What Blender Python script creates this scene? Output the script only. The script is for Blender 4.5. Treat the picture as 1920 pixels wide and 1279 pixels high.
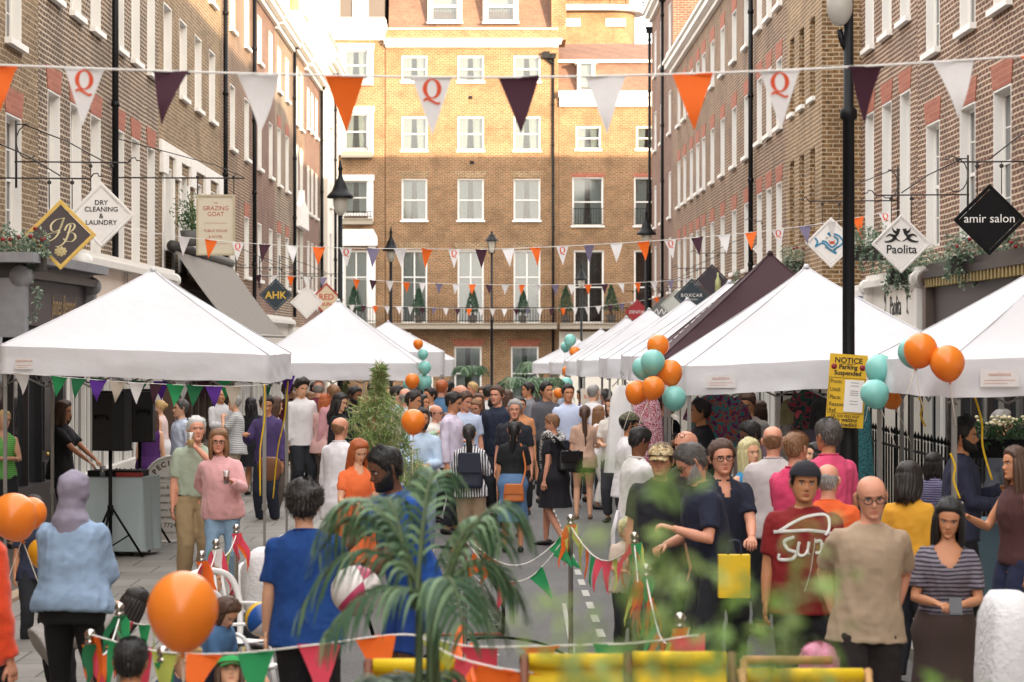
import bpy, math, random
import numpy as np
from mathutils import Vector, Matrix, noise
from mathutils.bvhtree import BVHTree
R = math.radians
random.seed(7)
for o in list(bpy.data.objects): bpy.data.objects.remove(o)
SC = bpy.context.scene
COL = SC.collection
# ---------------- camera, world, sun, exposure ----------------
F = 4533.0; VX = 925.0; VY = 645.0; EYE = 2.45
cam_d = bpy.data.cameras.new("camera"); cam = bpy.data.objects.new("camera", cam_d); COL.objects.link(cam)
cam.location = (0, 0, EYE); cam.rotation_euler = (R(90), 0, 0)
cam_d.lens = 85.0; cam_d.sensor_width = 36.0
cam_d.shift_x = (960 - VX) / 1920.0; cam_d.shift_y = (VY - 639.5) / 1920.0
cam_d.clip_start = 0.1; cam_d.clip_end = 3000
cam_d.dof.use_dof = True; cam_d.dof.focus_distance = 28.0; cam_d.dof.aperture_fstop = 4.2
SC.camera = cam
SUN_AZ = R(32); SUN_EL = R(8)          # behind the camera, to the right, low
world = bpy.data.worlds.new("World"); SC.world = world; world.use_nodes = True
wn = world.node_tree; wn.nodes.clear()
sky = wn.nodes.new('ShaderNodeTexSky'); sky.sky_type = 'NISHITA'; sky.sun_disc = False
sky.sun_elevation = SUN_EL; sky.sun_rotation = math.pi - SUN_AZ
sky.air_density = 1.0; sky.dust_density = 3.0; sky.ozone_density = 0.6
wmix = wn.nodes.new('ShaderNodeMix'); wmix.data_type = 'RGBA'; wmix.inputs[0].default_value = 0.78
wbg = wn.nodes.new('ShaderNodeBackground'); wbg.inputs[1].default_value = 0.15
wout = wn.nodes.new('ShaderNodeOutputWorld')
wn.links.new(sky.outputs[0], wmix.inputs[6]); wmix.inputs[7].default_value = (8.0, 7.75, 7.6, 1)   # thin bright evening cloud
wn.links.new(wmix.outputs[2], wbg.inputs[0]); wn.links.new(wbg.outputs[0], wout.inputs[0])
sd = bpy.data.lights.new("sun", 'SUN'); sd.energy = 3.9; sd.angle = R(0.5); sd.color = (1.0, 0.77, 0.53)
sun = bpy.data.objects.new("sun", sd); COL.objects.link(sun)
sdir = Vector((math.sin(SUN_AZ) * math.cos(SUN_EL), -math.cos(SUN_AZ) * math.cos(SUN_EL), math.sin(SUN_EL)))
sun.rotation_euler = sdir.to_track_quat('Z', 'Y').to_euler(); sun.location = (20, -20, 40)
SC.view_settings.view_transform = 'Standard'; SC.view_settings.look = 'None'
SC.view_settings.gamma = 1.0; SC.view_settings.exposure = 1.77

# ---------------- helpers ----------------
def W(x, y, Y):                                  # the place at depth Y seen at a photo pixel
    return Vector(((x - VX) * Y / F, Y, EYE - (y - VY) * Y / F))
def G(Y): return -0.13 - 0.010 * max(0.0, Y - 28.0)     # the street falls away gently
def C(h):
    h = h.lstrip('#'); c = [int(h[i:i + 2], 16) / 255 for i in (0, 2, 4)]
    return tuple(((x / 12.92) if x <= .04045 else ((x + .055) / 1.055) ** 2.4) for x in c)
def empty(name, label=None, cat=None, loc=(0, 0, 0), rz=0, group=None):
    o = bpy.data.objects.new(name, None); COL.objects.link(o); o.location = loc; o.rotation_euler = (0, 0, rz)
    o.empty_display_size = .1
    if label: o['label'] = label; o['category'] = cat
    if group: o['group'] = group
    return o
def tag(o, label, cat, group=None):
    o['label'] = label; o['category'] = cat
    if group: o['group'] = group
    return o
TMPS = bpy.data.scenes.new("workbench")
def evaluated(o):                                # evaluate one helper object in an otherwise empty scene
    TMPS.collection.objects.link(o); vl = TMPS.view_layers[0]; vl.update(); return o.evaluated_get(vl.depsgraph)
class MB:
    def __init__(s): s.v = []; s.f = []; s.m = []; s.s = []
    def add(s, vs, fs, mi=0, sm=False):
        b = len(s.v); s.v.extend(tuple(p) for p in vs)
        for f in fs: s.f.append(tuple(b + i for i in f)); s.m.append(mi); s.s.append(sm)
        return s
    def box(s, x0, x1, y0, y1, z0, z1, mi=0, M=None):
        vs = [Vector(p) for p in ((x0,y0,z0),(x1,y0,z0),(x1,y1,z0),(x0,y1,z0),(x0,y0,z1),(x1,y0,z1),(x1,y1,z1),(x0,y1,z1))]
        if M: vs = [M @ p for p in vs]
        return s.add(vs, [(0,3,2,1),(4,5,6,7),(0,1,5,4),(1,2,6,5),(2,3,7,6),(3,0,4,7)], mi)
    def tube(s, pts, r, n=8, mi=0, ry=None, cap=True, up=None, sm=True):
        pts = [Vector(p) for p in pts]; k = len(pts)
        rr = r if isinstance(r, (list, tuple)) else [r] * k
        r2 = rr if ry is None else (ry if isinstance(ry, (list, tuple)) else [ry] * k)
        vs = []; prev = Vector(up) if up else None
        for i in range(k):
            d = (pts[min(i+1,k-1)] - pts[max(i-1,0)])
            d = d.normalized() if d.length > 1e-9 else Vector((0,0,1))
            if prev is None:
                prev = Vector((1,0,0)) if abs(d.x) < .8 else Vector((0,1,0))
            a = (prev - d * prev.dot(d))
            if a.length < 1e-5: a = Vector((0,1,0)) - d * d.y
            a.normalize(); b = d.cross(a); prev = a
            for j in range(n):
                t = 2 * math.pi * j / n
                vs.append(pts[i] + a * (math.cos(t) * rr[i]) + b * (math.sin(t) * r2[i]))
        fs = []
        for i in range(k - 1):
            for j in range(n):
                j2 = (j + 1) % n; fs.append((i*n+j, i*n+j2, (i+1)*n+j2, (i+1)*n+j))
        if cap: fs.append(tuple(range(n-1,-1,-1))); fs.append(tuple((k-1)*n + j for j in range(n)))
        return s.add(vs, fs, mi, sm)
    def lathe(s, prof, n=16, o=(0,0,0), mi=0, M=None, sm=True):
        vs = []; o = Vector(o)
        for (r, z) in prof:
            for j in range(n):
                t = 2*math.pi*j/n; p = Vector((r*math.cos(t), r*math.sin(t), z))
                vs.append((M @ p if M else p) + o)
        fs = [(i*n+j, i*n+(j+1)%n, (i+1)*n+(j+1)%n, (i+1)*n+j) for i in range(len(prof)-1) for j in range(n)]
        if prof[0][0] > 1e-4: fs.append(tuple(range(n-1,-1,-1)))
        if prof[-1][0] > 1e-4: fs.append(tuple((len(prof)-1)*n + j for j in range(n)))
        return s.add(vs, fs, mi, sm)
    def ell(s, c, r, n=12, mi=0, M=None):
        c = Vector(c); m = max(5, n*2//3); vs = []
        for i in range(m + 1):
            ph = math.pi * i / m
            for j in range(n):
                t = 2*math.pi*j/n
                p = Vector((r[0]*math.sin(ph)*math.cos(t), r[1]*math.sin(ph)*math.sin(t), -r[2]*math.cos(ph)))
                vs.append((M @ p if M else p) + c)
        fs = [(i*n+j, i*n+(j+1)%n, (i+1)*n+(j+1)%n, (i+1)*n+j) for i in range(m) for j in range(n)]
        return s.add(vs, fs, mi, True)
    def prism(s, poly, y0, y1, mi=0, M=None):    # poly in (x,z), extruded along y
        n = len(poly); vs = [Vector((p[0], y0, p[1])) for p in poly] + [Vector((p[0], y1, p[1])) for p in poly]
        if M: vs = [M @ p for p in vs]
        fs = [tuple(range(n)), tuple(range(2*n-1, n-1, -1))] + [(i, i+n, (i+1)%n+n, (i+1)%n) for i in range(n)]
        return s.add(vs, fs, mi)
    def mesh(s, name, mats):
        me = bpy.data.meshes.new(name); me.from_pydata([tuple(v) for v in s.v], [], s.f)
        for m in (mats if isinstance(mats, (list, tuple)) else [mats]): me.materials.append(m)
        me.polygons.foreach_set('material_index', s.m); me.polygons.foreach_set('use_smooth', s.s); me.update()
        return me
    def build(s, name, mats, parent=None, loc=(0,0,0), rz=0):
        return inst(name, s.mesh(name, mats), parent, loc, rz)
def inst(name, me, parent=None, loc=(0,0,0), rz=0):
    o = bpy.data.objects.new(name, me); COL.objects.link(o); o.location = loc; o.rotation_euler = (0, 0, rz)
    if parent: o.parent = parent
    return o
def struct(name, mb, m):
    o = mb.build(name, m); o['kind'] = 'structure'; return o
# ---------------- materials ----------------
_mc = {}
def nodes(name):
    m = bpy.data.materials.new(name); m.use_nodes = True; nt = m.node_tree
    return m, nt, nt.nodes['Principled BSDF'], nt.nodes.new, nt.links.new
def P(name, col, rough=.6, metal=0, var=.12, vs=8.0, bump=0.0, bs=60.0, spec=None, trans=0, coat=0, sheen=0, vec=None, sss=0):
    key = (name, str(col), rough, metal, var, vs, bump, bs, trans, coat, sheen, sss, spec)
    if key in _mc: return _mc[key]
    c = C(col) if isinstance(col, str) else col
    m, nt, b, N, L = nodes(name)
    b.inputs['Roughness'].default_value = rough; b.inputs['Metallic'].default_value = metal
    if spec is not None: b.inputs['Specular IOR Level'].default_value = spec
    if coat: b.inputs['Coat Weight'].default_value = coat
    if sheen: b.inputs['Sheen Weight'].default_value = sheen
    if sss:
        b.inputs['Subsurface Weight'].default_value = sss; b.inputs['Subsurface Radius'].default_value = (.02, .008, .004)
    tc = N('ShaderNodeTexCoord'); n1 = N('ShaderNodeTexNoise'); n1.inputs['Scale'].default_value = vs; n1.inputs['Detail'].default_value = 4
    L(tc.outputs['Object'], n1.inputs['Vector'])
    mx = N('ShaderNodeMix'); mx.data_type = 'RGBA'
    mx.inputs[6].default_value = tuple(max(0, x * (1 - var)) for x in c) + (1,)
    mx.inputs[7].default_value = tuple(min(.92, x * (1 + var)) for x in c) + (1,)
    L(n1.outputs['Fac'], mx.inputs[0]); L(mx.outputs[2], b.inputs['Base Color'])
    if bump:
        n2 = N('ShaderNodeTexNoise'); n2.inputs['Scale'].default_value = bs; n2.inputs['Detail'].default_value = 3
        L(tc.outputs['Object'], n2.inputs['Vector'])
        bp = N('ShaderNodeBump'); bp.inputs['Strength'].default_value = bump; bp.inputs['Distance'].default_value = .02
        L(n2.outputs['Fac'], bp.inputs['Height']); L(bp.outputs[0], b.inputs['Normal'])
    if trans:
        tr = N('ShaderNodeBsdfTranslucent'); ms = N('ShaderNodeMixShader'); ms.inputs[0].default_value = trans
        L(mx.outputs[2], tr.inputs[0]); out = nt.nodes['Material Output']
        L(b.outputs[0], ms.inputs[1]); L(tr.outputs[0], ms.inputs[2]); L(ms.outputs[0], out.inputs[0])
    _mc[key] = m; return m
def brick(name, c1, c2, mortar, blot='#4a3c30', dark=.5, msize=.012, seed=0, soot=.5):
    m, nt, b, N, L = nodes(name); b.inputs['Roughness'].default_value = .9
    tc = N('ShaderNodeTexCoord'); sp = N('ShaderNodeSeparateXYZ'); ad = N('ShaderNodeMath'); cb = N('ShaderNodeCombineXYZ')
    L(tc.outputs['Object'], sp.inputs[0]); L(sp.outputs[0], ad.inputs[0]); L(sp.outputs[1], ad.inputs[1])
    L(ad.outputs[0], cb.inputs[0]); L(sp.outputs[2], cb.inputs[1]); cb.inputs[2].default_value = seed
    # slight unevenness of the courses
    nz = N('ShaderNodeTexNoise'); nz.inputs['Scale'].default_value = 2.2; L(cb.outputs[0], nz.inputs['Vector'])
    vm = N('ShaderNodeVectorMath'); vm.operation = 'MULTIPLY_ADD'; vm.inputs[1].default_value = (.03, .03, 0)
    L(nz.outputs['Color'], vm.inputs[0]); L(cb.outputs[0], vm.inputs[2])
    br = N('ShaderNodeTexBrick'); br.inputs['Scale'].default_value = 1; br.inputs['Brick Width'].default_value = .225
    br.inputs['Row Height'].default_value = .078; br.inputs['Mortar Size'].default_value = msize; br.inputs['Mortar Smooth'].default_value = .3
    br.inputs['Bias'].default_value = -.1; br.offset = .5
    br.inputs['Color1'].default_value = C(c1) + (1,); br.inputs['Color2'].default_value = C(c2) + (1,); br.inputs['Mortar'].default_value = C(mortar) + (1,)
    L(vm.outputs[0], br.inputs['Vector'])
    # single darker bricks and sooty patches
    n1 = N('ShaderNodeTexNoise'); n1.inputs['Scale'].default_value = 1.0; n1.inputs['Detail'].default_value = 6; n1.inputs['Roughness'].default_value = .65
    L(cb.outputs[0], n1.inputs['Vector'])
    rp = N('ShaderNodeValToRGB'); rp.color_ramp.elements[0].position = .42; rp.color_ramp.elements[1].position = .68
    rp.color_ramp.elements[0].color = (0,0,0,1); rp.color_ramp.elements[1].color = (soot,)*3 + (1,)
    L(n1.outputs['Fac'], rp.inputs[0])
    n3 = N('ShaderNodeTexNoise'); n3.inputs['Scale'].default_value = 11; n3.inputs['Detail'].default_value = 1
    L(cb.outputs[0], n3.inputs['Vector'])
    rp3 = N('ShaderNodeValToRGB'); rp3.color_ramp.elements[0].position = .5; rp3.color_ramp.elements[1].position = .64
    rp3.color_ramp.elements[0].color = (0,0,0,1); rp3.color_ramp.elements[1].color = (dark,)*3 + (1,)
    L(n3.outputs['Fac'], rp3.inputs[0])
    mn = N('ShaderNodeMath'); mn.operation = 'MULTIPLY'; inv = N('ShaderNodeMath'); inv.operation = 'SUBTRACT'; inv.inputs[0].default_value = 1
    L(br.outputs['Fac'], inv.inputs[1]); L(rp3.outputs[0], mn.inputs[0]); L(inv.outputs[0], mn.inputs[1])
    m1 = N('ShaderNodeMix'); m1.data_type = 'RGBA'; m1.inputs[7].default_value = C(blot) + (1,)
    L(br.outputs['Color'], m1.inputs[6]); L(mn.outputs[0], m1.inputs[0])
    m2 = N('ShaderNodeMix'); m2.data_type = 'RGBA'; m2.inputs[7].default_value = C(blot) + (1,)
    L(m1.outputs[2], m2.inputs[6]); L(rp.outputs[0], m2.inputs[0]); L(m2.outputs[2], b.inputs['Base Color'])
    bp = N('ShaderNodeBump'); bp.inputs['Strength'].default_value = .6; bp.inputs['Distance'].default_value = .008; bp.invert = True
    L(br.outputs['Fac'], bp.inputs['Height']); L(bp.outputs[0], b.inputs['Normal'])
    return m
def stripes(name, c1, c2, scale, axis=2, duty=.5, rough=.8):
    key = ('st', name, c1, c2, scale, axis, duty)
    if key in _mc: return _mc[key]
    m, nt, b, N, L = nodes(name); b.inputs['Roughness'].default_value = rough
    tc = N('ShaderNodeTexCoord'); sp = N('ShaderNodeSeparateXYZ'); L(tc.outputs['Object'], sp.inputs[0])
    nz = N('ShaderNodeTexNoise'); nz.inputs['Scale'].default_value = 5; L(tc.outputs['Object'], nz.inputs['Vector'])
    ma = N('ShaderNodeMath'); ma.operation = 'MULTIPLY_ADD'; ma.inputs[1].default_value = .03
    L(nz.outputs['Fac'], ma.inputs[0]); L(sp.outputs[axis], ma.inputs[2])
    mu = N('ShaderNodeMath'); mu.operation = 'MULTIPLY'; mu.inputs[1].default_value = scale; L(ma.outputs[0], mu.inputs[0])
    fr = N('ShaderNodeMath'); fr.operation = 'FRACT'; L(mu.outputs[0], fr.inputs[0])
    gt = N('ShaderNodeMath'); gt.operation = 'GREATER_THAN'; gt.inputs[1].default_value = duty; L(fr.outputs[0], gt.inputs[0])
    mx = N('ShaderNodeMix'); mx.data_type = 'RGBA'; mx.inputs[6].default_value = C(c1) + (1,); mx.inputs[7].default_value = C(c2) + (1,)
    L(gt.outputs[0], mx.inputs[0]); L(mx.outputs[2], b.inputs['Base Color']); _mc[key] = m; return m
def blotch(name, cols, scale=30, rough=.8, detail=2):
    key = ('bl', name, tuple(cols), scale)
    if key in _mc: return _mc[key]
    m, nt, b, N, L = nodes(name); b.inputs['Roughness'].default_value = rough
    tc = N('ShaderNodeTexCoord'); nz = N('ShaderNodeTexNoise'); nz.inputs['Scale'].default_value = scale; nz.inputs['Detail'].default_value = detail
    L(tc.outputs['Object'], nz.inputs['Vector']); rp = N('ShaderNodeValToRGB'); e = rp.color_ramp; e.interpolation = 'CONSTANT'
    n = len(cols)
    for i, c in enumerate(cols):
        p = .30 + .40 * i / n
        if i == 0: el = e.elements[0]; el.position = 0
        elif i == 1: el = e.elements[1]; el.position = p
        else: el = e.elements.new(p)
        el.color = C(c) + (1,)
    L(nz.outputs['Fac'], rp.inputs[0]); L(rp.outputs[0], b.inputs['Base Color']); _mc[key] = m; return m
def glassy(name, tint, tr=.55, rough=.05):
    key = ('gl', name, tint, tr)
    if key in _mc: return _mc[key]
    m, nt, b, N, L = nodes(name)
    t = N('ShaderNodeBsdfTransparent'); t.inputs[0].default_value = C(tint) + (1,)
    g = N('ShaderNodeBsdfGlossy'); g.inputs['Roughness'].default_value = rough; g.inputs[0].default_value = (.9, .9, .9, 1)
    fr = N('ShaderNodeLayerWeight'); fr.inputs[0].default_value = .25
    ad = N('ShaderNodeMath'); ad.operation = 'MULTIPLY_ADD'; ad.use_clamp = True; ad.inputs[1].default_value = .6; ad.inputs[2].default_value = (1 - tr) * .5
    L(fr.outputs[1], ad.inputs[0])
    ms = N('ShaderNodeMixShader'); L(ad.outputs[0], ms.inputs[0]); L(t.outputs[0], ms.inputs[1]); L(g.outputs[0], ms.inputs[2])
    L(ms.outputs[0], nt.nodes['Material Output'].inputs[0]); _mc[key] = m; return m
WHITE = P('white_paint', '#e9e6e0', .5, var=.05, vs=3)
CREAM = P('cream_stucco', '#e6dfd2', .7, var=.06, vs=2, bump=.15, bs=40)
BLACK = P('black_iron', '#0d0e11', .5, var=.3, spec=.25)
DKGLASS = P('window_glass', '#2b2f33', .06, var=.3, vs=.8, spec=.8)
GLASS = glassy('clear_pane', '#dfe5e6', .82)
CURT = P('net_curtain', '#bab8b1', .9, var=.08, vs=30)
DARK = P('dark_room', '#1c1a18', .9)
LEAD = P('lead_grey', '#74777a', .55, var=.2, vs=6)
REDB = brick('red_rubbed_brick', '#9e5a46', '#ac6a52', '#b08470', '#7c4a3c', .3, .004, 3, .2)
BR = {
 'stock': brick('yellow_stock_brick', '#96734a', '#7a5a3a', '#bfae92', '#46351f', .75, .012, 0),
 'brown': brick('brown_stock_brick', '#6c4f3a', '#533c2c', '#c4b49c', '#32261c', .75, .014, 1),
 'pale': brick('pale_stock_brick', '#937754', '#75593c', '#b9a88c', '#46361f', .7, .010, 2),
 'red': brick('dark_red_brick', '#785444', '#68473a', '#a08a78', '#4a352b', .6, .010, 5),
 'mix': brick('weathered_brick', '#7c5639', '#62432f', '#b8a68e', '#3c2d21', .75, .012, 4),
 'warm': brick('warm_brown_brick', '#784c36', '#5e3c2c', '#c8b49c', '#3e2c20', .75, .014, 6),
 'back': brick('golden_stock_brick', '#946640', '#74502f', '#af997b', '#4e3a26', .75, .013, 7),
}
_txt = {}
def text_mesh(body, size, depth=.002, align='CENTER', spacing=1.0, shear=0, bold=0):
    cu = bpy.data.curves.new('t', 'FONT'); cu.body = body; cu.size = size; cu.extrude = depth; cu.align_x = align
    cu.space_character = spacing; cu.shear = shear; cu.offset = bold; cu.resolution_u = 3; cu.space_line = .9
    o = bpy.data.objects.new('t', cu)
    me = bpy.data.meshes.new_from_object(evaluated(o))
    v = [tuple(p.co) for p in me.vertices]; f = [tuple(p.vertices) for p in me.polygons]
    bpy.data.objects.remove(o); bpy.data.meshes.remove(me); return v, f
def add_text(mb, body, size, x, z, y=0.0, mi=0, sx=1.0, rot=0, **k):   # on a face looking towards local -y
    v, f = text_mesh(body, size, **k); c, s = math.cos(rot), math.sin(rot)
    mb.add([(x + (a*sx)*c - b*s, y - d, z + (a*sx)*s + b*c) for a, b, d in v], f, mi)
def ribbon(mb, pts, w, y=0.0, mi=0, d=.003, wf=None):    # flat pen stroke in the xz plane
    n = len(pts); L_, R_ = [], []
    for i, p in enumerate(pts):
        a = pts[max(i-1, 0)]; b = pts[min(i+1, n-1)]; dx, dz = b[0]-a[0], b[1]-a[1]; l = math.hypot(dx, dz) or 1
        ww = w * (wf(i/(n-1), dx/l, dz/l) if wf else 1) / 2
        L_.append((p[0]-dz/l*ww, y-d, p[1]+dx/l*ww)); R_.append((p[0]+dz/l*ww, y-d, p[1]-dx/l*ww))
    vs = L_ + R_; mb.add(vs, [(i, i+1, n+i+1, n+i) for i in range(n-1)], mi)
def catmull(P_, n=8):
    out = []; P_ = [Vector(p) for p in P_]
    for i in range(len(P_)-1):
        p0 = P_[max(i-1,0)]; p1 = P_[i]; p2 = P_[i+1]; p3 = P_[min(i+2,len(P_)-1)]
        for j in range(n):
            t = j/n; out.append(.5*((2*p1)+(-p0+p2)*t+(2*p0-5*p1+4*p2-p3)*t*t+(-p0+3*p1-3*p2+p3)*t**3))
    out.append(P_[-1]); return out
# ================= ground =================
def sheet(x0, x1, ys, dz, zf=None):
    mb = MB(); vs = []
    for Y in ys: vs += [(x0, Y, G(Y)+dz), (x1, Y, G(Y)+dz)]
    mb.add(vs, [(2*i, 2*i+1, 2*i+3, 2*i+2) for i in range(len(ys)-1)]); return mb
def asphalt():
    m, nt, b, N, L = nodes('asphalt'); tc = N('ShaderNodeTexCoord'); b.inputs['Roughness'].default_value = .85
    n1 = N('ShaderNodeTexNoise'); n1.inputs['Scale'].default_value = 70; n1.inputs['Detail'].default_value = 3
    n2 = N('ShaderNodeTexNoise'); n2.inputs['Scale'].default_value = .6; n2.inputs['Detail'].default_value = 5
    v = N('ShaderNodeTexVoronoi'); v.inputs['Scale'].default_value = 45
    for n in (n1, n2, v): L(tc.outputs['Object'], n.inputs['Vector'])
    r = N('ShaderNodeValToRGB'); e = r.color_ramp.elements; e[0].position = .35; e[0].color = C('#393939')+(1,); e[1].position = .7; e[1].color = C('#7d7b79')+(1,)
    L(n1.outputs['Fac'], r.inputs[0]); mx = N('ShaderNodeMix'); mx.data_type = 'RGBA'; mx.blend_type = 'MULTIPLY'; mx.inputs[0].default_value = .6
    L(r.outputs[0], mx.inputs[6]); r2 = N('ShaderNodeValToRGB'); r2.color_ramp.elements[0].position = .35; r2.color_ramp.elements[0].color = (.55,.55,.55,1); r2.color_ramp.elements[1].position = .65
    L(n2.outputs['Fac'], r2.inputs[0]); L(r2.outputs[0], mx.inputs[7]); L(mx.outputs[2], b.inputs['Base Color'])
    bp = N('ShaderNodeBump'); bp.inputs['Strength'].default_value = .5; bp.inputs['Distance'].default_value = .01
    L(v.outputs['Distance'], bp.inputs['Height']); L(bp.outputs[0], b.inputs['Normal']); return m
def slabs():
    m, nt, b, N, L = nodes('york_stone'); tc = N('ShaderNodeTexCoord'); b.inputs['Roughness'].default_value = .75
    br = N('ShaderNodeTexBrick'); br.inputs['Scale'].default_value = 1; br.inputs['Brick Width'].default_value = .62; br.inputs['Row Height'].default_value = .75
    br.inputs['Mortar Size'].default_value = .009; br.inputs['Color1'].default_value = C('#8f8b84')+(1,); br.inputs['Color2'].default_value = C('#7b7873')+(1,)
    br.inputs['Mortar'].default_value = C('#45423e')+(1,); L(tc.outputs['Object'], br.inputs['Vector'])
    n = N('ShaderNodeTexNoise'); n.inputs['Scale'].default_value = 1.6; n.inputs['Detail'].default_value = 7; L(tc.outputs['Object'], n.inputs['Vector'])
    mx = N('ShaderNodeMix'); mx.data_type = 'RGBA'; mx.blend_type = 'MULTIPLY'; mx.inputs[0].default_value = .55
    r2 = N('ShaderNodeValToRGB'); r2.color_ramp.elements[0].position = .3; r2.color_ramp.elements[0].color = (.5,.49,.47,1); r2.color_ramp.elements[1].position = .7
    L(n.outputs['Fac'], r2.inputs[0]); L(br.outputs[0], mx.inputs[6]); L(r2.outputs[0], mx.inputs[7]); L(mx.outputs[2], b.inputs['Base Color']); return m
ASPH = asphalt(); SLAB = slabs()
YS = [-60, 0, 10, 20, 28, 40, 60, 80, 95, 112, 400]
struct('road', sheet(-200, 200, YS, 0), ASPH)
YP = [y for y in YS if y <= 95]
def slabmb(x0, x1, top):
    mb = MB(); vs = []
    for Y in YP: g = G(Y); vs += [(x0, Y, g-.05), (x0, Y, g+top), (x1, Y, g+top), (x1, Y, g-.05)]
    fs = []
    for i in range(len(YP)-1):
        for j in range(3): a = 4*i+j; fs.append((a, a+1, a+5, a+4))
    fs += [(3, 2, 1, 0), tuple(4*(len(YP)-1)+j for j in range(4))]
    return mb.add(vs, fs)
struct('pavement', slabmb(-4.6, -2.52, .10), SLAB)
struct('kerb', slabmb(-2.515, -2.37, .104), P('granite_kerb', '#8d8a84', .7, var=.2, vs=5))
struct('pavement', slabmb(3.55, 8.0, .10), SLAB)
struct('kerb', slabmb(3.40, 3.545, .104), P('granite_kerb', '#8d8a84', .7, var=.2, vs=5))
struct('forecourt', slabmb(-8, -4.76, .115), P('forecourt_tarmac', '#57504b', .8, var=.25, vs=3, bump=.3))
struct('kerb', slabmb(-4.75, -4.605, .14), P('worn_stone_kerb', '#a08c74', .8, var=.25, vs=5, bump=.3, bs=20))
WP = P('road_paint', '#aaa7a0', .8, var=.35, vs=14); YPAINT = P('yellow_paint', '#b9a34a', .7, var=.2, vs=10)
mb = MB()
for k in range(60):
    a = 4 + k*1.15; g = G(a)+.004; g2 = G(a+.6)+.004
    mb.add([(.92, a, g), (.99, a, g), (.99, a+.6, g2), (.92, a+.6, g2)], [(0, 1, 2, 3)])
mb.add([(.62, 17.8, G(0)+.004), (.66, 17.8, G(0)+.004), (.72, 24, G(0)+.004), (.68, 24, G(0)+.004)], [(0, 1, 2, 3)])
for (a, b_, Y) in ((-.35, .05, 20.0), (.35, .62, 20.1)): mb.add([(a, Y, G(0)+.004), (b_, Y, G(0)+.004), (b_, Y+.1, G(0)+.004), (a, Y+.1, G(0)+.004)], [(0, 1, 2, 3)])
struct('road_markings', mb, WP)
mb = MB()
for x in (-2.16, -1.98):
    for i in range(len(YP)-1):
        a, b_ = YP[i], YP[i+1]; mb.add([(x, a, G(a)+.004), (x+.075, a, G(a)+.004), (x+.075, b_, G(b_)+.004), (x, b_, G(b_)+.004)], [(0, 1, 2, 3)])
struct('yellow_lines', mb, YPAINT)

# ================= windows =================
_wm = {}
def wmesh(w, h, style):
    k = (round(w, 2), round(h, 2), style)
    if k in _wm: return _wm[k]
    fr = MB(); a = w/2; t = .05
    dp = .20
    fr.box(-a+.003, -a+.028, -.004, dp, .0, h-.003); fr.box(a-.028, a-.003, -.004, dp, .0, h-.003); fr.box(-a+.028, a-.028, -.004, dp, h-.028, h-.003)
    y0, y1 = .13, .175
    b = a-.028; H = h-.028
    fr.box(-b, -b+t, y0, y1, .03, H); fr.box(b-t, b, y0, y1, .03, H); fr.box(-b+t, b-t, y0, y1, H-t, H); fr.box(-b+t, b-t, y0, y1, .0, .07)
    m = H*.5 if style != 'french' else H*.64
    fr.box(-b+t, b-t, y0-.01, y1-.003, m-.025, m+.025)
    if style in ('french', 'bars'): fr.box(-.03, .03, y0+.004, y1-.004, .07, H-t)
    if style == 'side':
        for q in (.25, .75): fr.box(-b+t, b-t, y0+.01, y1-.01, H*q-.01, H*q+.01)
        fr.box(-.01, .01, y0+.008, y1-.008, .07, H-t)
    pn = MB().box(-b+.02, b-.02, .15, .156, .03, H-.02)
    cu = MB()
    if style != 'side':
        for (x0, x1) in ((-b+.04, -.12 if style != 'french' else -.02), (.10 if style != 'french' else .02, b-.04)):
            n = 26; vs = []
            for i in range(n+1):
                x = x0+(x1-x0)*i/n; yy = .25+.022*math.sin(i*1.7)+.008*math.sin(i*.6)
                pinch = .06*(1 if x1 < 0.05 else -1)
                vs += [(x, yy, H-.05), (x-pinch*0.3, yy, H*.5), (x-pinch, yy, .04)]
            cu.add(vs, [(3*i+j, 3*i+3+j, 3*i+4+j, 3*i+1+j) for i in range(n) for j in range(2)], 0, True)
    sl = MB().box(-a-.07, a+.07, -.09, .12, -.085, -.002)
    if w < .0: sl = None
    ar = MB(); n = 14; aw = a+.02; tw = a+.14; ah = .34
    ar.prism([(-aw, 0.002), (aw, .002), (tw, ah), (-tw, ah)], -.012, .02)
    r = dict(f=fr.mesh('window', WHITE), p=pn.mesh('pane', GLASS if style != 'side' else DKGLASS), c=cu.mesh('curtain', CURT) if cu.v else None,
             s=sl.mesh('sill', WHITE), a=ar.mesh('brick_arch', REDB))
    _wm[k] = r; return r
def window(par, x, z, w, h, style='side', arch=False, sill=True, curtain=True, mat=None):
    r = wmesh(w, h, style); o = inst('window', r['f'], par, (x, 0, z)); inst('pane', r['p'], o)
    if r['c'] and curtain: inst('curtain', r['c'], o)
    if sill: inst('sill', r['s'], o)
    if arch: inst('brick_arch', r['a'], o, (0, 0, h))
    return o
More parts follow.
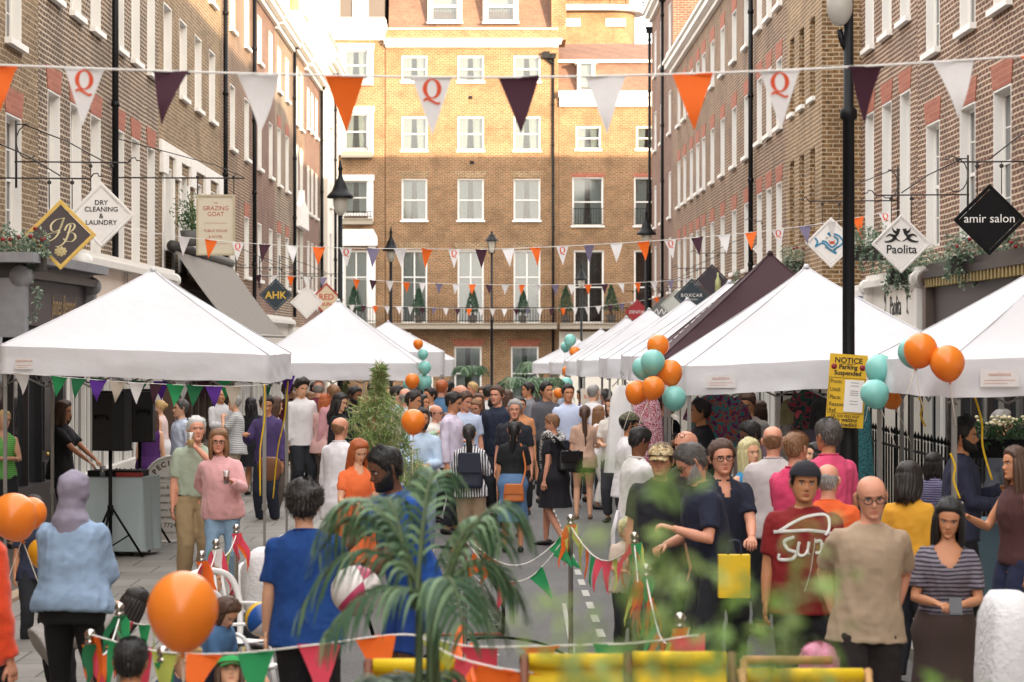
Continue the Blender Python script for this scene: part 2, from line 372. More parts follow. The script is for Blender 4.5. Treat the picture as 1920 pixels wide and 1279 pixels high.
def facade(par, Wd, H, ops, mat, z0=0, depth=9, inner=True, roof='#6b6a68'):
    xs = sorted({0, Wd} | {round(v, 3) for o in ops for v in (o[0], o[1])}); zs = sorted({z0, H} | {round(v, 3) for o in ops for v in (o[2], o[3])})
    mb = MB(); T = .24
    def hole(i, k):
        cx = (xs[i]+xs[i+1])/2; cz = (zs[k]+zs[k+1])/2
        return any(o[0] < cx < o[1] and o[2] < cz < o[3] for o in ops)
    for i in range(len(xs)-1):
        for k in range(len(zs)-1):
            if not hole(i, k): mb.add([(xs[i], 0, zs[k]), (xs[i+1], 0, zs[k]), (xs[i+1], 0, zs[k+1]), (xs[i], 0, zs[k+1])], [(0, 1, 2, 3)])
    for o in ops:
        a, b_, c, d = [round(v, 3) for v in o[:4]]
        mb.add([(a,0,c),(a,T,c),(a,T,d),(a,0,d)], [(0,1,2,3)]); mb.add([(b_,0,c),(b_,T,c),(b_,T,d),(b_,0,d)], [(3,2,1,0)])
        mb.add([(a,0,c),(b_,0,c),(b_,T,c),(a,T,c)], [(0,1,2,3)]); mb.add([(a,0,d),(b_,0,d),(b_,T,d),(a,T,d)], [(3,2,1,0)])
    mb.add([(0,0,z0),(0,depth,z0),(0,depth,H),(0,0,H)], [(0,1,2,3)]); mb.add([(Wd,0,z0),(Wd,depth,z0),(Wd,depth,H),(Wd,0,H)], [(3,2,1,0)])
    mb.add([(0,depth,z0),(Wd,depth,z0),(Wd,depth,H),(0,depth,H)], [(3,2,1,0)])
    w = mb.build('wall', mat, par)
    rf = MB().box(.3, Wd-.3, .35, depth-.3, H-.35, H-.3).build('roof', P('roof_felt', roof, .8), par)
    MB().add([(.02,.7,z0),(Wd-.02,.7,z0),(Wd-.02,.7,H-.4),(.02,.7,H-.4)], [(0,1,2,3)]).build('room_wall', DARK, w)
    cp = MB(); cp.box(-.0, Wd, -.06, .36, H, H+.09); cp.build('coping', P('stone_coping', '#b7ac9b', .8, var=.15), par)
    return w
def pipe(par, x, z0, z1, hopper=True):
    mb = MB(); mb.tube([(x, -.10, z0), (x, -.10, z1)], .055, 10)
    z = z0+1.2
    while z < z1: mb.tube([(x, -.10, z), (x, -.10, z+.09)], .07, 10); z += 1.9
    if hopper: mb.add(*hop(x, z1))
    mb.build('drainpipe', BLACK, par)
def hop(x, z):
    b = MB().box(x-.12, x+.12, -.22, -.003, z, z+.16).box(x-.15, x+.15, -.25, -.004, z+.161, z+.22); return b.v, b.f
def house(side, Xf, Y0, Y1, H, mat, cols, rows, label, w=1.05, arches=(), style='side', pipes=(), blind=False, cornice=None, depth=9, name='brick_house', lint=None, nsill=()):
    g = G((Y0+Y1)/2)
    if side == 'L': e = empty(name, label, 'house', (Xf, Y0, g-.1), R(90)); tx = lambda Y: Y-Y0
    else: e = empty(name, label, 'house', (Xf, Y1, g-.1), R(-90)); tx = lambda Y: Y1-Y
    Wd = Y1-Y0; dz = .1-g; H = H+dz
    wins = [(tx(c)-w/2, tx(c)+w/2, a+dz, b+dz, ri) for ri, (a, b) in enumerate(rows) for c in cols]
    facade(e, Wd, H, wins, mat, depth=depth)
    for (a, b, c, d, ri) in wins:
        if blind:
            MB().box(a+.003, b-.003, .14, .2, c+.003, d-.003).build('blind_window', mat, e)
            MB().box(a-.06, b+.06, -.07, .1, c-.08, c-.002).build('sill', WHITE, e) if ri in nsill else None
        else: window(e, (a+b)/2, c, w, d-c, style, arch=ri in arches, sill=(ri > 0 or c > 4.5))
    for (Y, z0_, z1_) in pipes: pipe(e, tx(Y), z0_+dz, z1_+dz)
    if cornice:
        z = cornice+dz; mb = MB(); mb.box(0, Wd, -.12, -.003, z, z+.14); mb.box(0, Wd, -.28, -.003, z+.14, z+.30); mb.box(0, Wd, -.36, -.003, z+.30, z+.38)
        mb.build('cornice', WHITE, e)
    e['_dz'] = dz
    return e, tx, dz
XL = -6.4; XR = 6.6; XS = 5.9
T4 = 15.2
h_ = house
house('L', XL, 24.0, 34.0, 11.5, BR['pale'], [26.6, 29.4, 32.25], [(3.85, 5.5), (6.48, 8.2), (9.2, 10.4)], 'yellow brick house at the left edge behind the gold framed sign', arches=(0,))
e1, t1, d1 = house('L', XL, 34.0, 46.2, 12.0, BR['brown'], [35.2, 37.05, 38.9, 41.4, 43.25, 45.2], [(3.9, 6.12), (7.5, 9.3), (10.2, 11.4)], 'dark brown brick house with six tall windows above the white dry cleaner shop', w=.98, arches=(0,), pipes=((40.3, 3.3, 11.6),))
e2, t2, d2 = house('L', XL, 46.2, 57.0, 11.9, BR['pale'], [47.5, 49.9, 52.4, 55.0], [(4.35, 5.92), (7.53, 9.1), (10.2, 11.4)], 'pale brick pub with white stone window surrounds above the grey awning', w=1.15, pipes=((56.9, 3.3, 11.6),))
mb = MB(); mb.box(0.05, 10.7, -.05, -.003, 6.15+d2, 6.38+d2)
for c in (46.75, 48.7, 51.15, 53.7, 56.3): mb.box(t2(c)-.42, t2(c)+.42, -.075, -.052, 5.75+d2, 6.36+d2); mb.box(t2(c)-.42, t2(c)+.42, -.052, -.003, 5.75+d2, 6.148+d2)
for c in (47.5, 49.9, 52.4, 55.0):
    for s_ in (-1, 1): mb.box(t2(c)+s_*.70-.12, t2(c)+s_*.70+.12, -.04, -.003, 3.9+d2, 5.745+d2)
mb.build('window_surround', WHITE, e2)
house('L', XL, 57.0, 63.9, 12.1, BR['mix'], [59.3, 62.7], [(4.2, 5.75), (7.25, 8.8), (10.15, 11.5)], 'sunlit orange brown brick house next to the pub', w=1.1, arches=(0,), pipes=((63.8, 3.3, 11.7),), cornice=11.75)
house('L', XL, 63.9, 70.8, 12.1, BR['red'], [66.2, 69.5], [(4.2, 5.75), (7.25, 8.8), (10.15, 11.4)], 'dark red brick house in the middle of the left terrace', w=1.1, cornice=11.75)
house('L', XL, 70.8, 76.8, 12.1, BR['brown'], [72.2, 75.0], [(4.2, 5.75), (7.2, 8.9), (10.0, 11.3)], 'narrow brown brick house with orange window arches on the left terrace', w=1.1, arches=(0, 1), pipes=((76.7, 3.3, 11.8),), cornice=11.7)
e5, t5, d5 = house('L', XL, 76.8, 82.0, 12.3, BR['mix'], [78.6, 80.6], [(4.2, 6.2), (6.95, 8.95), (9.6, 11.5)], 'brick house with carved white pediment on the left terrace', w=1.2, cornice=11.85)
mb = MB(); mb.prism([(1.0, 6.25+d5), (4.6, 6.25+d5), (4.4, 6.9+d5), (2.9, 7.15+d5), (2.7, 7.5+d5), (2.4, 7.15+d5), (1.2, 6.9+d5)], -.2, -.003); mb.build('pediment', WHITE, e5)
house('L', XL, 82.0, 89.0, 12.2, BR['red'], [83.6, 85.4, 87.4], [(4.3, 6.0), (7.0, 8.6), (9.9, 11.3)], 'far red brick house before the white corner house', w=1.0, pipes=((88.9, 3.0, 11.8),), cornice=11.75)
eW, tW, dW = house('L', XL+.3, 89.0, 95.0, 13.9, CREAM, [90.6, 93.2], [(4.3, 6.6), (7.6, 9.4), (10.6, 12.0)], 'white stucco corner house with a chimney at the far end of the left side', w=1.1, name='stucco_house', cornice=12.7, pipes=((91.9, 2.5, 12.5),))
mb = MB(); mb.box(1.5, 3.2, 1, 2.2, 13.5, 15.6); mb.box(1.4, 3.3, .9, 2.3, 15.6, 15.8); ch = mb.build('chimney', CREAM, eW)
MB().lathe([(.16, 0), (.2, .1), (.17, .7), (.21, .8)], 14, (2.1, 1.4, 15.8)).build('chimney_pot', P('terracotta', '#c98a5c', .8), ch)
# right terrace
house('R', XR, 20.0, 37.6, 13.0, BR['warm'], [22.1, 24.6, 27.0, 29.0, 31.35, 33.65, 36.3], [(3.9, 5.78), (6.85, 8.7), (9.9, 11.4)], 'near right brown brick house with red window arches above the black salon sign', arches=(0,), w=1.1, cornice=None)
house('R', XR, 37.6, 43.4, 13.0, BR['warm'], [38.75, 40.55, 42.4], [(3.9, 6.5), (7.65, 9.5), (10.5, 11.7)], 'three window brown brick house right of the tall black lamp pole', w=.95, arches=(0,))
house('R', XS, 43.4, 48.7, 13.0, BR['stock'], [44.7, 46.25, 47.75], [(4.4, 6.06), (7.0, 8.48), (9.6, 10.8)], 'yellow brick house with blind bricked windows that juts out', w=.72, blind=True, nsill=(1, 2))
house('R', XS, 48.7, 54.6, 12.8, BR['mix'], [49.9, 51.75, 53.6], [(4.2, 5.79), (6.93, 8.35), (9.45, 10.8)], 'brown brick house with orange window arches beside the jutting yellow one', w=.95, arches=(0, 1, 2), pipes=((54.5, 3.0, 12.2),))
house('R', XS, 54.6, 79.4, 11.7, BR['mix'], [56.3, 59.2, 62.2, 65.1, 67.8, 69.8, 72.0, 74.5, 76.8], [(4.2, 5.74), (6.82, 8.25), (9.4, 10.6)], 'long brown brick terrace with white cornice in the far right street', w=1.05, arches=(0, 1, 2), cornice=11.3)
house('R', XS, 79.4, 90.0, 14.8, BR['red'], [80.8, 84.8, 88.0], [(4.2, 6.0), (6.7, 8.2), (9.5, 10.9), (12.2, 13.8)], 'tall corner house with white string course at the far right end', w=1.0, cornice=14.4, pipes=((83.0, 3.0, 14.2), (89.8, 3.0, 14.0)))
# terrace that carries on behind the camera and round the corner
house('R', XR, -45.0, 20.0, 13.2, BR['mix'], [-40+i*4 for i in range(15)], [(3.9, 5.8), (6.9, 8.7)], 'brick terrace on the right behind the viewer')
house('L', XL, -20.0, 24.0, 11.5, BR['brown'], [-16+i*4 for i in range(10)], [(3.9, 5.8), (6.9, 8.7)], 'brick terrace on the left behind the viewer')
MB().box(15, 75, 80, 90, -1, 14.8).build('corner_block', BR['mix']); tag(bpy.data.objects['corner_block'], 'brick block down the cross street on the right, out of view', 'house')  # unseen block added to cast the shadow line on the end building

# ================= building across the end of the street =================
YB = 112.0
def bx(x): return (x-VX)*YB/F
def bz(y): return EYE-(y-VY)*YB/F
GB = G(112)
BK = BR['back']
def block(name, label, x0, x1, ytop, wins, mat, depth=12, Y=YB):
    e = empty(name, label, 'house', (bx(x0), Y, GB-.2), 0); dz = -(GB-.2)
    ops = [(bx(a)-bx(x0), bx(b)-bx(x0), bz(d)+dz, bz(c)+dz) for (a, b, c, d, st) in wins]
    facade(e, bx(x1)-bx(x0), bz(ytop)+dz, ops, mat, depth=depth)
    for o, wdef in zip(ops, wins): window(e, (o[0]+o[1])/2, o[2], o[1]-o[0], o[3]-o[2], wdef[4], arch=False, sill=wdef[4] != 'french', curtain=(wdef[4] != 'bars'))
    return e, (lambda x: bx(x)-bx(x0)), (lambda y: bz(y)+dz)
wl = []
for (a, b) in ((753, 801), (858, 907), (963, 1013)):
    wl += [(a, b, 105, 153, 'sash'), (a, b, 219, 282, 'sash'), (a, b, 336, 413, 'sash'), (a, b, 470, 606, 'french')]
wl += [(852, 903, 650, 750, 'sash'), (958, 1010, 650, 750, 'sash'), (779, 812, 668, 775, 'bars')]
eA, ax, az = block('brick_house', 'golden brown four storey brick building closing the end of the street', 723, 1047, 56, wl, BK)
mb = MB(); mb.box(ax(721), ax(1052), -.30, -.003, az(84), az(78)); mb.box(ax(720), ax(1054), -.42, -.003, az(78), az(74)); mb.box(ax(723), ax(1047), -.14, -.003, az(89), az(84)); mb.build('cornice', WHITE, eA)
# mansard roof with dormers
mb = MB(); z0, z1 = az(53), az(53)+4.2
mb.add([(ax(728), .4, z0), (ax(1034), .4, z0), (ax(1034), 2.0, z1), (ax(728), 2.0, z1), (ax(728), 11, z0), (ax(1034), 11, z0), (ax(1034), 9.5, z1), (ax(728), 9.5, z1)],
       [(0,1,2,3), (3,2,6,7), (4,7,6,5), (0,3,7,4), (1,5,6,2)])
TILE = brick('clay_roof_tiles', '#8a6a58', '#7b5d4d', '#6a5044', '#57433a', .4, .008, 9)
mb.build('mansard_roof', TILE, eA)
for (a, b) in ((802, 866), (906, 972)):
    x0, x1 = ax(a), ax(b)
    d = MB(); d.box(x0, x0+.22, .3, 2.2, az(40), z1-.6); d.box(x1-.22, x1, .3, 2.2, az(40), z1-.6); d.box(x0-.1, x1+.1, .2, 2.4, z1-.6, z1-.4); d.box(x0-.05, x1+.05, .15, .6, az(43), az(40)); d.box(x0+.22, x1-.22, .3, .38, az(40), az(36)); d.box(x0+.22, x1-.22, .3, .38, az(12), az(8))
    dd = d.build('dormer', WHITE, eA); MB().box(x0+.2, x1-.2, .45, .46, az(40), z1-.6).build('pane', GLASS, dd)
    n = 30; vs = []
    for i in range(n+1):
        x = x0+.25+(x1-x0-.5)*i/n; yy = .75+.04*math.sin(i*1.9); vs += [(x, yy, az(39)), (x, yy, z1-.65)]
    MB().add(vs, [(2*i, 2*i+2, 2*i+3, 2*i+1) for i in range(n)], 0, True).build('curtain', CURT, dd)
mb = MB().box(ax(1034), ax(1062), .1, 3.0, az(74), az(74)+6); mb.build('chimney', BK, eA)
for (a, b) in ((846, 910), (950, 1016), (752, 803)): # flat red arches over the ground floor windows
    mb = MB().prism([(ax(a+9), az(650)+.003), (ax(b-9), az(650)+.003), (ax(b), az(637)), (ax(a), az(637))], -.03, .05); mb.build('brick_arch', REDB, eA)
for (a, b, y) in ((745, 808, 468), (850, 914, 468), (955, 1020, 468), (745, 808, 334), (850, 914, 334), (955, 1020, 334)):
    MB().prism([(ax(a+8), az(y)+.003), (ax(b-8), az(y)+.003), (ax(b), az(y-13)), (ax(a), az(y-13))], -.015, .05).build('brick_arch', BR['stock'], eA)
for (x, y) in ((882, 183), (885, 305)): MB().box(ax(x-4), ax(x+4), -.03, -.002, az(y+3), az(y-3)).build('air_vent', BLACK, eA)
pipe(eA, ax(1037), .2, az(110)); mb = MB(); mb.box(ax(1017), ax(1031), -.3, -.01, az(110), az(98)); mb.tube([(ax(1026), -.14, az(110)), (ax(1036), -.14, az(120))], .06); mb.build('rain_hopper', BLACK, eA)
def balcony(par, fx, fz, x0, x1, ys, yt, dep=1.0):
    mb = MB().box(fx(x0), fx(x1), -dep, -.003, fz(ys+9), fz(ys)); mb.box(fx(x0), fx(x1), -dep-.06, -.004, fz(ys)+.001, fz(ys)+.05)
    b = mb.build('balcony', P('balcony_stone', '#a79c8c', .8, var=.15), par)
    r = MB(); za, zb = fz(ys)+.05, fz(yt); x = fx(x0)+.05; X1 = fx(x1)
    r.box(fx(x0)+.02, X1-.02, -dep+.02, -dep+.05, zb-.03, zb); r.box(fx(x0)+.02, X1-.02, -dep+.02, -dep+.05, za+.08, za+.11)
    while x < X1: r.box(x, x+.022, -dep+.025, -dep+.045, za, zb-.03); x += .13
    r.build('railing', BLACK, b); return b
balcony(eA, ax, az, 723, 1043, 608, 577)
# left block with white surrounds
wl = [(645, 690, 93, 150, 'sash'), (645, 690, 212, 280, 'sash'), (645, 690, 338, 402, 'sash'), (645, 690, 470, 606, 'french')]
eB, ax2, az2 = block('brick_house', 'brick house with white window surrounds and deep white cornice at the back left', 560, 722, 36, wl, BK, Y=YB+.05)
mb = MB()
for (c, d) in ((82, 156), (200, 287), (328, 412)):
    for (a, b) in ((634, 645), (690, 700)): mb.box(ax2(a), ax2(b), -.10, -.003, az2(d), az2(c+11))
    mb.box(ax2(632), ax2(702), -.16, -.003, az2(c+11)+.001, az2(c)); mb.box(ax2(634), ax2(700), -.2, -.003, az2(d+4), az2(d)-.001)
mb.box(ax2(690), ax2(704), -.12, -.003, az2(612), az2(462)); mb.box(ax2(632), ax2(645), -.12, -.003, az2(612), az2(462)); mb.box(ax2(630), ax2(708), -.3, -.003, az2(461), az2(446)); mb.prism([(ax2(630), az2(445)), (ax2(708), az2(445)), (ax2(700), az2(430)), (ax2(638), az2(430))], -.22, -.003)
mb.build('window_surround', WHITE, eB)
mb = MB(); mb.box(0, ax2(722), -.1, -.003, az2(75), az2(62)); mb.box(0, ax2(724), -.35, -.003, az2(62)+.001, az2(54)); mb.box(0, ax2(726), -.6, -.003, az2(54)+.001, az2(47))
for i in range(60): mb.box(i*.066+.02, i*.066+.05, -.5, -.352, az2(60), az2(54))
mb.box(0, ax2(724), -.2, -.003, az2(47)+.001, az2(37)); mb.build('cornice', WHITE, eB)
mb = MB().box(ax2(590), ax2(720), .5, 9, az2(36), az2(36)+3); mb.build('attic', P('slate', '#5d554f', .7), eB)
for (a, b) in ((582, 636), (660, 690)): 
    q = MB().box(ax2(a), ax2(b), .4, .498, az2(30), az2(-40)); q.build('attic_window', CURT, eB)
balcony(eB, ax2, az2, 640, 705, 608, 577, .7); balcony(eB, ax2, az2, 640, 699, 412, 397, .35); balcony(eB, ax2, az2, 640, 699, 287, 277, .35)
# right block
wl = [(1080, 1126, 237, 280, 'sash'), (1193, 1238, 237, 280, 'sash'), (1073, 1131, 333, 423, 'sash'), (1189, 1247, 333, 423, 'sash'), (1076, 1132, 470, 606, 'bars'), (1189, 1245, 470, 606, 'bars')]
eC, ax3, az3 = block('brick_house', 'lower brick house with brown tiled mansard at the back right', 1047.5, 1330, 176, wl, BK, Y=YB+.02)
mb = MB(); W3 = ax3(1330)
mb.box(ax3(1047), W3, -.35, -.003, az3(183), az3(172)); mb.box(ax3(1049), W3, -.2, -.003, az3(200), az3(183)-.001); mb.build('cornice', WHITE, eC)
mb = MB(); z0, z1, z2 = az3(171), az3(112), az3(57)
mb.add([(0, .35, z0), (W3, .35, z0), (W3, 1.2, z1), (0, 1.2, z1)], [(0,1,2,3)]); mb.add([(0, 1.25, z1+.05), (W3, 1.25, z1+.05), (W3, 5, z2), (0, 5, z2), (0, 11, z0), (W3, 11, z0)], [(0,1,2,3), (3,2,5,4)])
mb.add([(0,.35,z0),(0,1.2,z1),(0,5,z2),(0,11,z0)], [(0,1,2,3)]); mb.build('mansard_roof', TILE, eC)
MB().box(0, W3, .95, 1.3, z1-.02, z1+.12).build('gutter', WHITE, eC)
x0, x1 = ax3(1083), ax3(1116)
d = MB(); d.box(x0, x0+.14, .2, 1.4, az3(168), az3(118)); d.box(x1-.14, x1, .2, 1.4, az3(168), az3(118)); d.box(x0-.1, x1+.1, .1, 1.5, az3(118)+.001, az3(113)); d.box(x0-.03, x1+.03, .1, .5, az3(171), az3(168)-.001)
dd = d.build('dormer', WHITE, eC); MB().box(x0+.14, x1-.14, .3, .31, az3(168), az3(118)).build('pane', GLASS, dd); MB().box(x0+.15, x1-.15, .5, .52, az3(168), az3(118)).build('curtain', CURT, dd)
for (a, b) in ((1070, 1136), (1186, 1250)): MB().prism([(ax3(a+4), az3(332)+.003), (ax3(b-4), az3(332)+.003), (ax3(b), az3(325)), (ax3(a), az3(325))], -.02, .05).build('brick_arch', REDB, eC)
mb = MB(); mb.box(.02, W3, -.12, -.004, .1, az3(622)); mb.build('stucco_base', CREAM, eC)
balcony(eC, ax3, az3, 1049, 1328, 608, 577, .9)
r = MB(); 
for (a, b, y0_, y1_) in ((1074, 1131, 423, 392), (1190, 1246, 423, 392)):
    x = ax3(a); r.box(ax3(a), ax3(b), -.16, -.13, az3(y1_), az3(y1_)+.03); r.box(ax3(a), ax3(b), -.16, -.13, az3(y0_)+.04, az3(y0_)+.07)
    while x < ax3(b): r.box(x, x+.02, -.155, -.135, az3(y0_)+.07, az3(y1_)); x += .12
r.build('railing', BLACK, eC)
# round ended block far behind
e = empty('apartment_block', 'far rounded brick building with white balcony at the top right behind', 'building', ((1120-VX)*135/F, 135, -1))
def rz_(y): return EYE-(y-VY)*135/F+1
rb = BR['back']; Rr = 3.2
def pill(mb, r, z0, z1, cx=.6, x0=-3.5, mi=0):
    pts = [(x0, r)] + [(cx+r*math.sin(t*math.pi/16), r*math.cos(t*math.pi/16)) for t in range(17)] + [(x0, -r)]
    n = len(pts); mb.add([(p[0], p[1], z0) for p in pts]+[(p[0], p[1], z1) for p in pts], [(i, i+1, n+i+1, n+i) for i in range(n-1)]+[tuple(range(n-1,-1,-1)), tuple(range(n, 2*n))], mi)
mb = MB(); pill(mb, 1.5, 0, rz_(28)); pill(mb, 1.2, rz_(22), rz_(-60)); mb.build('wall', rb, e)
mb = MB(); pill(mb, 2.1, rz_(28)+.01, rz_(18)); pill(mb, 2.15, rz_(-14), rz_(-22)); bb = mb.build('balcony', WHITE, e)
mb = MB(); 
for z in (rz_(2), rz_(8)): mb.tube([(-3.5, -2.05, z)]+[(.6+2.05*math.cos(a), 2.05*math.sin(a), z) for a in np.linspace(-math.pi/2, math.pi/2, 14)], .025, 6)
for a in np.linspace(-math.pi/2, math.pi/2, 8): mb.tube([(.6+2.05*math.cos(a), 2.05*math.sin(a), rz_(18)), (.6+2.05*math.cos(a), 2.05*math.sin(a), rz_(2))], .02, 6)
mb.build('railing', BLACK, bb)
MB().box(-1.8, -1.0, -1.56, -1.49, rz_(56), rz_(42)).build('window', WHITE, e); MB().box(.4, 1.5, -1.56, -1.3, rz_(56), rz_(42)).build('window', WHITE, e)
# ================= lamps =================
def lamp(px, topy, Y, label, kind='dome', rot=0):
    g = G(Y)+.0; p = W(px, topy, Y); H = p.z-g
    e = empty('street_lamp', label, 'street lamp', (p.x, Y, g), rot, group='black street lamps')
    hz = H-1.10 if kind == 'dome' else H-.95
    mb = MB().lathe([(.13, 0), (.13, .9), (.10, .95), (.09, 1.3), (.062, 1.4), (.055, hz*.6), (.07, hz*.6+.02), (.07, hz*.6+.08), (.05, hz*.6+.1), (.045, hz)], 14)
    mb.build('post', BLACK, e)
    if kind == 'dome':
        MB().lathe([(r*.66, hz+(z_)*.9) for r, z_ in [(.07, 0), (.12, .05), (.18, .12), (.21, .28), (.21, .42)]], 18).build('glass_bowl', P('lamp_glass', '#d8d4c8', .15, var=.03, trans=.4), e)
        MB().lathe([(r*.68, hz+z_*.9+.02) for r, z_ in [(.36, .36), (.385, .37), (.385, .40), (.34, .45), (.25, .51), (.2, .60), (.17, .68), (.09, .78), (.06, .86), (.05, .96), (.08, 1.0), (.05, 1.05), (.025, 1.18), (.0, 1.2)]], 20).build('lamp_cap', BLACK, e)
    else:
        mb = MB()
        for a in range(4):
            t = math.pi/4+a*math.pi/2; mb.tube([(.13*math.cos(t), .13*math.sin(t), hz), (.24*math.cos(t), .24*math.sin(t), hz+.5)], .015, 6)
        mb.lathe([(.05, hz-.02), (.2, hz), (.2, hz+.03)], 4, M=Matrix.Rotation(R(45), 3, 'Z'), sm=False); mb.build('frame', BLACK, e)
        MB().lathe([(.12, hz+.03), (.22, hz+.49)], 4, M=Matrix.Rotation(R(45), 3, 'Z'), sm=False).build('glass_box', P('lamp_glass', '#d8d4c8', .15, var=.03, trans=.4), e)
        MB().lathe([(.29, hz+.5), (.28, hz+.54), (.14, hz+.7), (.12, hz+.76), (.05, hz+.8), (.04, hz+.9), (0, hz+.95)], 8, sm=False).build('lamp_cap', BLACK, e)
lamp(638, 300, 47.7, 'tall black street lamp with bell shaped cap rising behind the second left tent')
lamp(733, 425, 75, 'black bell capped street lamp between the left tents and the brick building')
lamp(922, 432, 100, 'square lantern street lamp in the middle of the street end', 'box')
lamp(1212, 388, 65, 'black bell capped street lamp above the right row of white tents')
lamp(1090, 490, 98, 'smallest bell capped street lamp in front of the open balcony windows')
# near pole with globe and parking notice
Y = 24.0; b_ = W(1591, 645, Y)
e = empty('street_lamp', 'thick black lamp pole on the right carrying the yellow parking notice', 'street lamp', (b_.x, Y, -.03))
MB().lathe([(.12, 0), (.12, .9), (.10, 1.0), (.095, 2.0), (.062, 2.1), (.058, 4.7), (.085, 4.72), (.085, 4.8), (.052, 4.83), (.045, 6.6)], 18).build('post', BLACK, e)
MB().tube([(0, 0, 5.35), (-.07, 0, 5.5), (-.09, 0, 5.6)], .03, 8).build('arm', BLACK, e)
MB().ell((-.09, -.02, 5.83), (.13, .13, .2), 18).build('globe', P('lamp_globe', '#cfccc4', .2, var=.02, trans=.4), e)
YEL = P('notice_yellow', '#e0b422', .5, var=.06, vs=5); INK = P('sign_ink', '#1b1a18', .6, var=.1); PAPER = P('white_paper', '#eceae6', .6, var=.03)
p = W(1587, 733, 23.8); s = F/23.8
e = empty('parking_notice', 'yellow parking suspended notice strapped to the black pole', 'notice', (p.x, 23.8, p.z), 0)
e.rotation_euler = (0, R(4), 0)
w2, h2 = .185, .36
MB().box(-w2, w2, -.012, .0, -h2, h2).build('board', YEL, e)
tb = MB()
for t, sz, x, z in (('NOTICE', .075, 0, .275), ('Parking', .062, 0, .215), ('Suspended', .062, 0, .155)): add_text(tb, t, sz, x, z, -.014, bold=.0015)
for t, z in (('From:', .07), ('Until:', -.01), ('Place:', -.085), ('Reason:', -.155), ('Ref:', -.215)): add_text(tb, t, .058, -.165, z, -.014, align='LEFT', sx=.85)
add_text(tb, 'TEL 020 7823 4567', .036, 0, -.262, -.014); add_text(tb, 'No waiting', .055, 0, -.302, -.014, bold=.001); add_text(tb, 'No loading', .055, 0, -.35, -.014, bold=.001)
for a in ((-.07, .262, .07, .266), (-.176, .125, .176, .128), (-.176, -.225, .176, -.222), (-.178, -.225, -.175, .128), (.175, -.225, .178, .128)): tb.box(a[0], a[2], -.016, -.0125, a[1], a[3])
tb.build('lettering', INK, e)
MB().box(-.02, .165, -.02, -.0125, -.205, .11).build('paper_sheet', PAPER, e)
tb = MB()
for z in (.08, .05, -.0, -.02, -.04, -.10, -.13): tb.box(.035, .115, -.022, -.0205, z, z+.006)
tb.build('small_print', P('grey_print', '#8d8c90', .6), e)
for x in (-.14, .14): MB().lathe([(.028, 0), (.028, .004)], 16, (x, -.013, .235), M=Matrix.Rotation(R(90), 3, 'X')).build('red_dot', P('dot_red', '#8c2030', .5), e)
# ================= hanging signs =================
IRON = P('sign_iron', '#2b2523', .5)
GOLD = P('gold_frame', '#c3a55a', .35, metal=.6, var=.2, vs=20)
GILT = P('pale_gilt', '#d8cba0', .5)
def bracket(e, side, x, z, top, style=0):
    # wall bracket: horizontal rod from the wall to past the sign, scrolls, two short hangers
    wx = (XL if side < 0 else XR) - e.location.x
    r = .011; mb = MB(); zb = top+.26
    mb.tube([(wx, 0, zb), (.36*(-side), 0, zb)], r, 6)
    mb.tube([(wx*.98, 0, zb+.55), (wx*.98, 0, zb-.35)], r*1.4, 6)
    mb.tube([(wx*.98, 0, zb+.50)]+[(wx*.98+(-side)*(.16-.16*math.cos(a)), 0, zb+.27+.23*math.sin(a)) for a in np.linspace(math.pi*.5, -math.pi*.7, 10)], r*.8, 5)
    mb.tube([(wx*.9, 0, zb+.5), (wx*.4, 0, zb+.28), (0, 0, zb+.03)], r*.8, 5)
    sx = -side*.36
    mb.tube([(sx, 0, zb), (sx+.04*(-side), 0, zb+.06), (sx+.09*(-side), 0, zb+.07), (sx+.11*(-side), 0, zb+.03), (sx+.16*(-side), 0, zb+.03)], r*.8, 5)
    for q in (-.14, .14):
        mb.tube([(q, 0, zb), (q, 0, top-abs(q)+.02)], r*.6, 5); mb.lathe([(.02, -.006), (.028, 0), (.02, .006)], 8, (q, 0, zb-.05), M=Matrix.Rotation(R(90), 3, 'X'))
    mb.build('bracket', IRON, e)
def diamond(px, py, half, Y, side, label, frame, board, cat='shop sign', ry=0, bk=True):
    p = W(px, py, Y); a = half*Y/F
    e = empty('hanging_sign', label, cat, tuple(p), R(-side*6), group='hanging shop signs on wall brackets')
    fw = a*.16
    def dm(r, y0, y1, mi=0):
        return MB().prism([(0, -r), (r, 0), (0, r), (-r, 0)], y0, y1, mi)
    dm(a-fw, -.02, .02).build('board', board, e)
    fr = MB(); o = a; i = a-fw*1.25
    for y0, y1, oo, ii in ((-.03, .03, o, i+fw*.35), (-.042, .042, o-fw*.25, i+fw*.75)):
        c = [(0, -1), (1, 0), (0, 1), (-1, 0)]
        for k in range(4):
            A, B = c[k], c[(k+1) % 4]
            fr.prism([(A[0]*oo, A[1]*oo), (B[0]*oo, B[1]*oo), (B[0]*ii, B[1]*ii), (A[0]*ii, A[1]*ii)], y0, y1)
    fr.build('frame', frame, e)
    if bk: bracket(e, side, 0, 0, a)
    return e, a
def sc(pts, s, n=7): return [(p[0], p[1]) for p in catmull([(x*s, z*s, 0) for x, z in pts], n)]
thick = lambda t, dx, dz: .35+1.3*abs(dz)**1.5
BROWNB = P('chocolate_board', '#4a4141', .6, var=.08); WB = P('sign_white', '#ebe8e4', .5, var=.03); NAVYB = P('navy_board', '#1e2f3a', .5); BLK = P('sign_black', '#08080a', .6, spec=.2); 
e, a = diamond(114, 440, 66, 30, -1, 'gold framed brown diamond sign with script monogram above the left shop', GOLD, BROWNB)
mb = MB()
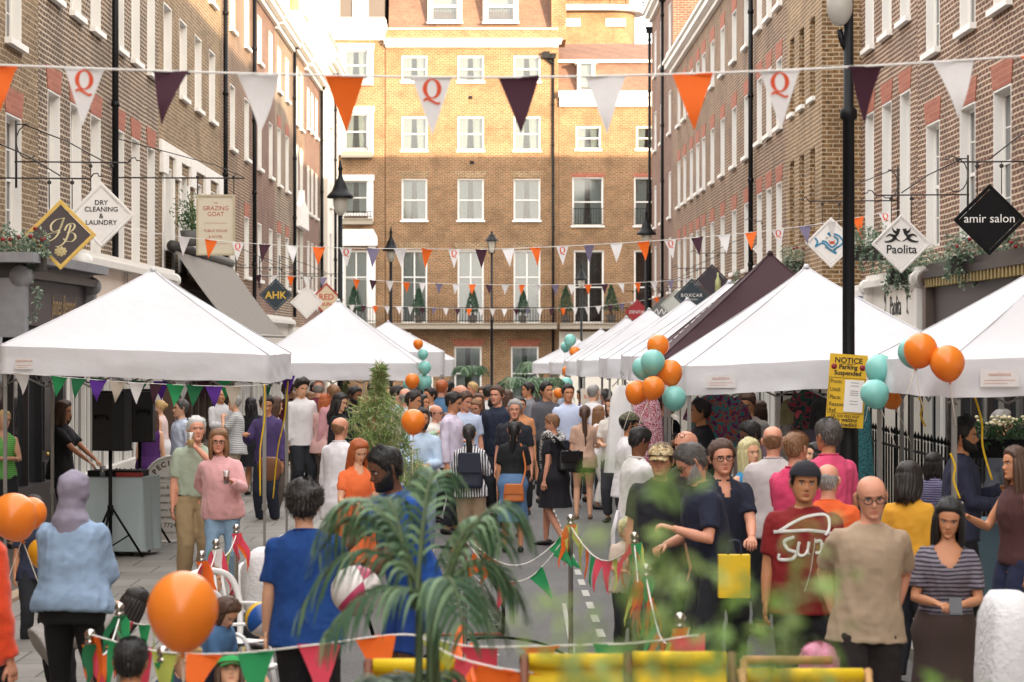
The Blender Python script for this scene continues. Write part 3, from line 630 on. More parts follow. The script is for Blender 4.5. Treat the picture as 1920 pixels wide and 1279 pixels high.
J = [(.12,.50),(-.02,.47),(-.16,.42),(-.28,.28),(-.26,.12),(-.12,.10),(0,.2),(.06,.38),(.1,.50),(.0,.22),(-.1,-.02),(-.25,-.16),(-.42,-.2),(-.5,-.12),(-.44,-.02),(-.26,.04),(0,.06)]
B_ = [(.30,.30),(.22,.0),(.12,-.22),(-.02,-.34),(-.16,-.36)]; B2 = [(.12,.12),(.2,.28),(.34,.34),(.42,.26),(.34,.12),(.2,.06),(.38,.04),(.44,-.08),(.34,-.2),(.18,-.2),(.08,-.12)]
for st in (J, B_, B2): ribbon(mb, sc(st, a*.95), a*.035, -.024, wf=thick)
mb.build('monogram', GILT, e)
mb = MB()
for k in range(3):
    for j in range(9): t = j*.7+k*.35; rr = a*(.05+.045*k); mb.ell((rr*math.cos(t), -.022+.002*k, -a*.48+rr*.8*math.sin(t)), (a*.05, .008, a*.04), 8)
mb.build('rose', P('gilt_rose', '#bfae7e', .6, var=.4, vs=120), e)
e, a = diamond(190, 403, 62, 32.4, -1, 'white diamond sign reading dry cleaning and laundry', WB, WB)
mb = MB()
for t, z in (('DRY', .30), ('CLEANING', .10), ('&', -.10), ('LAUNDRY', -.30)): add_text(mb, t, a*.205, 0, z*a, -.024, bold=.001)
mb.build('lettering', INK, e)
e, a = diamond(517, 553, 31, 60, -1, 'dark teal diamond sign with yellow letters beside the grey awning', P('sign_edge', '#2f4450', .5), NAVYB)
mb = MB(); add_text(mb, 'AHK', a*.62, 0, -a*.22, -.024, bold=.004, sx=1.0); mb.build('lettering', P('yellow_letters', '#d9b23c', .5), e)
diamond(575, 567, 31, 66, -1, 'blank white diamond sign in front of the red one', WB, WB)
e, a = diamond(612, 562, 32, 72, -1, 'cream diamond sign with red border and red lettering at the left', P('red_border', '#b5382a', .5), P('sign_cream', '#d8c8a8', .6))
mb = MB(); add_text(mb, 'RED', a*.48, 0, a*.0, -.024, bold=.004); add_text(mb, 'SUN', a*.30, 0, -a*.36, -.024, bold=.003); mb.build('lettering', P('red_letters', '#c04a34', .5), e)
e, a = diamond(1855, 412, 67, 28.3, 1, 'large black diamond salon sign at the right edge', BLK, BLK)
mb = MB(); add_text(mb, 'amir salon', a*.34, a*.0, -a*.08, -.024); mb.build('lettering', WB, e)
e, a = diamond(1690, 457, 56, 33.6, 1, 'white diamond sign with two black birds above the name', WB, WB)
mb = MB(); add_text(mb, 'Paolita', a*.40, 0, -a*.32, -.024, bold=.002, sx=.95)
for s_ in (-1, 1):
    for st in ([(.10,.5),(.13,.35),(.2,.22),(.12,.12),(.02,.08)], [(.2,.22),(.38,.3),(.52,.22)], [(.2,.2),(.32,.1),(.5,.06),(.56,.10)], [(.13,.35),(.25,.42),(.3,.52)]):
        ribbon(mb, sc([(s_*x, z) for x, z in st], a), a*.09, -.024, wf=lambda t, dx, dz: 1.3*(1-t)+.15)
mb.build('lettering', INK, e)
e, a = diamond(1558, 455, 48, 39.4, 1, 'white diamond sign with a blue fish left of the lamp pole', WB, WB)
mb = MB(); BLU = P('fish_blue', '#2f86ad', .5)
fish = [(-.62,.18),(-.52,.02),(-.6,-.16),(-.4,-.04),(-.25,-.06),(-.02,-.3),(.2,-.42),(.12,-.28),(.36,-.12),(.46,.04),(.3,.26),(.02,.36),(-.12,.34),(.1,.24),(.26,.08),(.2,-.08),(.02,-.18),(-.2,.02),(-.36,.06)]
ribbon(mb, sc(fish, a, 5), a*.07, -.024); mb.build('fish', BLU, e)
mb = MB()
for t, rr, a0, a1 in (('la petite', .27, 150, 30), ('poissonnerie', .30, 215, 325)):
    for i, chh in enumerate(t):
        an = R(a0+(a1-a0)*i/(len(t)-1)); add_text(mb, chh, a*.13, a*(.04+rr*math.cos(an)), a*(-.03+rr*math.sin(an)), -.025)
mb.build('lettering', INK, e)
mb = MB().ell((a*.04, -.026, 0), (a*.09, .004, a*.06), 10)
for s_ in (-1, 1):
    for q in (.2, .5, .8): ribbon(mb, [(a*.04, 0), (a*(.04+s_*.13), a*(q-.5)*.3)], a*.02, -.025)
mb.build('crab', P('crab_red', '#c9503a', .5), e)
e, a = diamond(1441, 467, 30, 53, 1, 'small plain white diamond sign left of the flower boxes', WB, WB); mb = MB(); add_text(mb, 'ATELIER', a*.26, 0, -a*.12, -.024); mb.build('lettering', P('pale_grey_ink', '#b9b4ac', .6), e)
e, a = diamond(1335, 527, 32, 58, 1, 'dark purple diamond sign showing a wine bottle', P('plum_board', '#2e2430', .5), P('plum_board', '#2e2430', .5), bk=True)
MB().lathe([(.0, -.25*1), (.07, -.25), (.07, .0), (.025, .1), (.025, .2), (0, .2)], 12, (a*.35, -.05, 0)).build('bottle_picture', P('bottle_green', '#b9bd86', .4), e)
e, a = diamond(1297, 556, 34, 63, 1, 'dark navy diamond sign lettered in white beyond the burgundy tent', NAVYB, NAVYB)
mb = MB(); add_text(mb, 'BOXCAR', a*.26, 0, -a*.02, -.024, spacing=1.2); add_text(mb, 'BAKER & DELI', a*.11, 0, -a*.2, -.024); mb.build('lettering', WB, e)
diamond(1268, 572, 30, 68, 1, 'pale green grey diamond sign behind the navy one', P('sage_board', '#b9bfb8', .5), P('sage_board2', '#c8ccc6', .5))
e, a = diamond(1244, 586, 30, 72, 1, 'grey diamond sign with white script beyond the navy one', P('grey_board', '#6c706e', .5), P('grey_board', '#6c706e', .5)); mb = MB(); ribbon(mb, sc([(-.6,0),(-.4,.2),(-.3,-.1),(-.1,.2),(0,-.1),(.2,.15),(.4,-.05),(.6,.1)], a), a*.06, -.03); mb.build('lettering', WB, e)
e, a = diamond(1195, 585, 24, 78, 1, 'small red diamond sign next to the far street lamp', P('red_board', '#a3242c', .5), P('red_board', '#a3242c', .5)); mb = MB(); add_text(mb, 'DENTAL', a*.34, 0, -a*.12, -.03); mb.build('lettering', WB, e)
# pub sign
Y = 41.0; p = W(404.5, 422, Y); k = Y/F
e = empty('pub_sign', 'cream rectangular pub sign with red lettering hanging from an iron bar', 'pub sign', tuple(p), R(4))
hw, hh = 36*k, 57*k; CRM = P('pub_cream', '#cfc6b0', .6, var=.05)
MB().box(-hw, hw, -.02, .02, -hh, hh).build('board', CRM, e)
mb = MB()
for (x0, x1, z0, z1) in ((-hw, hw, hh-.035, hh), (-hw, hw, -hh, -hh+.035), (-hw, -hw+.035, -hh+.035, hh-.035), (hw-.035, hw, -hh+.035, hh-.035)): mb.box(x0, x1, -.04, .04, z0, z1)
mb.build('frame', P('pub_frame', '#b9ae92', .5), e)
mb = MB()
for t, sz, z in (('THE', .04, .36), ('GRAZING', .105, .25), ('GOAT', .105, .15), ('PUBLIC HOUSE', .062, -.12), ('& HOTEL', .062, -.22)): add_text(mb, t, sz, 0, z, -.022, sx=.95)
for z in (.03, -.32): mb.box(-.2, .2, -.024, -.021, z, z+.004)
mb.build('lettering', P('pub_red', '#a84a3c', .6), e)
mb = MB(); mb.tube([(-hw-.12, 0, hh+.28), (hw+.16, 0, hh+.28)], .014, 6)
for x in (-hw+.02, hw-.02): mb.tube([(x, 0, hh+.28), (x, 0, hh-.02)], .01, 5); mb.ell((x, 0, hh+.30), (.03, .03, .03), 8)
wx = XL-p.x; mb.tube([(wx, 0, hh+.95), (0, 0, hh+.5), (hw+.14, 0, hh+.3)], .008, 5); mb.tube([(wx, 0, hh+.28), (-hw-.12, 0, hh+.28)], .014, 6); mb.build('bracket', IRON, e)
# ================= bunting =================
FAB = lambda n, c: P(n, c, .85, var=.06, vs=20, trans=.25)
PM = {'o': FAB('bunting_orange', '#ee6d24'), 'w': FAB('bunting_white', '#e8e6e6'), 'q': FAB('bunting_white', '#e8e6e6'), 'd': FAB('bunting_plum', '#452533'), 'u': FAB('bunting_mauve', '#7d7590'),
      'g': FAB('bunting_green', '#2f9a5e'), 'G': FAB('bunting_dark_green', '#1d6a42'), 'p': FAB('bunting_purple', '#5d2f96'), 'b': FAB('bunting_beige', '#b8ab9b'), 'r': FAB('bunting_pink', '#dd4a60'), 'l': FAB('bunting_lime', '#c7d267')}
QRED = P('q_print', '#d9532c', .7); GREYP = P('faint_print', '#c9c4c2', .7)
_pen = {}
def pennant_mesh(w, h, seed, mat, q=False):
    key = (round(w, 3), round(h, 3), seed % 9, mat.name, q)
    if key in _pen: return _pen[key]
    rnd = random.Random(seed % 9); cu = rnd.uniform(-.25, .25); tw = rnd.uniform(-.4, .4)
    if q: cu = tw = 0
    mb = MB(); n = 6; vs = []
    for i in range(n+1):
        t = i/n; hw = w/2*(1-t); y = cu*h*math.sin(t*2.2); wq = 0 if q else .012
        vs += [(-hw, y-tw*hw, -h*t), (0, y+wq*math.sin(t*6), -h*t), (hw, y+tw*hw, -h*t)]
    mb.add(vs, [(3*i+j, 3*i+3+j, 3*i+4+j, 3*i+1+j) for i in range(n) for j in range(2)], 0, True)
    mb.box(-w/2, w/2, -.002, .002, -.012*w/.2, 0)
    _pen[key] = mb.mesh('pennant', mat); return _pen[key]
def qlogo(w, h):
    k = ('Q', round(w, 3))
    if k in _pen: return _pen[k]
    mb = MB(); n = 28; a, b = w*.235, w*.25; ai, bi = w*.125, w*.215; vs = []
    for i in range(n):
        t = 2*math.pi*i/n; vs += [(a*math.cos(t), -.004, -h*.20+b*math.sin(t)), (ai*math.cos(t), -.004, -h*.20+bi*math.sin(t))]
    mb.add(vs, [(2*i, 2*i+1, (2*i+3) % (2*n), (2*i+2) % (2*n)) for i in range(n)])
    ribbon(mb, sc([(-.9, -1.15), (-.75, -.95), (-.45, -.98), (.0, -1.25), (.5, -1.5), (.85, -1.42), (1.0, -1.2)], b, 4), w*.055, -.004) if False else ribbon(mb, [(x*b, z*b-h*.20) for x, z in ((-.85, -1.2), (-.6, -1.0), (-.3, -1.08), (.1, -1.3), (.5, -1.5), (.8, -1.42))], w*.06, -.004)
    _pen[k] = mb.mesh('q_emblem', QRED); return _pen[k]
def bunting(label, pts, seq, start, step, w, h, cord=.006, group='lines of triangular flags across the street', off=0, mats=None, cordmat=None, name='bunting'):
    pts = [Vector(p) for p in pts]; path = catmull(pts, 10); L0 = path[0]
    e = empty(name, label, 'bunting', tuple(L0), group=group)
    MB().tube([p-L0 for p in path], cord, 6).build('cord', cordmat or P('white_cord', '#e4e2de', .8, var=.05), e)
    # arc length walk
    d = [0]
    for i in range(1, len(path)): d.append(d[-1]+(path[i]-path[i-1]).length)
    s = start; k = 0
    while s < d[-1]:
        i = max(j for j in range(len(d)) if d[j] <= s); i = min(i, len(path)-2); t = (s-d[i])/(d[i+1]-d[i]); p = path[i].lerp(path[i+1], t)
        c = seq[k % len(seq)]; tang = path[i+1]-path[i]
        if c != ' ':
            o = inst('pennant', pennant_mesh(w, h, k*7+off, PM[c], c == 'q'), e, tuple(p-L0), math.atan2(tang.y, tang.x)); o.rotation_euler = (R(random.uniform(-12, 12)), -math.atan2(tang.z, math.hypot(tang.x, tang.y))+R(random.uniform(-4, 4)), math.atan2(tang.y, tang.x)+R(random.uniform(-24, 24)))
            if c == 'q': inst('q_emblem', qlogo(w, h), o)
        s += step; k += 1
    return e
Y = 12.0
near = [W(-900, 60, Y), W(-300, 108, Y), W(0, 122, Y), W(500, 139, Y), W(960, 145, Y), W(1440, 133, Y), W(1920, 105, Y), W(2300, 70, Y), W(2900, 0, Y)]
# first visible flag orange at x=-10
L1 = (near[1]-near[0]).length+(near[2]-near[1]).length
x0 = (-10-163*5)  # flags every 163 px
bunting('nearest line of large white plum and orange flags across the whole street', near, 'woqd', ((x0+900)*Y/F)+.02, 163*Y/F, 75*Y/F, 108*Y/F, .006)
Y = 39.0
bunting('second line of flags hanging just above the tents', [Vector((XL, Y, W(0, 415, Y).z)), W(330, 443, Y), W(560, 462, Y), W(800, 467, Y), W(960, 466, Y), W(1250, 450, Y), W(1500, 425, Y), W(1680, 395, Y), W(1700, 392, Y)], 'woqdwoqu', (347-180)*Y/F+.0, 50.7*Y/F, 23*Y/F, 36*Y/F, .006)
Y = 64.0
bunting('third line of flags in front of the brick building', [W(475, 515, Y), W(620, 521, Y), W(800, 531, Y), W(960, 534, Y), W(1150, 532, Y), W(1340, 520, Y)], 'dwowuwo', 8*Y/F, 31*Y/F, 14*Y/F, 20*Y/F, .007)
Y = 86.0
bunting('farthest line of tiny flags level with the balcony', [W(590, 570, Y), W(720, 574, Y), W(900, 579, Y), W(1080, 577, Y), W(1195, 565, Y), W(1235, 556, Y)], 'wduwdoww', 4*Y/F, 22*Y/F, 11*Y/F, 15*Y/F, .008)
# ================= gazebo tents =================
CANV = P('white_canvas', '#dedee2', .75, var=.05, vs=1.5, bump=.55, bs=5, trans=.14)
PLUM = P('plum_canvas', '#3a2027', .8, var=.1, vs=4, bump=.1, bs=14)
ALU = P('aluminium_leg', '#8d8b88', .4, metal=.6, var=.1)
def tent(x0, Y0, wd, zp, label, canv=CANV, eave=2.46, val=.31, dz=(0, 0, 0, 0), rz=0, legs=True, dep=3.0, text=None, seed=0, name='market_tent'):
    g = G(Y0); e = empty(name, label, 'tent', (x0+wd/2, Y0+dep/2, g), rz, group='pop up tents along the street'); hx, hy = wd/2, dep/2
    def cz(x, y):   # eave height at the edge by bilinear corner offsets: fl, fr, bl, br
        u, v = (x/hx+1)/2, (y/hy+1)/2; return eave+(dz[0]*(1-u)+dz[1]*u)*(1-v)+(dz[2]*(1-u)+dz[3]*u)*v
    rnd = random.Random(seed); nz = Vector((seed*3.1, seed, 0))
    N_ = 18; mb = MB(); zpk = zp-g
    for sidei in range(4):
        vs = []
        for i in range(N_+1):
            v = i/N_
            for j in range(N_+1):
                u = j/N_*2-1
                ex, ey = ((u*hx, -hy), (hx, u*hy), (-u*hx, hy), (-hx, -u*hy))[sidei]
                x, y = ex*v, ey*v
                z = zpk+(cz(ex, ey)-zpk)*v**.93
                inner = (1-abs(u)**2.2); z -= .16*inner*math.sin(math.pi*min(1, v*.98))*v
                z += .012*noise.noise(Vector((x*2.2, y*2.2, seed)))+.010*inner*math.sin(u*9+seed)*v*v*(1-v)*2
                vs.append((x*(1+.002), y, z))
        W_ = N_+1; mb.add(vs, [(i*W_+j, (i+1)*W_+j, (i+1)*W_+j+1, i*W_+j+1) for i in range(N_) for j in range(N_)], 0, True)
    cn = mb.build('canopy', canv, e)
    sm_ = MB()
    for (ex, ey) in ((-hx, -hy), (hx, -hy), (hx, hy), (-hx, hy)): sm_.tube([(ex*v*1.002, ey*v, zpk+(cz(ex, ey)-zpk)*v**.93+.003) for v in np.linspace(0, 1, 14)], .010, 6, ry=.006)
    sm_.tube([(0, 0, zpk-.02), (0, 0, zpk+.03)], [.05, .02], 8)
    sm_.build('ridge_seam', canv, cn)
    mb = MB(); n = 150; ring = []
    per = [(-hx, -hy), (hx, -hy), (hx, hy), (-hx, hy), (-hx, -hy)]
    for s_ in range(4):
        for j in range(n//4): t = j/(n//4); ring.append((per[s_][0]+(per[s_+1][0]-per[s_][0])*t, per[s_][1]+(per[s_+1][1]-per[s_][1])*t, s_))
    m = len(ring); rows = 7; vs = []
    for r_ in range(rows):
        q = r_/(rows-1)
        for k, (x, y, s_) in enumerate(ring):
            nx, ny = ((0, -1), (1, 0), (0, 1), (-1, 0))[s_]
            wv = q*.035*noise.noise(Vector((x*2.0, y*2.0, q*1.5+seed)))+q*.018*noise.noise(Vector((x*6, y*6, q*2+seed)))+.012*q+.006
            top = cz(x, y)+.012*noise.noise(Vector((x*2.2, y*2.2, seed)))
            vs.append((x+nx*wv, y+ny*wv, top-val*q+.012*q*noise.noise(Vector((x*1.5, y*1.5, 9+seed)))))
    mb.add(vs, [(r_*m+k, (r_+1)*m+k, (r_+1)*m+(k+1) % m, r_*m+(k+1) % m) for r_ in range(rows-1) for k in range(m)], 0, True)
    mb.build('valance', canv, e)
    if legs:
        for i, (sx, sy) in enumerate(((-1, -1), (1, -1), (-1, 1), (1, 1))):
            x, y = sx*(hx-.05), sy*(hy-.05); zt = cz(x, y)-.02
            l = MB().box(x-.02, x+.02, y-.02, y+.02, .75, zt).box(x-.014, x+.014, y-.014, y+.014, .01, .75).box(x-.028, x+.028, y-.028, y+.028, .72, .79).box(x-.04, x+.04, y-.04, y+.04, 0, .01)
            l.build('leg', ALU, e)
        mb = MB()
        for k in range(6):
            a, b = -hx+wd*k/6, -hx+wd*(k+1)/6; zt = eave-.12; zb = eave-.36
            for yy in (-hy+.06, hy-.06): mb.tube([(a, yy, zt if k % 2 else zb), (b, yy, zb if k % 2 else zt)], .011, 5); mb.tube([(a, yy, zb if k % 2 else zt), (b, yy, zt if k % 2 else zb)], .011, 5)
        for xx in (-hx+.06, hx-.06):
            for k in range(6):
                a, b = -hy+dep*k/6, -hy+dep*(k+1)/6; mb.tube([(xx, a, zt if k % 2 else zb), (xx, b, zb if k % 2 else zt)], .011, 5)
        mb.tube([(0, 0, zb+.2), (0, 0, zpk-.05)], .02, 6); mb.tube([(-hx, 0, zb+.2), (hx, 0, zb+.2)], .012, 5); mb.tube([(0, -hy, zb+.2), (0, hy, zb+.2)], .012, 5)
        mb.build('truss', ALU, e)
    return e
T1 = tent(-5.51, 27.0, 3.0, 3.33, 'big white tent at the left over the DJ table', dz=(.10, 0, .06, 0), seed=1)
LBL = P('tent_label', '#dcd9d8', .6); FAINT = P('faint_red_print', '#cf9f94', .7)
def tentlabel(t, x, y, z, w=.32, h=.14):
    o = MB().box(x-w/2, x+w/2, y-.004, y, z-h/2, z+h/2).build('maker_label', LBL, t)
    mb = MB(); add_text(mb, 'casablanca', .045, x, z+.02, y-.006); mb.box(x-w*.4, x+w*.4, y-.006, y-.005, z-.02, z-.014); mb.box(x-w*.4, x+w*.2, y-.006, y-.005, z-.045, z-.04); mb.build('print', FAINT, o)
tentlabel(T1, -1.22, -1.56, 2.36, .20, .12)
tent(-4.35, 42.9, 3.0, 3.25, 'second white tent from the left with balloons at its corner', eave=2.39, seed=2)
tent(-4.35, 64.0, 3.0, 3.06, 'third white tent on the left, half hidden behind the second', eave=2.73, seed=3, val=.6)
tent(-4.3, 79.5, 3.0, 2.80, 'farthest small white tent on the left side', eave=2.58, seed=4, val=.55)
TA = tent(3.66, 19.9, 3.0, 3.33, 'white tent cut off by the right edge with orange balloons on its corner', rz=R(3), seed=5, eave=2.45, dz=(0, .1, 0, .1)); tentlabel(TA, -1.10, -1.555, 2.30)
TB_ = tent(2.06, 26.0, 3.0, 3.33, 'largest white tent on the right behind the black lamp pole', eave=2.37, dz=(-.03, .10, 0, .08), seed=6); tentlabel(TB_, -1.12, -1.555, 2.18)
TC = tent(2.06, 29.6, 3.0, 3.62, 'burgundy tent with white chequered print rising behind the big white one', canv=PLUM, eave=2.43, seed=7)
mb = MB()
for i in range(14):
    for j in range(3):
        if (i+j*2) % 3: t = .30+i*.05; mb.add([(-1.5*t-.002, -1.3*t+j*.07-.2, 3.75-1.28*t+.05), (-1.5*(t+.035), -1.3*t+j*.07-.2, 3.75-1.28*(t+.035)+.05), (-1.5*(t+.035), -1.3*t+j*.07-.14, 3.75-1.28*(t+.035)+.05), (-1.5*t, -1.3*t+j*.07-.14, 3.75-1.28*t+.05)], [(0, 1, 2, 3)])
mb.build('chequer_print', WB, TC)
for (Y, zp, x, s_, lab) in ((33.8, 3.36, 1.95, 8, 'white tent with peak right behind the burgundy one'), (41.5, 3.25, 1.95, 9, 'white tent two places beyond the burgundy one'), (50.5, 3.20, 1.85, 10, 'white tent in the middle of the right row below the red dental sign'), (58.5, 3.12, 1.8, 11, 'white tent third from the far end of the right row'), (70.5, 2.9, 1.7, 12, 'white tent second from the far end of the right row'), (80.5, 2.62, 1.35, 13, 'farthest white tent of the right row')):
    tent(x, Y, 3.0, zp, lab, seed=s_, eave=2.46, val=.34)
bunting('green purple and beige flags strung under the edge of the left tent', [Vector((-5.5, 26.95, 2.14)), Vector((-5.0, 26.9, 2.10)), Vector((-4.0, 26.9, 2.02)), Vector((-3.0, 26.9, 1.98)), Vector((-2.5, 26.9, 2.0))], 'w gGpbwdgGpb w', .25, .215, .19, .24, .004, group='small flag strings on the tents')
bunting('flags strung along the back of the left tent', [Vector((-5.5, 29.9, 2.1)), Vector((-4.5, 29.9, 2.0)), Vector((-3.4, 29.9, 2.0)), Vector((-2.5, 29.9, 2.06))], 'wdgwGp', .1, .26, .19, .24, .004, group='small flag strings on the tents')
# ================= balloons =================
ORB = P('balloon_orange', '#ff9130', .28, var=.03, vs=2, trans=.22, coat=.2); TEAL = P('balloon_teal', '#93d8d0', .28, var=.03, vs=2, trans=.22, coat=.2)
_bm = {}
def balloon_mesh(c):
    if c in _bm: return _bm[c]
    prof = []
    for i in range(22):
        t = math.pi*i/21; r = math.sin(t); z = -math.cos(t)
        if z < 0: r *= (1-.16*abs(z)**1.5); z *= 1.14
        prof.append((max(0, r), z))
    mb = MB().lathe(prof, 30); kn = MB().lathe([(.02, -1.13), (.05, -1.16), (.035, -1.19), (.10, -1.25), (.0, -1.22)], 10)
    _bm[c] = (mb.mesh('balloon', c), kn.mesh('knot', c)); return _bm[c]
def balloon(px, py, r, Y, c, label, string=.5, tilt=(0, 0), sc_=1.0):
    p = W(px, py, Y); k = r*Y/F; a, b = balloon_mesh(c)
    e = inst('balloon', a, None, tuple(p)); e.scale = (k, k, k*sc_); e.rotation_euler = (R(tilt[0]), R(tilt[1]), random.random()*6); tag(e, label, 'balloon', 'party balloons')
    inst('knot', b, e)
    if string: MB().tube([(0, 0, -1.2), (.1, .05, -1.2-string*.5/k), (.0, 0, -1.2-string/k)], .0035/k, 5).build('string', P('balloon_ribbon', '#d8cfc0', .7), e)
    return e
balloon(343, 1143, 67, 9.4, ORB, 'huge orange balloon floating in the left foreground', 1.2, sc_=1.08)
balloon(25, 968, 44, 17.2, ORB, 'orange balloon at the left edge behind the denim jacket', .7, (10, 20))
balloon(58, 962, 30, 17.5, ORB, 'part hidden orange balloon second from the left edge', .6, (0, -20))
balloon(80, 1036, 28, 18.2, P('balloon_yellow', '#f0a820', .3, trans=.2), 'yellow orange balloon low behind the denim jacket', .4)
balloon(775, 790, 23, 22.5, ORB, 'orange balloon held in front of the face of the man in light blue', .5)
for (x, y, r, Y, c, l) in ((773, 714, 14, 42.4, ORB, 'orange balloon lowest at the corner of the second left tent'), (795, 716, 15, 42.6, TEAL, 'teal balloon right of the orange one on the second left tent'), (768, 722, 13, 42.9, TEAL, 'teal balloon mostly hidden behind the orange one'),
    (796, 689, 12.5, 42.5, TEAL, 'middle teal balloon in the column by the second left tent'), (793, 664, 10, 42.5, TEAL, 'small teal balloon below the topmost orange one'), (784, 645, 9.5, 42.5, ORB, 'small orange balloon topmost beside the left tents')):
    balloon(x, y, r, Y, c, l, .3)
for (x, y, r, Y, c, l) in ((1234, 648, 21, 25.4, ORB, 'topmost orange balloon of the cluster on the big right tent corner'), (1224, 678, 23, 25.2, TEAL, 'front teal balloon in the big right cluster'), (1206, 690, 21, 25.5, TEAL, 'teal balloon left behind in the big right cluster'),
    (1256, 698, 24, 25.3, ORB, 'orange balloon at the right of the big cluster'), (1194, 735, 22, 25.3, ORB, 'lower left orange balloon of the big cluster'), (1225, 727, 22, 25.0, ORB, 'front lower orange balloon of the big cluster'), (1264, 746, 23, 25.2, TEAL, 'lowest teal balloon of the big right cluster'),
    (1649, 691, 27, 22.3, TEAL, 'upper teal balloon right of the yellow notice'), (1640, 738, 27, 22.1, TEAL, 'lower teal balloon right of the yellow notice'), (1669, 742, 24, 22.6, ORB, 'orange balloon half hidden behind the teal ones by the notice'),
    (1726, 656, 32, 19.4, ORB, 'large orange balloon with teal one behind it on the right tent'), (1776, 680, 33, 19.3, ORB, 'large orange balloon rightmost on the right tent'), (1712, 660, 29, 19.8, TEAL, 'teal balloon peeking out behind the large orange one'),
    (1069, 638, 11.5, 62, TEAL, 'upper teal balloon far down the right row'), (1061, 650, 10, 62.3, TEAL, 'lower teal balloon far down the right row'), (1078, 660, 10.5, 61.8, ORB, 'orange balloon under the teal pair far down the street'), (1064, 696, 10.5, 60, ORB, 'lone orange balloon above the smiling man'), (1062, 719, 12, 55, TEAL, 'teal balloon directly behind the smiling man'), (1047, 737, 9.5, 45, ORB, 'orange balloon between the suited man and the smiling man')):
    balloon(x, y, r, Y, c, l, .35, (random.uniform(-20, 20), random.uniform(-25, 25)))
balloon(1908, 640, 8, 60, P('balloon_red', '#c03030', .3), 'tiny red balloon far right', 0) if False else None
# ================= leaves =================
def leafmat(n, c, var=.35): return P(n, c, .5, var=var, vs=6, trans=.35)
def leaves(mb, pts, size, rnd, asp=.45, mi=0, droop=0):
    for p in pts:
        d = Vector((rnd.gauss(0, 1), rnd.gauss(0, 1), rnd.gauss(0, 1)-droop)).normalized(); u = d.orthogonal().normalized(); u.rotate(Matrix.Rotation(rnd.random()*6.28, 3, d)); s = size*rnd.uniform(.6, 1.3)
        p = Vector(p); n_ = d.cross(u); mb.add([p, p+d*s*.5+u*s*asp*.5+n_*s*.06, p+d*s, p+d*s*.5-u*s*asp*.5+n_*s*.06], [(0, 1, 2, 3)], mi)
CON = [leafmat('conifer_green', '#2c4a34'), leafmat('conifer_green_light', '#48694c')]
def conifer(px, pyb, hpx, Y, label, potc='#5d5650'):
    k = Y/F; p = W(px, pyb, Y); h = hpx*k; r = h*.17
    e = empty('potted_conifer', label, 'potted tree', tuple(p), group='cone shaped trees on the balcony')
    MB().lathe([(r*.75, 0), (r*.95, h*.24), (r*1.0, h*.25), (r*.85, h*.25), (r*.8, h*.22), (0, h*.22)], 4, M=Matrix.Rotation(R(45), 3, 'Z'), sm=False).build('planter', P('planter_grey', potc, .7), e)
    MB().tube([(0, 0, h*.22), (0, 0, h*.4)], r*.1, 6).build('trunk', P('bark', '#4b3a2c', .9), e)
    rnd = random.Random(px); mb = MB()
    for i in range(1500):
        t = rnd.random(); z = h*(.34+.66*t); rr = r*1.25*(1-t)**.75*(1+.15*noise.noise(Vector((i*.01, z*5, px)))); a = rnd.random()*6.28; q = rnd.uniform(.55, 1)**.5
        leaves(mb, [(rr*q*math.cos(a), rr*q*math.sin(a), z)], h*.045, rnd, .5, rnd.random() < .35, -1)
    mb.build('crown', CON, e)
for (x, hp, l) in ((785, 66, 'cone shaped potted tree under the left tall window'), (886, 68, 'slim cone shaped potted tree under the middle tall window'), (981, 62, 'cone shaped potted tree under the right tall window of the main house'), (1061, 70, 'cone shaped potted tree left of the dark open windows'), (1146, 72, 'cone shaped potted tree between the dark balcony windows'), (664, 70, 'cone shaped potted tree on the white trimmed balcony')):
    conifer(x, 608, hp, YB-.55, l)
def trailing(px0, px1, py, Y, side, label, n=900, drop=.7, flowers=None, h=.35, wallx=None, col='#5f7560'):
    a = W(px0, py, Y); k = Y/F; wdt = (px1-px0)*k
    e = empty('flower_box', label, 'planter', tuple(a), group='planted window boxes')
    rnd = random.Random(px0); L_ = wdt
    MB().box(0, L_, -.12, .12, -.22, 0).build('trough', P('trough_dark', '#34302c', .7), e)
    mb = MB()
    for i in range(n):
        x = rnd.uniform(-.05, L_+.05); 
        if rnd.random() < .6: z = rnd.uniform(-.03, h)*rnd.random()**.3*(.6+.5*noise.noise(Vector((x*3, 0, px0)))+.3); y = rnd.uniform(-.2, .15)
        else:
            c = noise.noise(Vector((round(x*7)*.9, 3, px0))); z = -drop*max(0, c+.3)*rnd.random()*1.3; x = round(x*7)/7+rnd.gauss(0, .02)+.05*math.sin(z*8); y = -.16+rnd.gauss(0, .03)
        leaves(mb, [(x, y, z)], .055, rnd, .6, int(rnd.random() < .4), .5)
    mb.build('foliage', [leafmat('ivy', col), leafmat('silver_leaf', '#9fae98', .2)], e)
    if flowers:
        mb = MB()
        for i in range(14): mb.ell((rnd.uniform(0, L_), rnd.uniform(-.2, 0), rnd.uniform(.1, h*.9)), (.03, .03, .025), 7)
        mb.build('flowers', P('petals_'+flowers, flowers, .6), e)
trailing(-20, 85, 475, 29.5, -1, 'box of grey green trailing plants with red flowers above the brown shop', 1500, .8, '#8c2028')
trailing(1600, 1660, 462, 37, 1, 'window box of silver trailing leaves right of the lamp pole', 900, .7)
trailing(1665, 1775, 505, 34.5, 1, 'dark planter of trailing leaves under the bird sign', 1500, .9)
trailing(1780, 1925, 480, 30.5, 1, 'trailing plants under the black salon sign', 1600, .8, '#8c2028')
trailing(1470, 1540, 490, 46, 1, 'window box with dark red flowers left of the fish sign', 1000, .5, '#7c2a2c')
trailing(1380, 1400, 527, 58, 1, 'small far window box behind the burgundy tent', 400, .3)
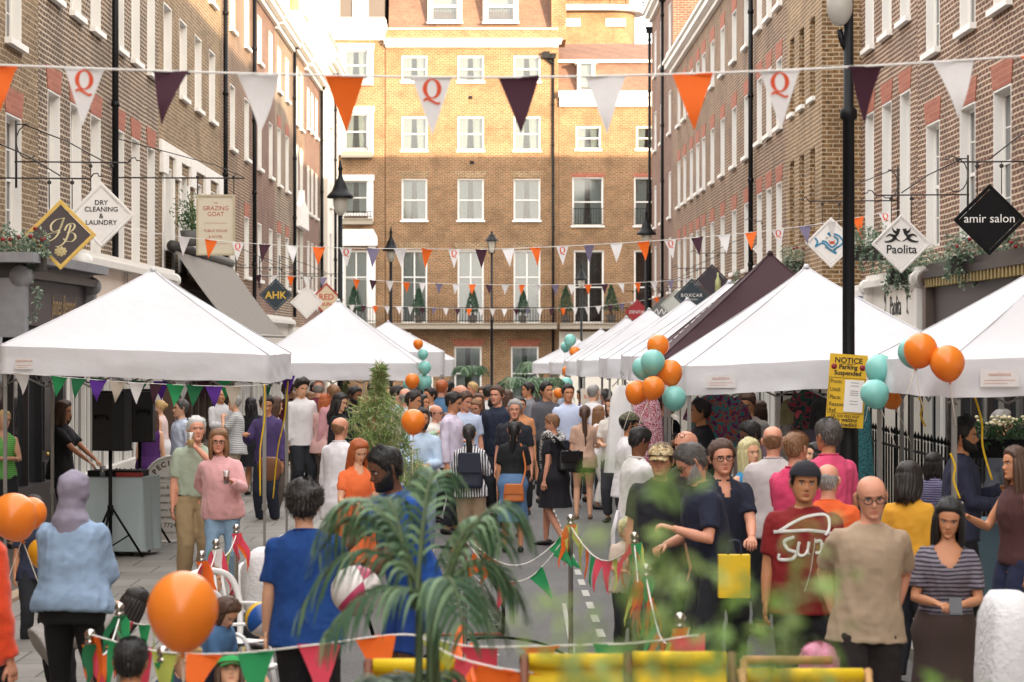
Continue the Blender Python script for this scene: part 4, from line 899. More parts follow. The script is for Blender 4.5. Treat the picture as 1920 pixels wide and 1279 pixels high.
for i, (x, y) in enumerate(((322, 450), (350, 462))):
    p = W(x, y, 50-2*i*0); e = empty('potted_shrub', ('upright green shrub in a pot above the pub awning, left one', 'smaller green shrub in a pot above the pub awning, right one')[i], 'potted plant', (XL+.5, 46.9+i*2.2, 4.35), group='shrubs above the pub awning')
    MB().lathe([(.13, 0), (.18, .3), (.15, .3), (0, .27)], 12).build('pot', P('lead_pot', '#5b5a58', .7), e); rnd = random.Random(i); mb = MB()
    leaves(mb, [(rnd.gauss(0, .12), rnd.gauss(0, .12), .3+abs(rnd.gauss(.25, .18))) for _ in range(500)], .09, rnd, .3, 0, -.8); mb.build('foliage', leafmat('shrub_green', '#3e5f34'), e)
# bamboo in the crowd
def bamboo(px, topy, Y, wpx, label, n=3500):
    p = W(px, topy, Y); g = G(Y); H = p.z-g; hw = wpx*Y/F/2; e = empty('bamboo_plant', label, 'plant', (p.x, Y, g))
    MB().lathe([(.2, 0), (.27, .45), (.24, .45), (0, .42)], 16).build('pot', P('plant_pot', '#6a4a38', .7), e)
    rnd = random.Random(px); mb = MB(); sm = MB()
    for i in range(16):
        a = rnd.random()*6.28; rr = rnd.random()**.7; top = Vector((math.cos(a)*hw*rr, math.sin(a)*hw*rr, H*(1-.42*rr*rnd.uniform(.6, 1.1)))) if i else Vector((0, 0, H))
        sm.tube([(math.cos(a)*.1*rr, math.sin(a)*.1*rr, .4), (top.x*.5, top.y*.5, top.z*.6), top], [.012, .009, .004], 5)
    sm.build('stems', P('bamboo_stem', '#6f7a4a', .6), e)
    k = 0
    while k < n:
        t = rnd.random(); t = t**1.25; z = H*(.25+.75*t); r = hw*(.05 if t > .82 else min(1, (.86-t)*4.2))*(.85+.4*noise.noise(Vector((z*2.4, px, t))))
        a = rnd.random()*6.28; q = rnd.random()**.45
        if noise.noise(Vector((math.cos(a)*2, math.sin(a)*2+z*3, px))) < -.25: continue
        leaves(mb, [(r*q*math.cos(a), r*q*math.sin(a), z)], .11, rnd, .16, rnd.choice((0, 0, 1, 2)), .4); k += 1
    mb.build('foliage', [leafmat('bamboo_leaf', '#7d965a'), leafmat('bamboo_leaf_light', '#a6b878'), leafmat('bamboo_leaf_pale', '#beb78c')], e)
bamboo(712, 688, 27.5, 190, 'tall feathery bamboo in the middle of the left crowd', 6500)
bamboo(650, 700, 44, 90, 'bamboo clump with red tips under the second left tent', 1800)
# ================= palms =================
FR = [leafmat('palm_leaf', '#47664a', .3), leafmat('palm_leaf_light', '#7c9a74', .3)]
def frond(mb, sm, base, az, length, rise, droop, rnd, lw=.035, ll=.34, n=24):
    d = Vector((math.cos(az), math.sin(az), 0)); pts = []
    for i in range(13):
        t = i/12; pts.append(Vector(base)+d*length*(t**1.15)*.75+Vector((0, 0, rise*length*math.sin(t*1.7)-droop*length*t*t*t)))
    sm.tube(pts, [.010*(1-.8*i/12)+.002 for i in range(13)], 5)
    side = d.cross(Vector((0, 0, 1))).normalized()
    for i in range(n):
        t = .20+.80*i/(n-1); f = t*12; a = int(min(f, 11)); p = pts[a].lerp(pts[a+1], f-a); tg = (pts[a+1]-pts[a]).normalized()
        for s_ in (-1, 1):
            L_ = ll*math.sin(math.pi*(.15+.8*t))**.6*rnd.uniform(.85, 1.1); dd = (side*s_*.75+tg*.75+Vector((0, 0, rnd.uniform(.0, .35)))).normalized(); vs = []
            m = 5
            for j in range(m+1):
                q = j/m; c = p+dd*L_*q*(1-.25*q)+Vector((0, 0, -.75*L_*q*q*q**.3)); w_ = lw*math.sin(math.pi*min(1, .12+.88*q))**.7*.5
                wd = tg.cross(dd).normalized(); ac = dd.cross(wd).normalized(); vs += [c-ac*w_, c+ac*w_+wd*.003]
            mb.add(vs, [(2*j, 2*j+1, 2*j+3, 2*j+2) for j in range(m)], int(rnd.random() < .35), True)
def palm(x, Y, zb, label, specs, lw=.035, ll=.34, n=24, stemmat='#4c5c3a', cat='palm'):
    e = empty('potted_palm', label, cat, (x, Y, G(Y))); rnd = random.Random(int(x*100)); mb, sm = MB(), MB()
    MB().lathe([(.17, 0), (.23, .38), (.2, .38), (0, .35)], 18).build('pot', P('wicker_pot', '#5a4634', .8, bump=.4), e)
    for (az, L_, rise, dr, *z_) in specs: frond(mb, sm, (rnd.uniform(-.05, .05), rnd.uniform(-.05, .05), z_[0] if z_ else zb), R(az), L_, rise, dr, rnd, lw, ll, n)
    for i in range(5): a = i*1.3; sm.tube([(.05*math.cos(a), .05*math.sin(a), .33), (.03*math.cos(a), .03*math.sin(a), zb+.05)], [.02, .012], 6)
    mb.build('fronds', FR, e); sm.build('stems', P('palm_stem', stemmat, .6), e); return e
# foreground kentia palm
rnd0 = random.Random(4)
palm((800-VX)*8.4/F, 8.4, 1.66, 'dark green kentia palm in the centre foreground', [(5, .42, 1.05, .4), (22, .40, .6, .5), (180, .62, .50, .5), (168, .5, .95, .4), (198, .55, .25, .4), (75, .4, 1.35, .3), (-70, .4, .5, .6), (-15, .38, .4, .5), (120, .42, 1.1, .4), (150, .6, .7, .4), (45, .42, .9, .4)]+[(a, .42, .45, .6, 1.3) for a in range(80, 290, 24)]+[(a, .24, .6, .4, 1.2) for a in range(-60, 60, 30)]+[(a, .34, .35, .6, 1.0) for a in range(90, 280, 30)], .017, .25, 19)
palm(W(1000, 700, 50).x, 50, 1.5, 'arching pale palm in the middle of the far crowd', [(a, 1.15, .75, .55) for a in (0, 40, 85, 130, 180, 220, 265, 310)], .03, .35, 18)
palm(W(1160-280, 700, 78).x, 78, 1.9, 'small palm beside the last left tent', [(a, .8, .8, .5) for a in (0, 50, 100, 160, 200, 260, 310)], .05, .4, 14)
palm(W(1000, 700, 90).x+.3, 90, 2.0, 'blurry pale green palm in front of the far ground floor window', [(a, 1.3, .6, .5) for a in (0, 45, 100, 150, 180, 230, 300)], .05, .45, 16)
# foreground leafy plant, out of focus
def leafy(px, Y, H, label, n=24, spread=.55, seed=1):
    X = (px-VX)*Y/F; e = empty('leafy_plant', label, 'plant', (X, Y, G(Y))); rnd = random.Random(seed); mb, sm = MB(), MB()
    MB().lathe([(.2, 0), (.25, .4), (.22, .4), (0, .36)], 18).build('pot', P('plant_pot', '#6a4a38', .7), e)
    for i in range(n):
        a = rnd.random()*6.28; rr = spread*rnd.random()**.4; hh = H*(1-.38*(rr/spread)**1.3*rnd.uniform(.5, 1.2)); top = Vector((rr*math.cos(a)*1.25, rr*math.sin(a)*.6, hh))
        pts = catmull([(0, 0, .36), (top.x*.35, top.y*.35, hh*.55), tuple(top)], 5); sm.tube(pts, [.003*(1-.6*k/10)+.001 for k in range(len(pts))], 5)
        for k in range(4, len(pts)):
            for s_ in range(4):
                d = Vector((rnd.gauss(0, 1), rnd.gauss(0, .8), rnd.gauss(.15, .5))).normalized()*rnd.uniform(.035, .10); q = pts[k]+d; sm.tube([pts[k], q], .0011, 4)
                leaves(mb, [pts[k].lerp(q, t) for t in (.5, .7, .85, 1)], .031, rnd, .38, int(rnd.random() < .4), .2)
    mb.build('foliage', [leafmat('fresh_leaf', '#7da050', .25), leafmat('fresh_leaf_light', '#a4bf74', .25)], e); sm.build('stems', P('green_stem', '#6a7b45', .6), e)
leafy(1195, 2.6, 2.48, 'blurred light green leafy plant filling the right foreground', 46, .15, 3)
leafy(1375, 2.8, 2.42, 'second blurred leafy plant, lower, right of the tallest one', 34, .17, 5)
leafy(1060, 2.7, 2.37, 'lowest blurred leafy plant, left of the tallest one', 24, .14, 11)
leafy(1745, 3.0, 2.32, 'low blurred leaves in front of the couple at the bottom right', 6, .14, 8)
# ================= shop fronts =================
XI = {-1: XL, 1: XR}
def shop(side, Y0, Y1, label, fas, lettering=None, lettermat=None, txts=(), zf=(2.95, 3.55), out=.5, base='#e6e3dc', door=None, cons=None, name='shop_front', dark=False):
    g = G((Y0+Y1)/2); X = XL if side < 0 else (XR if Y0 < 43.4 else XS)
    e = empty(name, label, 'shop front', (X, Y0 if side < 0 else Y1, g+.1), R(90 if side < 0 else -90)); L_ = Y1-Y0
    bm_ = P('shop_paint_'+base, base, .45, var=.06, vs=3); fm = P('fascia_'+fas, fas, .5, var=.08, vs=2)
    zf = (zf[0]-.1, zf[1]-.1)
    MB().box(0.02, L_-.02, -out, -.003, zf[0], zf[1]).build('fascia', fm, e)
    mb = MB().box(.0, L_, -out-.16, -.004, zf[1]+.001, zf[1]+.10).box(.04, L_-.04, -out-.08, -.004, zf[1]+.101, zf[1]+.2); mb.build('cornice', bm_, e)
    mb = MB(); n = max(2, int(round(L_/1.15))); st = (L_-.3)/n
    for x in (.0, L_-.22): mb.box(x, x+.22, -.30, -.003, .0, zf[0]-.003)
    mb.box(.22, L_-.22, -.24, -.003, 0, .62)
    for i in range(1, n): mb.box(.15+st*i-.03, .15+st*i+.03, -.18, -.003, .62, zf[0]-.003)
    mb.box(.22, L_-.22, -.17, -.004, 2.15, 2.21); mb.box(.22, L_-.22, -.19, -.004, zf[0]-.1, zf[0]-.003)
    if not dark:
        for i in range(n*2): 
            if i % 2: mb.box(.15+st*i/2-.012, .15+st*i/2+.012, -.15, -.004, .62, 2.15)
    mb.build('window_frame', bm_, e)
    MB().box(.22, L_-.22, -.11, -.10, .62, zf[0]-.1).build('shop_window', DKGLASS, e)
    if door: 
        d = MB().box(door, door+.95, -.20, -.005, .02, 2.1); d.box(door+.1, door+.85, -.22, -.2005, .25, .9); d.box(door+.1, door+.85, -.22, -.2005, 1.05, 2.0); dd = d.build('door', P('door_black', '#17181b', .35), e)
        MB().ell((door+.15, -.25, 1.0), (.03, .03, .03), 8).build('handle', GOLD, dd)
    tb = MB()
    for (t, sz, x, z, kw) in txts: add_text(tb, t, sz, x, z-.1, -out-.006, **kw)
    if tb.v: tb.build('lettering', lettermat or INK, e)
    for x in (.0, L_-.24):
        c = MB().box(x, x+.24, -out-.12, -.0045, zf[0]-.15, zf[1]-.002); c.lathe([(.13, -.004), (.13, .246)], 14, (x, -out-.06, zf[1]+.02), M=Matrix.Rotation(R(90), 3, 'Y')); c.build('console', bm_ if not cons else cons, e)
    return e
OLDW = P('old_lead', '#86868a', .7, var=.25, vs=8)
s1 = shop(-1, 29.2, 34.5, 'dark brown shop front with gold script fascia at the left edge', '#3b3235', out=.62, lettermat=P('gold_script', '#a3885c', .5), zf=(2.85, 3.42), txts=(('James Bernard', .40, 3.3, 3.0, dict(shear=.35, sx=.75)),), base='#2b2625', cons=OLDW, door=4.0, dark=True)
MB().box(-.3, 5.4, -.9, -.1, 3.5, 3.62).build('lead_ledge', OLDW, s1)
s2 = shop(-1, 34.6, 44.6, 'white shop front with black script Aristocrat lettering and glowing tubes', '#e2d2c3', out=.45, zf=(2.95, 3.85), txts=(('Aristocrat', .62, 5.9, 3.2, dict(shear=.25, sx=.8)), ('SPECIALIST', .26, 8.6, 3.35, {}), ('DRY CLEANERS', .2, 8.6, 3.1, {}), ('723 1163', .2, 3.2, 3.05, {})))
tb = MB(); ribbon(tb, sc([(-.1, .1), (.0, .9), (.25, 1.35), (.3, .6), (.1, -.1), (.5, .1), (.55, .6), (.7, 1.55), (.62, .3), (.8, -.1)], .62), .03, -.47); o = tb.build('script_flourish', INK, s2); o.location = (4.2, 0, 3.1)
tb = MB(); add_text(tb, 'DESIGN', .17, 6.6, 3.5, -.458); tb.build('orange_lettering', P('orange_letters', '#d08a35', .6), s2)
s3 = shop(-1, 46.3, 56.9, 'pub front in dark timber under the grey awning', '#4a3a30', out=.2, zf=(3.1, 3.9), base='#5a4538', dark=True)
# awning
e = empty('awning', 'long grey striped fabric awning sloping down over the pub front', 'awning', (XL, 46.5, 0), R(90)); AW = stripes('awning_cloth', '#837d75', '#6d6760', 9, 0, .5)
L_ = 10.3; zt, zb_ = 4.28, 2.62; n = 30; m = 8; vs = []
for i in range(n+1):
    for j in range(m+1):
        q = j/m; vs.append((L_*i/n, -.25-1.25*q, zt+(zb_-zt)*q-.06*math.sin(math.pi*q)+.01*math.sin(i*1.3)))
MB().add(vs, [(i*(m+1)+j, (i+1)*(m+1)+j, (i+1)*(m+1)+j+1, i*(m+1)+j+1) for i in range(n) for j in range(m)], 0, True).build('cloth', AW, e)
n_ = MB(); n_.tube([(0, -.22, zt+.06), (L_, -.22, zt+.06)], .11, 10); n_.build('roller', P('awning_roller', '#3a3836', .6), e)
MB().tube([(0, -1.5, zb_), (L_, -1.5, zb_)], .03, 8).build('front_bar', ALU, e)
for x in (.05, 3.4, 6.8, L_-.05): MB().tube([(x, -.05, 2.9), (x, -1.5, zb_)], .02, 6).build('arm', BLACK, e)
mb = MB()
for x in (2.6, 5.2, 7.8): mb.box(x, x+.05, -1.4, -.3, 0, .01) if False else None
shop(-1, 57.2, 70.0, 'white stucco shop front below the teal diamond sign', '#ddd8cc', zf=(2.9, 3.5))
s = shop(-1, 70.2, 88.5, 'far left shop fronts with red fascia', '#a82f28', zf=(2.8, 3.4), base='#cfcabf')
sP = shop(1, 33.9, 38.8, 'cream shop front with swallows and the name on a white fascia', '#e2ded6', out=.55, zf=(2.82, 3.55), txts=(('Paolita', .42, 2.45, 3.1, dict(sx=.9)),))
tb = MB()
for cx, s_ in ((1.5, -1), (3.45, 1)):
    for st in ([(0, .6), (.05, .3), (.0, .0)], [(0, .3), (.2*s_, .5)], [(.0, .1), (.22*s_, .0)]): ribbon(tb, [(cx+x*.7, 3.0+z*.7) for x, z in sc(st, 1, 4)], .05, -.556, wf=lambda t, dx, dz: 1.5*(1-t)+.2)
tb.build('swallow_print', INK, sP)
sD = shop(1, 26.0, 33.7, 'dark shop front with brass dentils beneath the salon sign', '#3a3233', out=.5, zf=(2.9, 3.5), base='#3a3230', dark=True, cons=P('bronze_console', '#5a4c44', .5))
mb = MB()
for i in range(34): mb.box(.3+i*.21, .3+i*.21+.09, -.64, -.505, 3.28, 3.40)
mb.build('dentils', P('brass', '#a5905c', .4, metal=.5), sD)
shop(1, 39.0, 43.2, 'pale shop front with blue awning behind the lamp pole', '#dcd6cc', out=.4, zf=(2.9, 3.5))
e = empty('awning', 'small folded blue awning beyond the bird sign', 'awning', (XR, 39.2, 0), R(-90)); MB().add([(-3, -.4, 2.95), (0, -.4, 2.95), (0, -1.2, 2.6), (-3, -1.2, 2.6), (0, -1.2, 2.45), (-3, -1.2, 2.45)], [(0, 1, 2, 3), (3, 2, 4, 5)]).build('cloth', P('blue_awning', '#2b4a8c', .7), e)
e.location = (XR, 42.2-3.0, 0)
shop(1, 43.6, 54.4, 'cream stucco shop front under the jutting yellow house', '#d9d2c4', out=.35, zf=(2.9, 3.4))
shop(1, 54.8, 79.0, 'long row of pale shop fronts behind the right tents', '#c9c4ba', zf=(2.85, 3.35), base='#d8d3c8')
# cream house base, dark door and area railings behind the right tents
e = empty('house_base', 'cream stucco ground floor with a dark door behind the right railings', 'house front', (XR, 20, -.03), R(-90))
mb = MB(); mb.box(-5.9, 8, -.12, -.003, 0, 2.75)
for x in (-5.2, -4.1, -3.0, -1.9, 1.4, 2.5, 3.6): mb.box(x, x+.12, -.16, -.1205, .3, 2.6)
mb.build('stucco', CREAM, e); 
d = MB().box(-.9, .2, -.15, -.1205, .1, 2.3); d.box(-.8, -.4, -.17, -.151, 1.3, 2.1); d.build('door', P('door_dark_blue', '#14171f', .4), e)
mb = MB(); mb.box(-1.05, -.905, -.25, -.121, 0, 2.5); mb.box(.205, .35, -.25, -.121, 0, 2.5); mb.box(-1.1, .4, -.3, -.121, 2.501, 2.62); mb.build('door_frame', WHITE, e)
e2_ = empty('railing', 'black spiked area railings behind the right tents', 'railing', (5.55, 17, -.03))
mb = MB(); y = 0
mb.box(-.015, .015, 0, 24, 1.05, 1.08); mb.box(-.015, .015, 0, 24, .15, .18)
mb.build('rail', BLACK, e2_)
bar = MB(); bar.box(-.011, .011, -.011, .011, 0, 1.22); bar.lathe([(.0, 1.22), (.028, 1.26), (.0, 1.34)], 6); bme = bar.mesh('spike_bar', BLACK)
for i in range(99): inst('spike_bar', bme, e2_, (0, i*.235, 0))
# railing facing the viewer under the big right tent
e3_ = empty('railing', 'tall black railings with ball tops behind the big right tent', 'railing', (4.0, 34.2, -.03))
mb = MB(); mb.box(0, 2.5, -.015, .015, 1.75, 1.78); mb.box(0, 2.5, -.015, .015, .2, .23); mb.build('rail', BLACK, e3_)
bar = MB(); bar.box(-.014, .014, -.014, .014, 0, 1.95); bar.ell((0, 0, 1.98), (.045, .045, .045), 10); bme = bar.mesh('spike_bar', BLACK)
for i in range(14): inst('spike_bar', bme, e3_, (.08+i*.18, 0, 0))
MB().box(4.2, 6.5, 36.0, 36.1, -.3, 2.75).build('garden_wall', CREAM); tag(bpy.data.objects['garden_wall'], 'cream wall seen through the tall railings under the right tent', 'wall')
# ================= DJ corner =================
FABT = P('grey_blue_cloth', '#9fadb0', .85, var=.07, vs=3, bump=.2, bs=12)
Y = 28.6; xl, xr = W(152, 0, Y).x, W(284, 0, Y).x
e = empty('table', 'trestle table under the left tent', 'table', ((xl+xr)/2, Y, -.03), R(-8)); L_ = xr-xl
MB().box(-L_/2+.02, L_/2-.02, -.35, .35, .87, .90).build('table_top', P('table_ply', '#8f887c', .6), e)
for sx in (-1, 1):
    for sy in (-1, 1): MB().tube([(sx*(L_/2-.1), sy*.3, 0), (sx*(L_/2-.1), sy*.3, .87)], .015, 8).build('leg', ALU, e)
mb = MB(); n = 140; per = [(-L_/2, -.37), (L_/2, -.37), (L_/2, .37), (-L_/2, .37), (-L_/2, -.37)]; ring = []
for s_ in range(4):
    for j in range(n//4): t = j/(n//4); ring.append((per[s_][0]+(per[s_+1][0]-per[s_][0])*t, per[s_][1]+(per[s_+1][1]-per[s_][1])*t, s_))
m = len(ring); vs = []; rows = 10
for r_ in range(rows):
    q = r_/(rows-1)
    for k, (x, y, s_) in enumerate(ring):
        nx, ny = ((0, -1), (1, 0), (0, 1), (-1, 0))[s_]; w_ = .012+q*.09*max(0, noise.noise(Vector((x*4, y*4, 2))))+q*.03*math.sin(k*.7)*noise.noise(Vector((x, y, 5)))+.03*q
        vs.append((x+nx*w_, y+ny*w_, .915-.85*q))
mb.add(vs, [(r_*m+k, (r_+1)*m+k, (r_+1)*m+(k+1) % m, r_*m+(k+1) % m) for r_ in range(rows-1) for k in range(m)], 0, True); mb.add([(p[0]+0, p[1], .916) for p in ((-L_/2-.012, -.382), (L_/2+.012, -.382), (L_/2+.012, .382), (-L_/2-.012, .382))], [(0, 1, 2, 3)])
o = mb.build('tablecloth', FABT, None, ((xl+xr)/2, Y, -.03), R(-8)); tag(o, 'grey blue cloth draped to the ground over the DJ table', 'tablecloth')
tx = (xl+xr)/2
e = empty('mixer', 'black DJ mixer with a red panel on the cloth covered table', 'DJ mixer', (tx+.05, Y, .89), R(-6)); MB().box(-.35, .3, -.18, .18, 0, .07).build('case', BLK, e)
MB().box(-.0, .32, -.2, -.181, .0, .05).build('red_panel', P('mixer_red', '#8c2a20', .4), e)
mb = MB()
for i in range(10): mb.lathe([(.014, 0), (.012, .02)], 8, (-.3+i*.06, .05*math.sin(i*2), .07))
mb.build('knobs', P('knob_grey', '#7c7c80', .4), e)
e = inst('plastic_cup', MB().lathe([(.028, 0), (.038, .13), (.035, .13), (.026, .004)], 16).mesh('plastic_cup', glassy('cup_plastic', '#e8e8e8', .75)), None, (tx-.12, Y-.25, .89)); tag(e, 'clear plastic cup on the DJ table', 'cup')
def speaker(px, py, hpx, Y, rz, label, stand=True, tilt=0):
    p = W(px, py, Y); k = Y/F; h = hpx*k; w = h*.62; g = -.03
    e = empty('loudspeaker', label, 'speaker', (p.x, Y, p.z-h/2), rz, group='black loudspeakers')
    prof = [(-w*.5, -.0), (w*.5, 0), (w*.5, .18*1), (w*.33, .34), (-w*.33, .34), (-w*.5, .18)]
    mb = MB(); n = len(prof); mb.add([(x, y-.15, 0) for x, y in prof]+[(x, y-.15, h) for x, y in prof], [tuple(range(n-1, -1, -1)), tuple(range(n, 2*n))]+[(i, (i+1) % n, (i+1) % n+n, i+n) for i in range(n)])
    mb.box(-w*.52, w*.52, -.17, .06, -.02, -.001); mb.box(-w*.52, w*.52, -.17, .06, h+.001, h+.03); mb.build('cabinet', P('speaker_shell', '#121214', .5, bump=.2, bs=200), e)
    MB().box(-w*.46, w*.46, -.165, -.151, .04, h-.04).build('grille', P('speaker_grille', '#1b1b1d', .6, bump=.5, bs=400), e)
    MB().tube([(-w*.2, .2, h*.55), (-w*.18, .24, h*.62), (w*.18, .24, h*.62), (w*.2, .2, h*.55)], .015, 6).build('handle', BLK, e)
    if stand:
        zt = p.z-h/2-g; s_ = empty('speaker_stand', 'tripod stand under the '+label, 'tripod stand', (p.x, Y, g), 0, group='speaker tripods')
        MB().tube([(0, 0, .12), (0, 0, zt)], .022, 10).build('pole', BLK, s_); MB().lathe([(.035, .5), (.035, .62)], 10).build('collar', BLK, s_)
        for a in (20, 140, 260): MB().tube([(0, 0, .62), (.38*math.cos(R(a)), .38*math.sin(R(a)), .01)], .014, 7).build('leg', BLK, s_); 
        MB().tube([(.02, 0, .15), (.22*math.cos(R(20)), .22*math.sin(R(20)), .27)], .01, 6).build('brace', BLK, s_)
speaker(207, 790, 104, 27.9, R(160), 'front black loudspeaker seen from behind beside the DJ table')
speaker(262, 780, 92, 29.9, R(200), 'rear black loudspeaker partly hidden by the front one')
# A-board
Y = 30.6; p = W(322, 965, Y); k = Y/F
e = empty('pavement_sign', 'white arched pavement sign listing dry cleaning services', 'sign', (p.x, Y, -.03), R(2)); e.scale = (1.08,)*3; w2 = 50*k/1.08; Ht = .96
arch = [(-w2, 0), (w2, 0), (w2, Ht-.28)]+[(w2*math.cos(t), Ht-.28+w2*.95*math.sin(t)) for t in np.linspace(0, math.pi, 16)][1:]
MB().prism(arch, -.02, .02).build('board', PAPER, e)
mb = MB(); pr = arch[1:]; mb.tube([(x, -.02, z) for x, z in [arch[0]]+arch[:0:-1]], .016, 6); mb.tube([(-w2, -.02, .68), (w2, -.02, .68)], .008, 5); mb.build('frame', P('board_frame', '#d4d2cc', .5), e)
mb = MB()
for i, chh in enumerate('SPECIALIST'): an = R(160-140*i/9); add_text(mb, chh, .085, .21*math.cos(an), .66+.21*math.sin(an), -.023, rot=an-math.pi/2, bold=.002)
for t, sz, z in (('DRY CLEANERS', .042, .71), ('Repairs & Alterations', .055, .60), ('Furnished Shirts', .05, .51), ('Gown & Evening', .05, .425), ('Drapery & Soft Furn.', .05, .34), ('Express Service', .05, .255), ('020 7724 9813', .075, .15), ('All Work Carried Out', .03, .08)): add_text(mb, t, sz, 0, z, -.023)
mb.build('lettering', INK, e)
# ================= foreground furniture =================
BALLW = P('beach_white', '#ded9d6', .4); BALLB = P('beach_blue', '#1c4f96', .35); BALLY = P('beach_yellow', '#e0b020', .35); BALLP = P('beach_pink', '#b53a62', .35)
def beachball(px, py, r, Y, cols, label, rot=(0, 0, 0)):
    p = W(px, py, Y); k = r*Y/F; mb = MB(); n = 24; m = 16; vs = []
    for i in range(m+1):
        ph = math.pi*i/m
        for j in range(n): t = 2*math.pi*j/n; vs.append((k*math.sin(ph)*math.cos(t), k*math.sin(ph)*math.sin(t), k*math.cos(ph)))
    for i in range(m):
        for j in range(n): mb.add([], []); 
    b = len(mb.v); mb.v += vs
    for i in range(m):
        for j in range(n): mb.f.append((i*n+j, (i+1)*n+j, (i+1)*n+(j+1) % n, i*n+(j+1) % n)); mb.m.append((j//(n//6)) % len(cols)); mb.s.append(True)
    o = mb.build('beach_ball', cols, None, tuple(p)); o.rotation_euler = [R(a) for a in rot]; tag(o, label, 'beach ball', 'inflatable beach balls')
beachball(492, 1161, 33, 15.6, [BALLB, BALLW, BALLY], 'blue and white beach ball lying on the road by the white chairs', (20, 40, 50))
beachball(668, 1108, 48, 13.2, [BALLW, BALLP, BALLW], 'pink and white striped beach ball behind the palm leaves', (60, 20, 10))
PLW = P('white_plastic', '#e3e2e0', .35, var=.03)
def chair(px, py, Y, rz, label):
    p = W(px, py, Y); e = empty('plastic_chair', label, 'chair', (p.x, Y, G(Y)), rz, group='white plastic garden chairs')
    n = 8; vs = []
    for i in range(n+1):
        for j in range(n+1): x, y = (i/n-.5)*.44, (j/n-.5)*.42; vs.append((x*(1.05-.1*j/n), y, .43-.02*math.cos(x*6)*math.cos(y*6)-.02*(j/n)))
    MB().add(vs, [(i*9+j, (i+1)*9+j, (i+1)*9+j+1, i*9+j+1) for i in range(n) for j in range(n)], 0, True).add([(x*.97, y*.97, z-.025) for x, y, z in vs], [(i*9+j, i*9+j+1, (i+1)*9+j+1, (i+1)*9+j) for i in range(n) for j in range(n)], 0, True).build('seat', PLW, e)
    mb = MB(); arc = [(-.22, .2, .42), (-.25, .25, .66), (-.20, .29, .84), (-.08, .31, .90), (.08, .31, .90), (.20, .29, .84), (.25, .25, .66), (.22, .2, .42)]
    mb.tube(catmull(arc, 5), .024, 8)
    for x in (-.13, -.065, 0, .065, .13): mb.tube([(x, .215, .43), (x*1.1, .27, .66), (x*.95, .30, .875)], .012, 6, ry=.006)
    mb.build('backrest', PLW, e)
    for s_ in (-1, 1):
        MB().tube(catmull([(s_*.24, .25, .66), (s_*.27, .05, .67), (s_*.27, -.18, .65), (s_*.25, -.22, .42)], 5), .02, 8, ry=.012).build('armrest', PLW, e)
        for sy in (-1, 1): MB().tube([(s_*.20, sy*.18, .42), (s_*.25, sy*.24, 0)], [.03, .018], 8, ry=.014).build('leg', PLW, e)
chair(452, 1080, 16.2, R(65), 'white plastic chair draped with ribbons in front of the pink jumper woman')
chair(432, 1080, 17.6, R(40), 'white plastic chair behind the first ribbon draped one')
chair(520, 1000, 21.0, R(-30), 'white plastic chair covered by a quilted blanket')
def clothlump(name, px, py, Y, w, h, d, mat, label, cat, seed=0, zf=None):
    p = W(px, py, Y); z0 = G(Y) if zf is None else G(Y)+zf; n = 20; m = 14; vs = []
    for i in range(m+1):
        ph = math.pi*i/m/1.0
        for j in range(n):
            t = 2*math.pi*j/n; sx = abs(math.cos(t))**.6*math.copysign(1, math.cos(t)); sy = abs(math.sin(t))**.6*math.copysign(1, math.sin(t)); s_ = math.sin(ph)**.45
            f = 1+.14*noise.noise(Vector((math.cos(t)*2, math.sin(t)*2, i*.4+seed)))
            vs.append((w/2*s_*sx*f, d/2*s_*sy*f, h/2-h/2*math.cos(ph)*1))
    mb = MB().add(vs, [(i*n+j, i*n+(j+1) % n, (i+1)*n+(j+1) % n, (i+1)*n+j) for i in range(m) for j in range(n)], 0, True)
    o = mb.build(name, mat, None, (p.x, Y, z0)); tag(o, label, cat); return o
QW = P('quilted_white', '#dcdcde', .8, var=.06, bump=.6, bs=30)
clothlump('blanket', 520, 1000, 20.4, .62, .62, .5, QW, 'white quilted blanket heaped over a chair left of the blue shirt', 'blanket', 1, .25)
clothlump('covered_table', 1890, 1170, 13.2, .32, 1.24, .6, QW, 'white cloth covered block at the lower right beside the striped woman', 'covered table', 2)
clothlump('bag', 505, 850, 30, .3, .3, .2, P('brown_paper', '#8a5c42', .7), 'brown paper shopping bag standing on an easel leg by the second tent', 'bag', 3, .9)
beachball(1893, 1150, 42, 13.6, [P('b_green', '#2f9e52', .35), P('b_red', '#c9403a', .35), P('b_yel', '#e0c030', .35)], 'green and red beach ball behind the white covered block', (40, 10, 0))
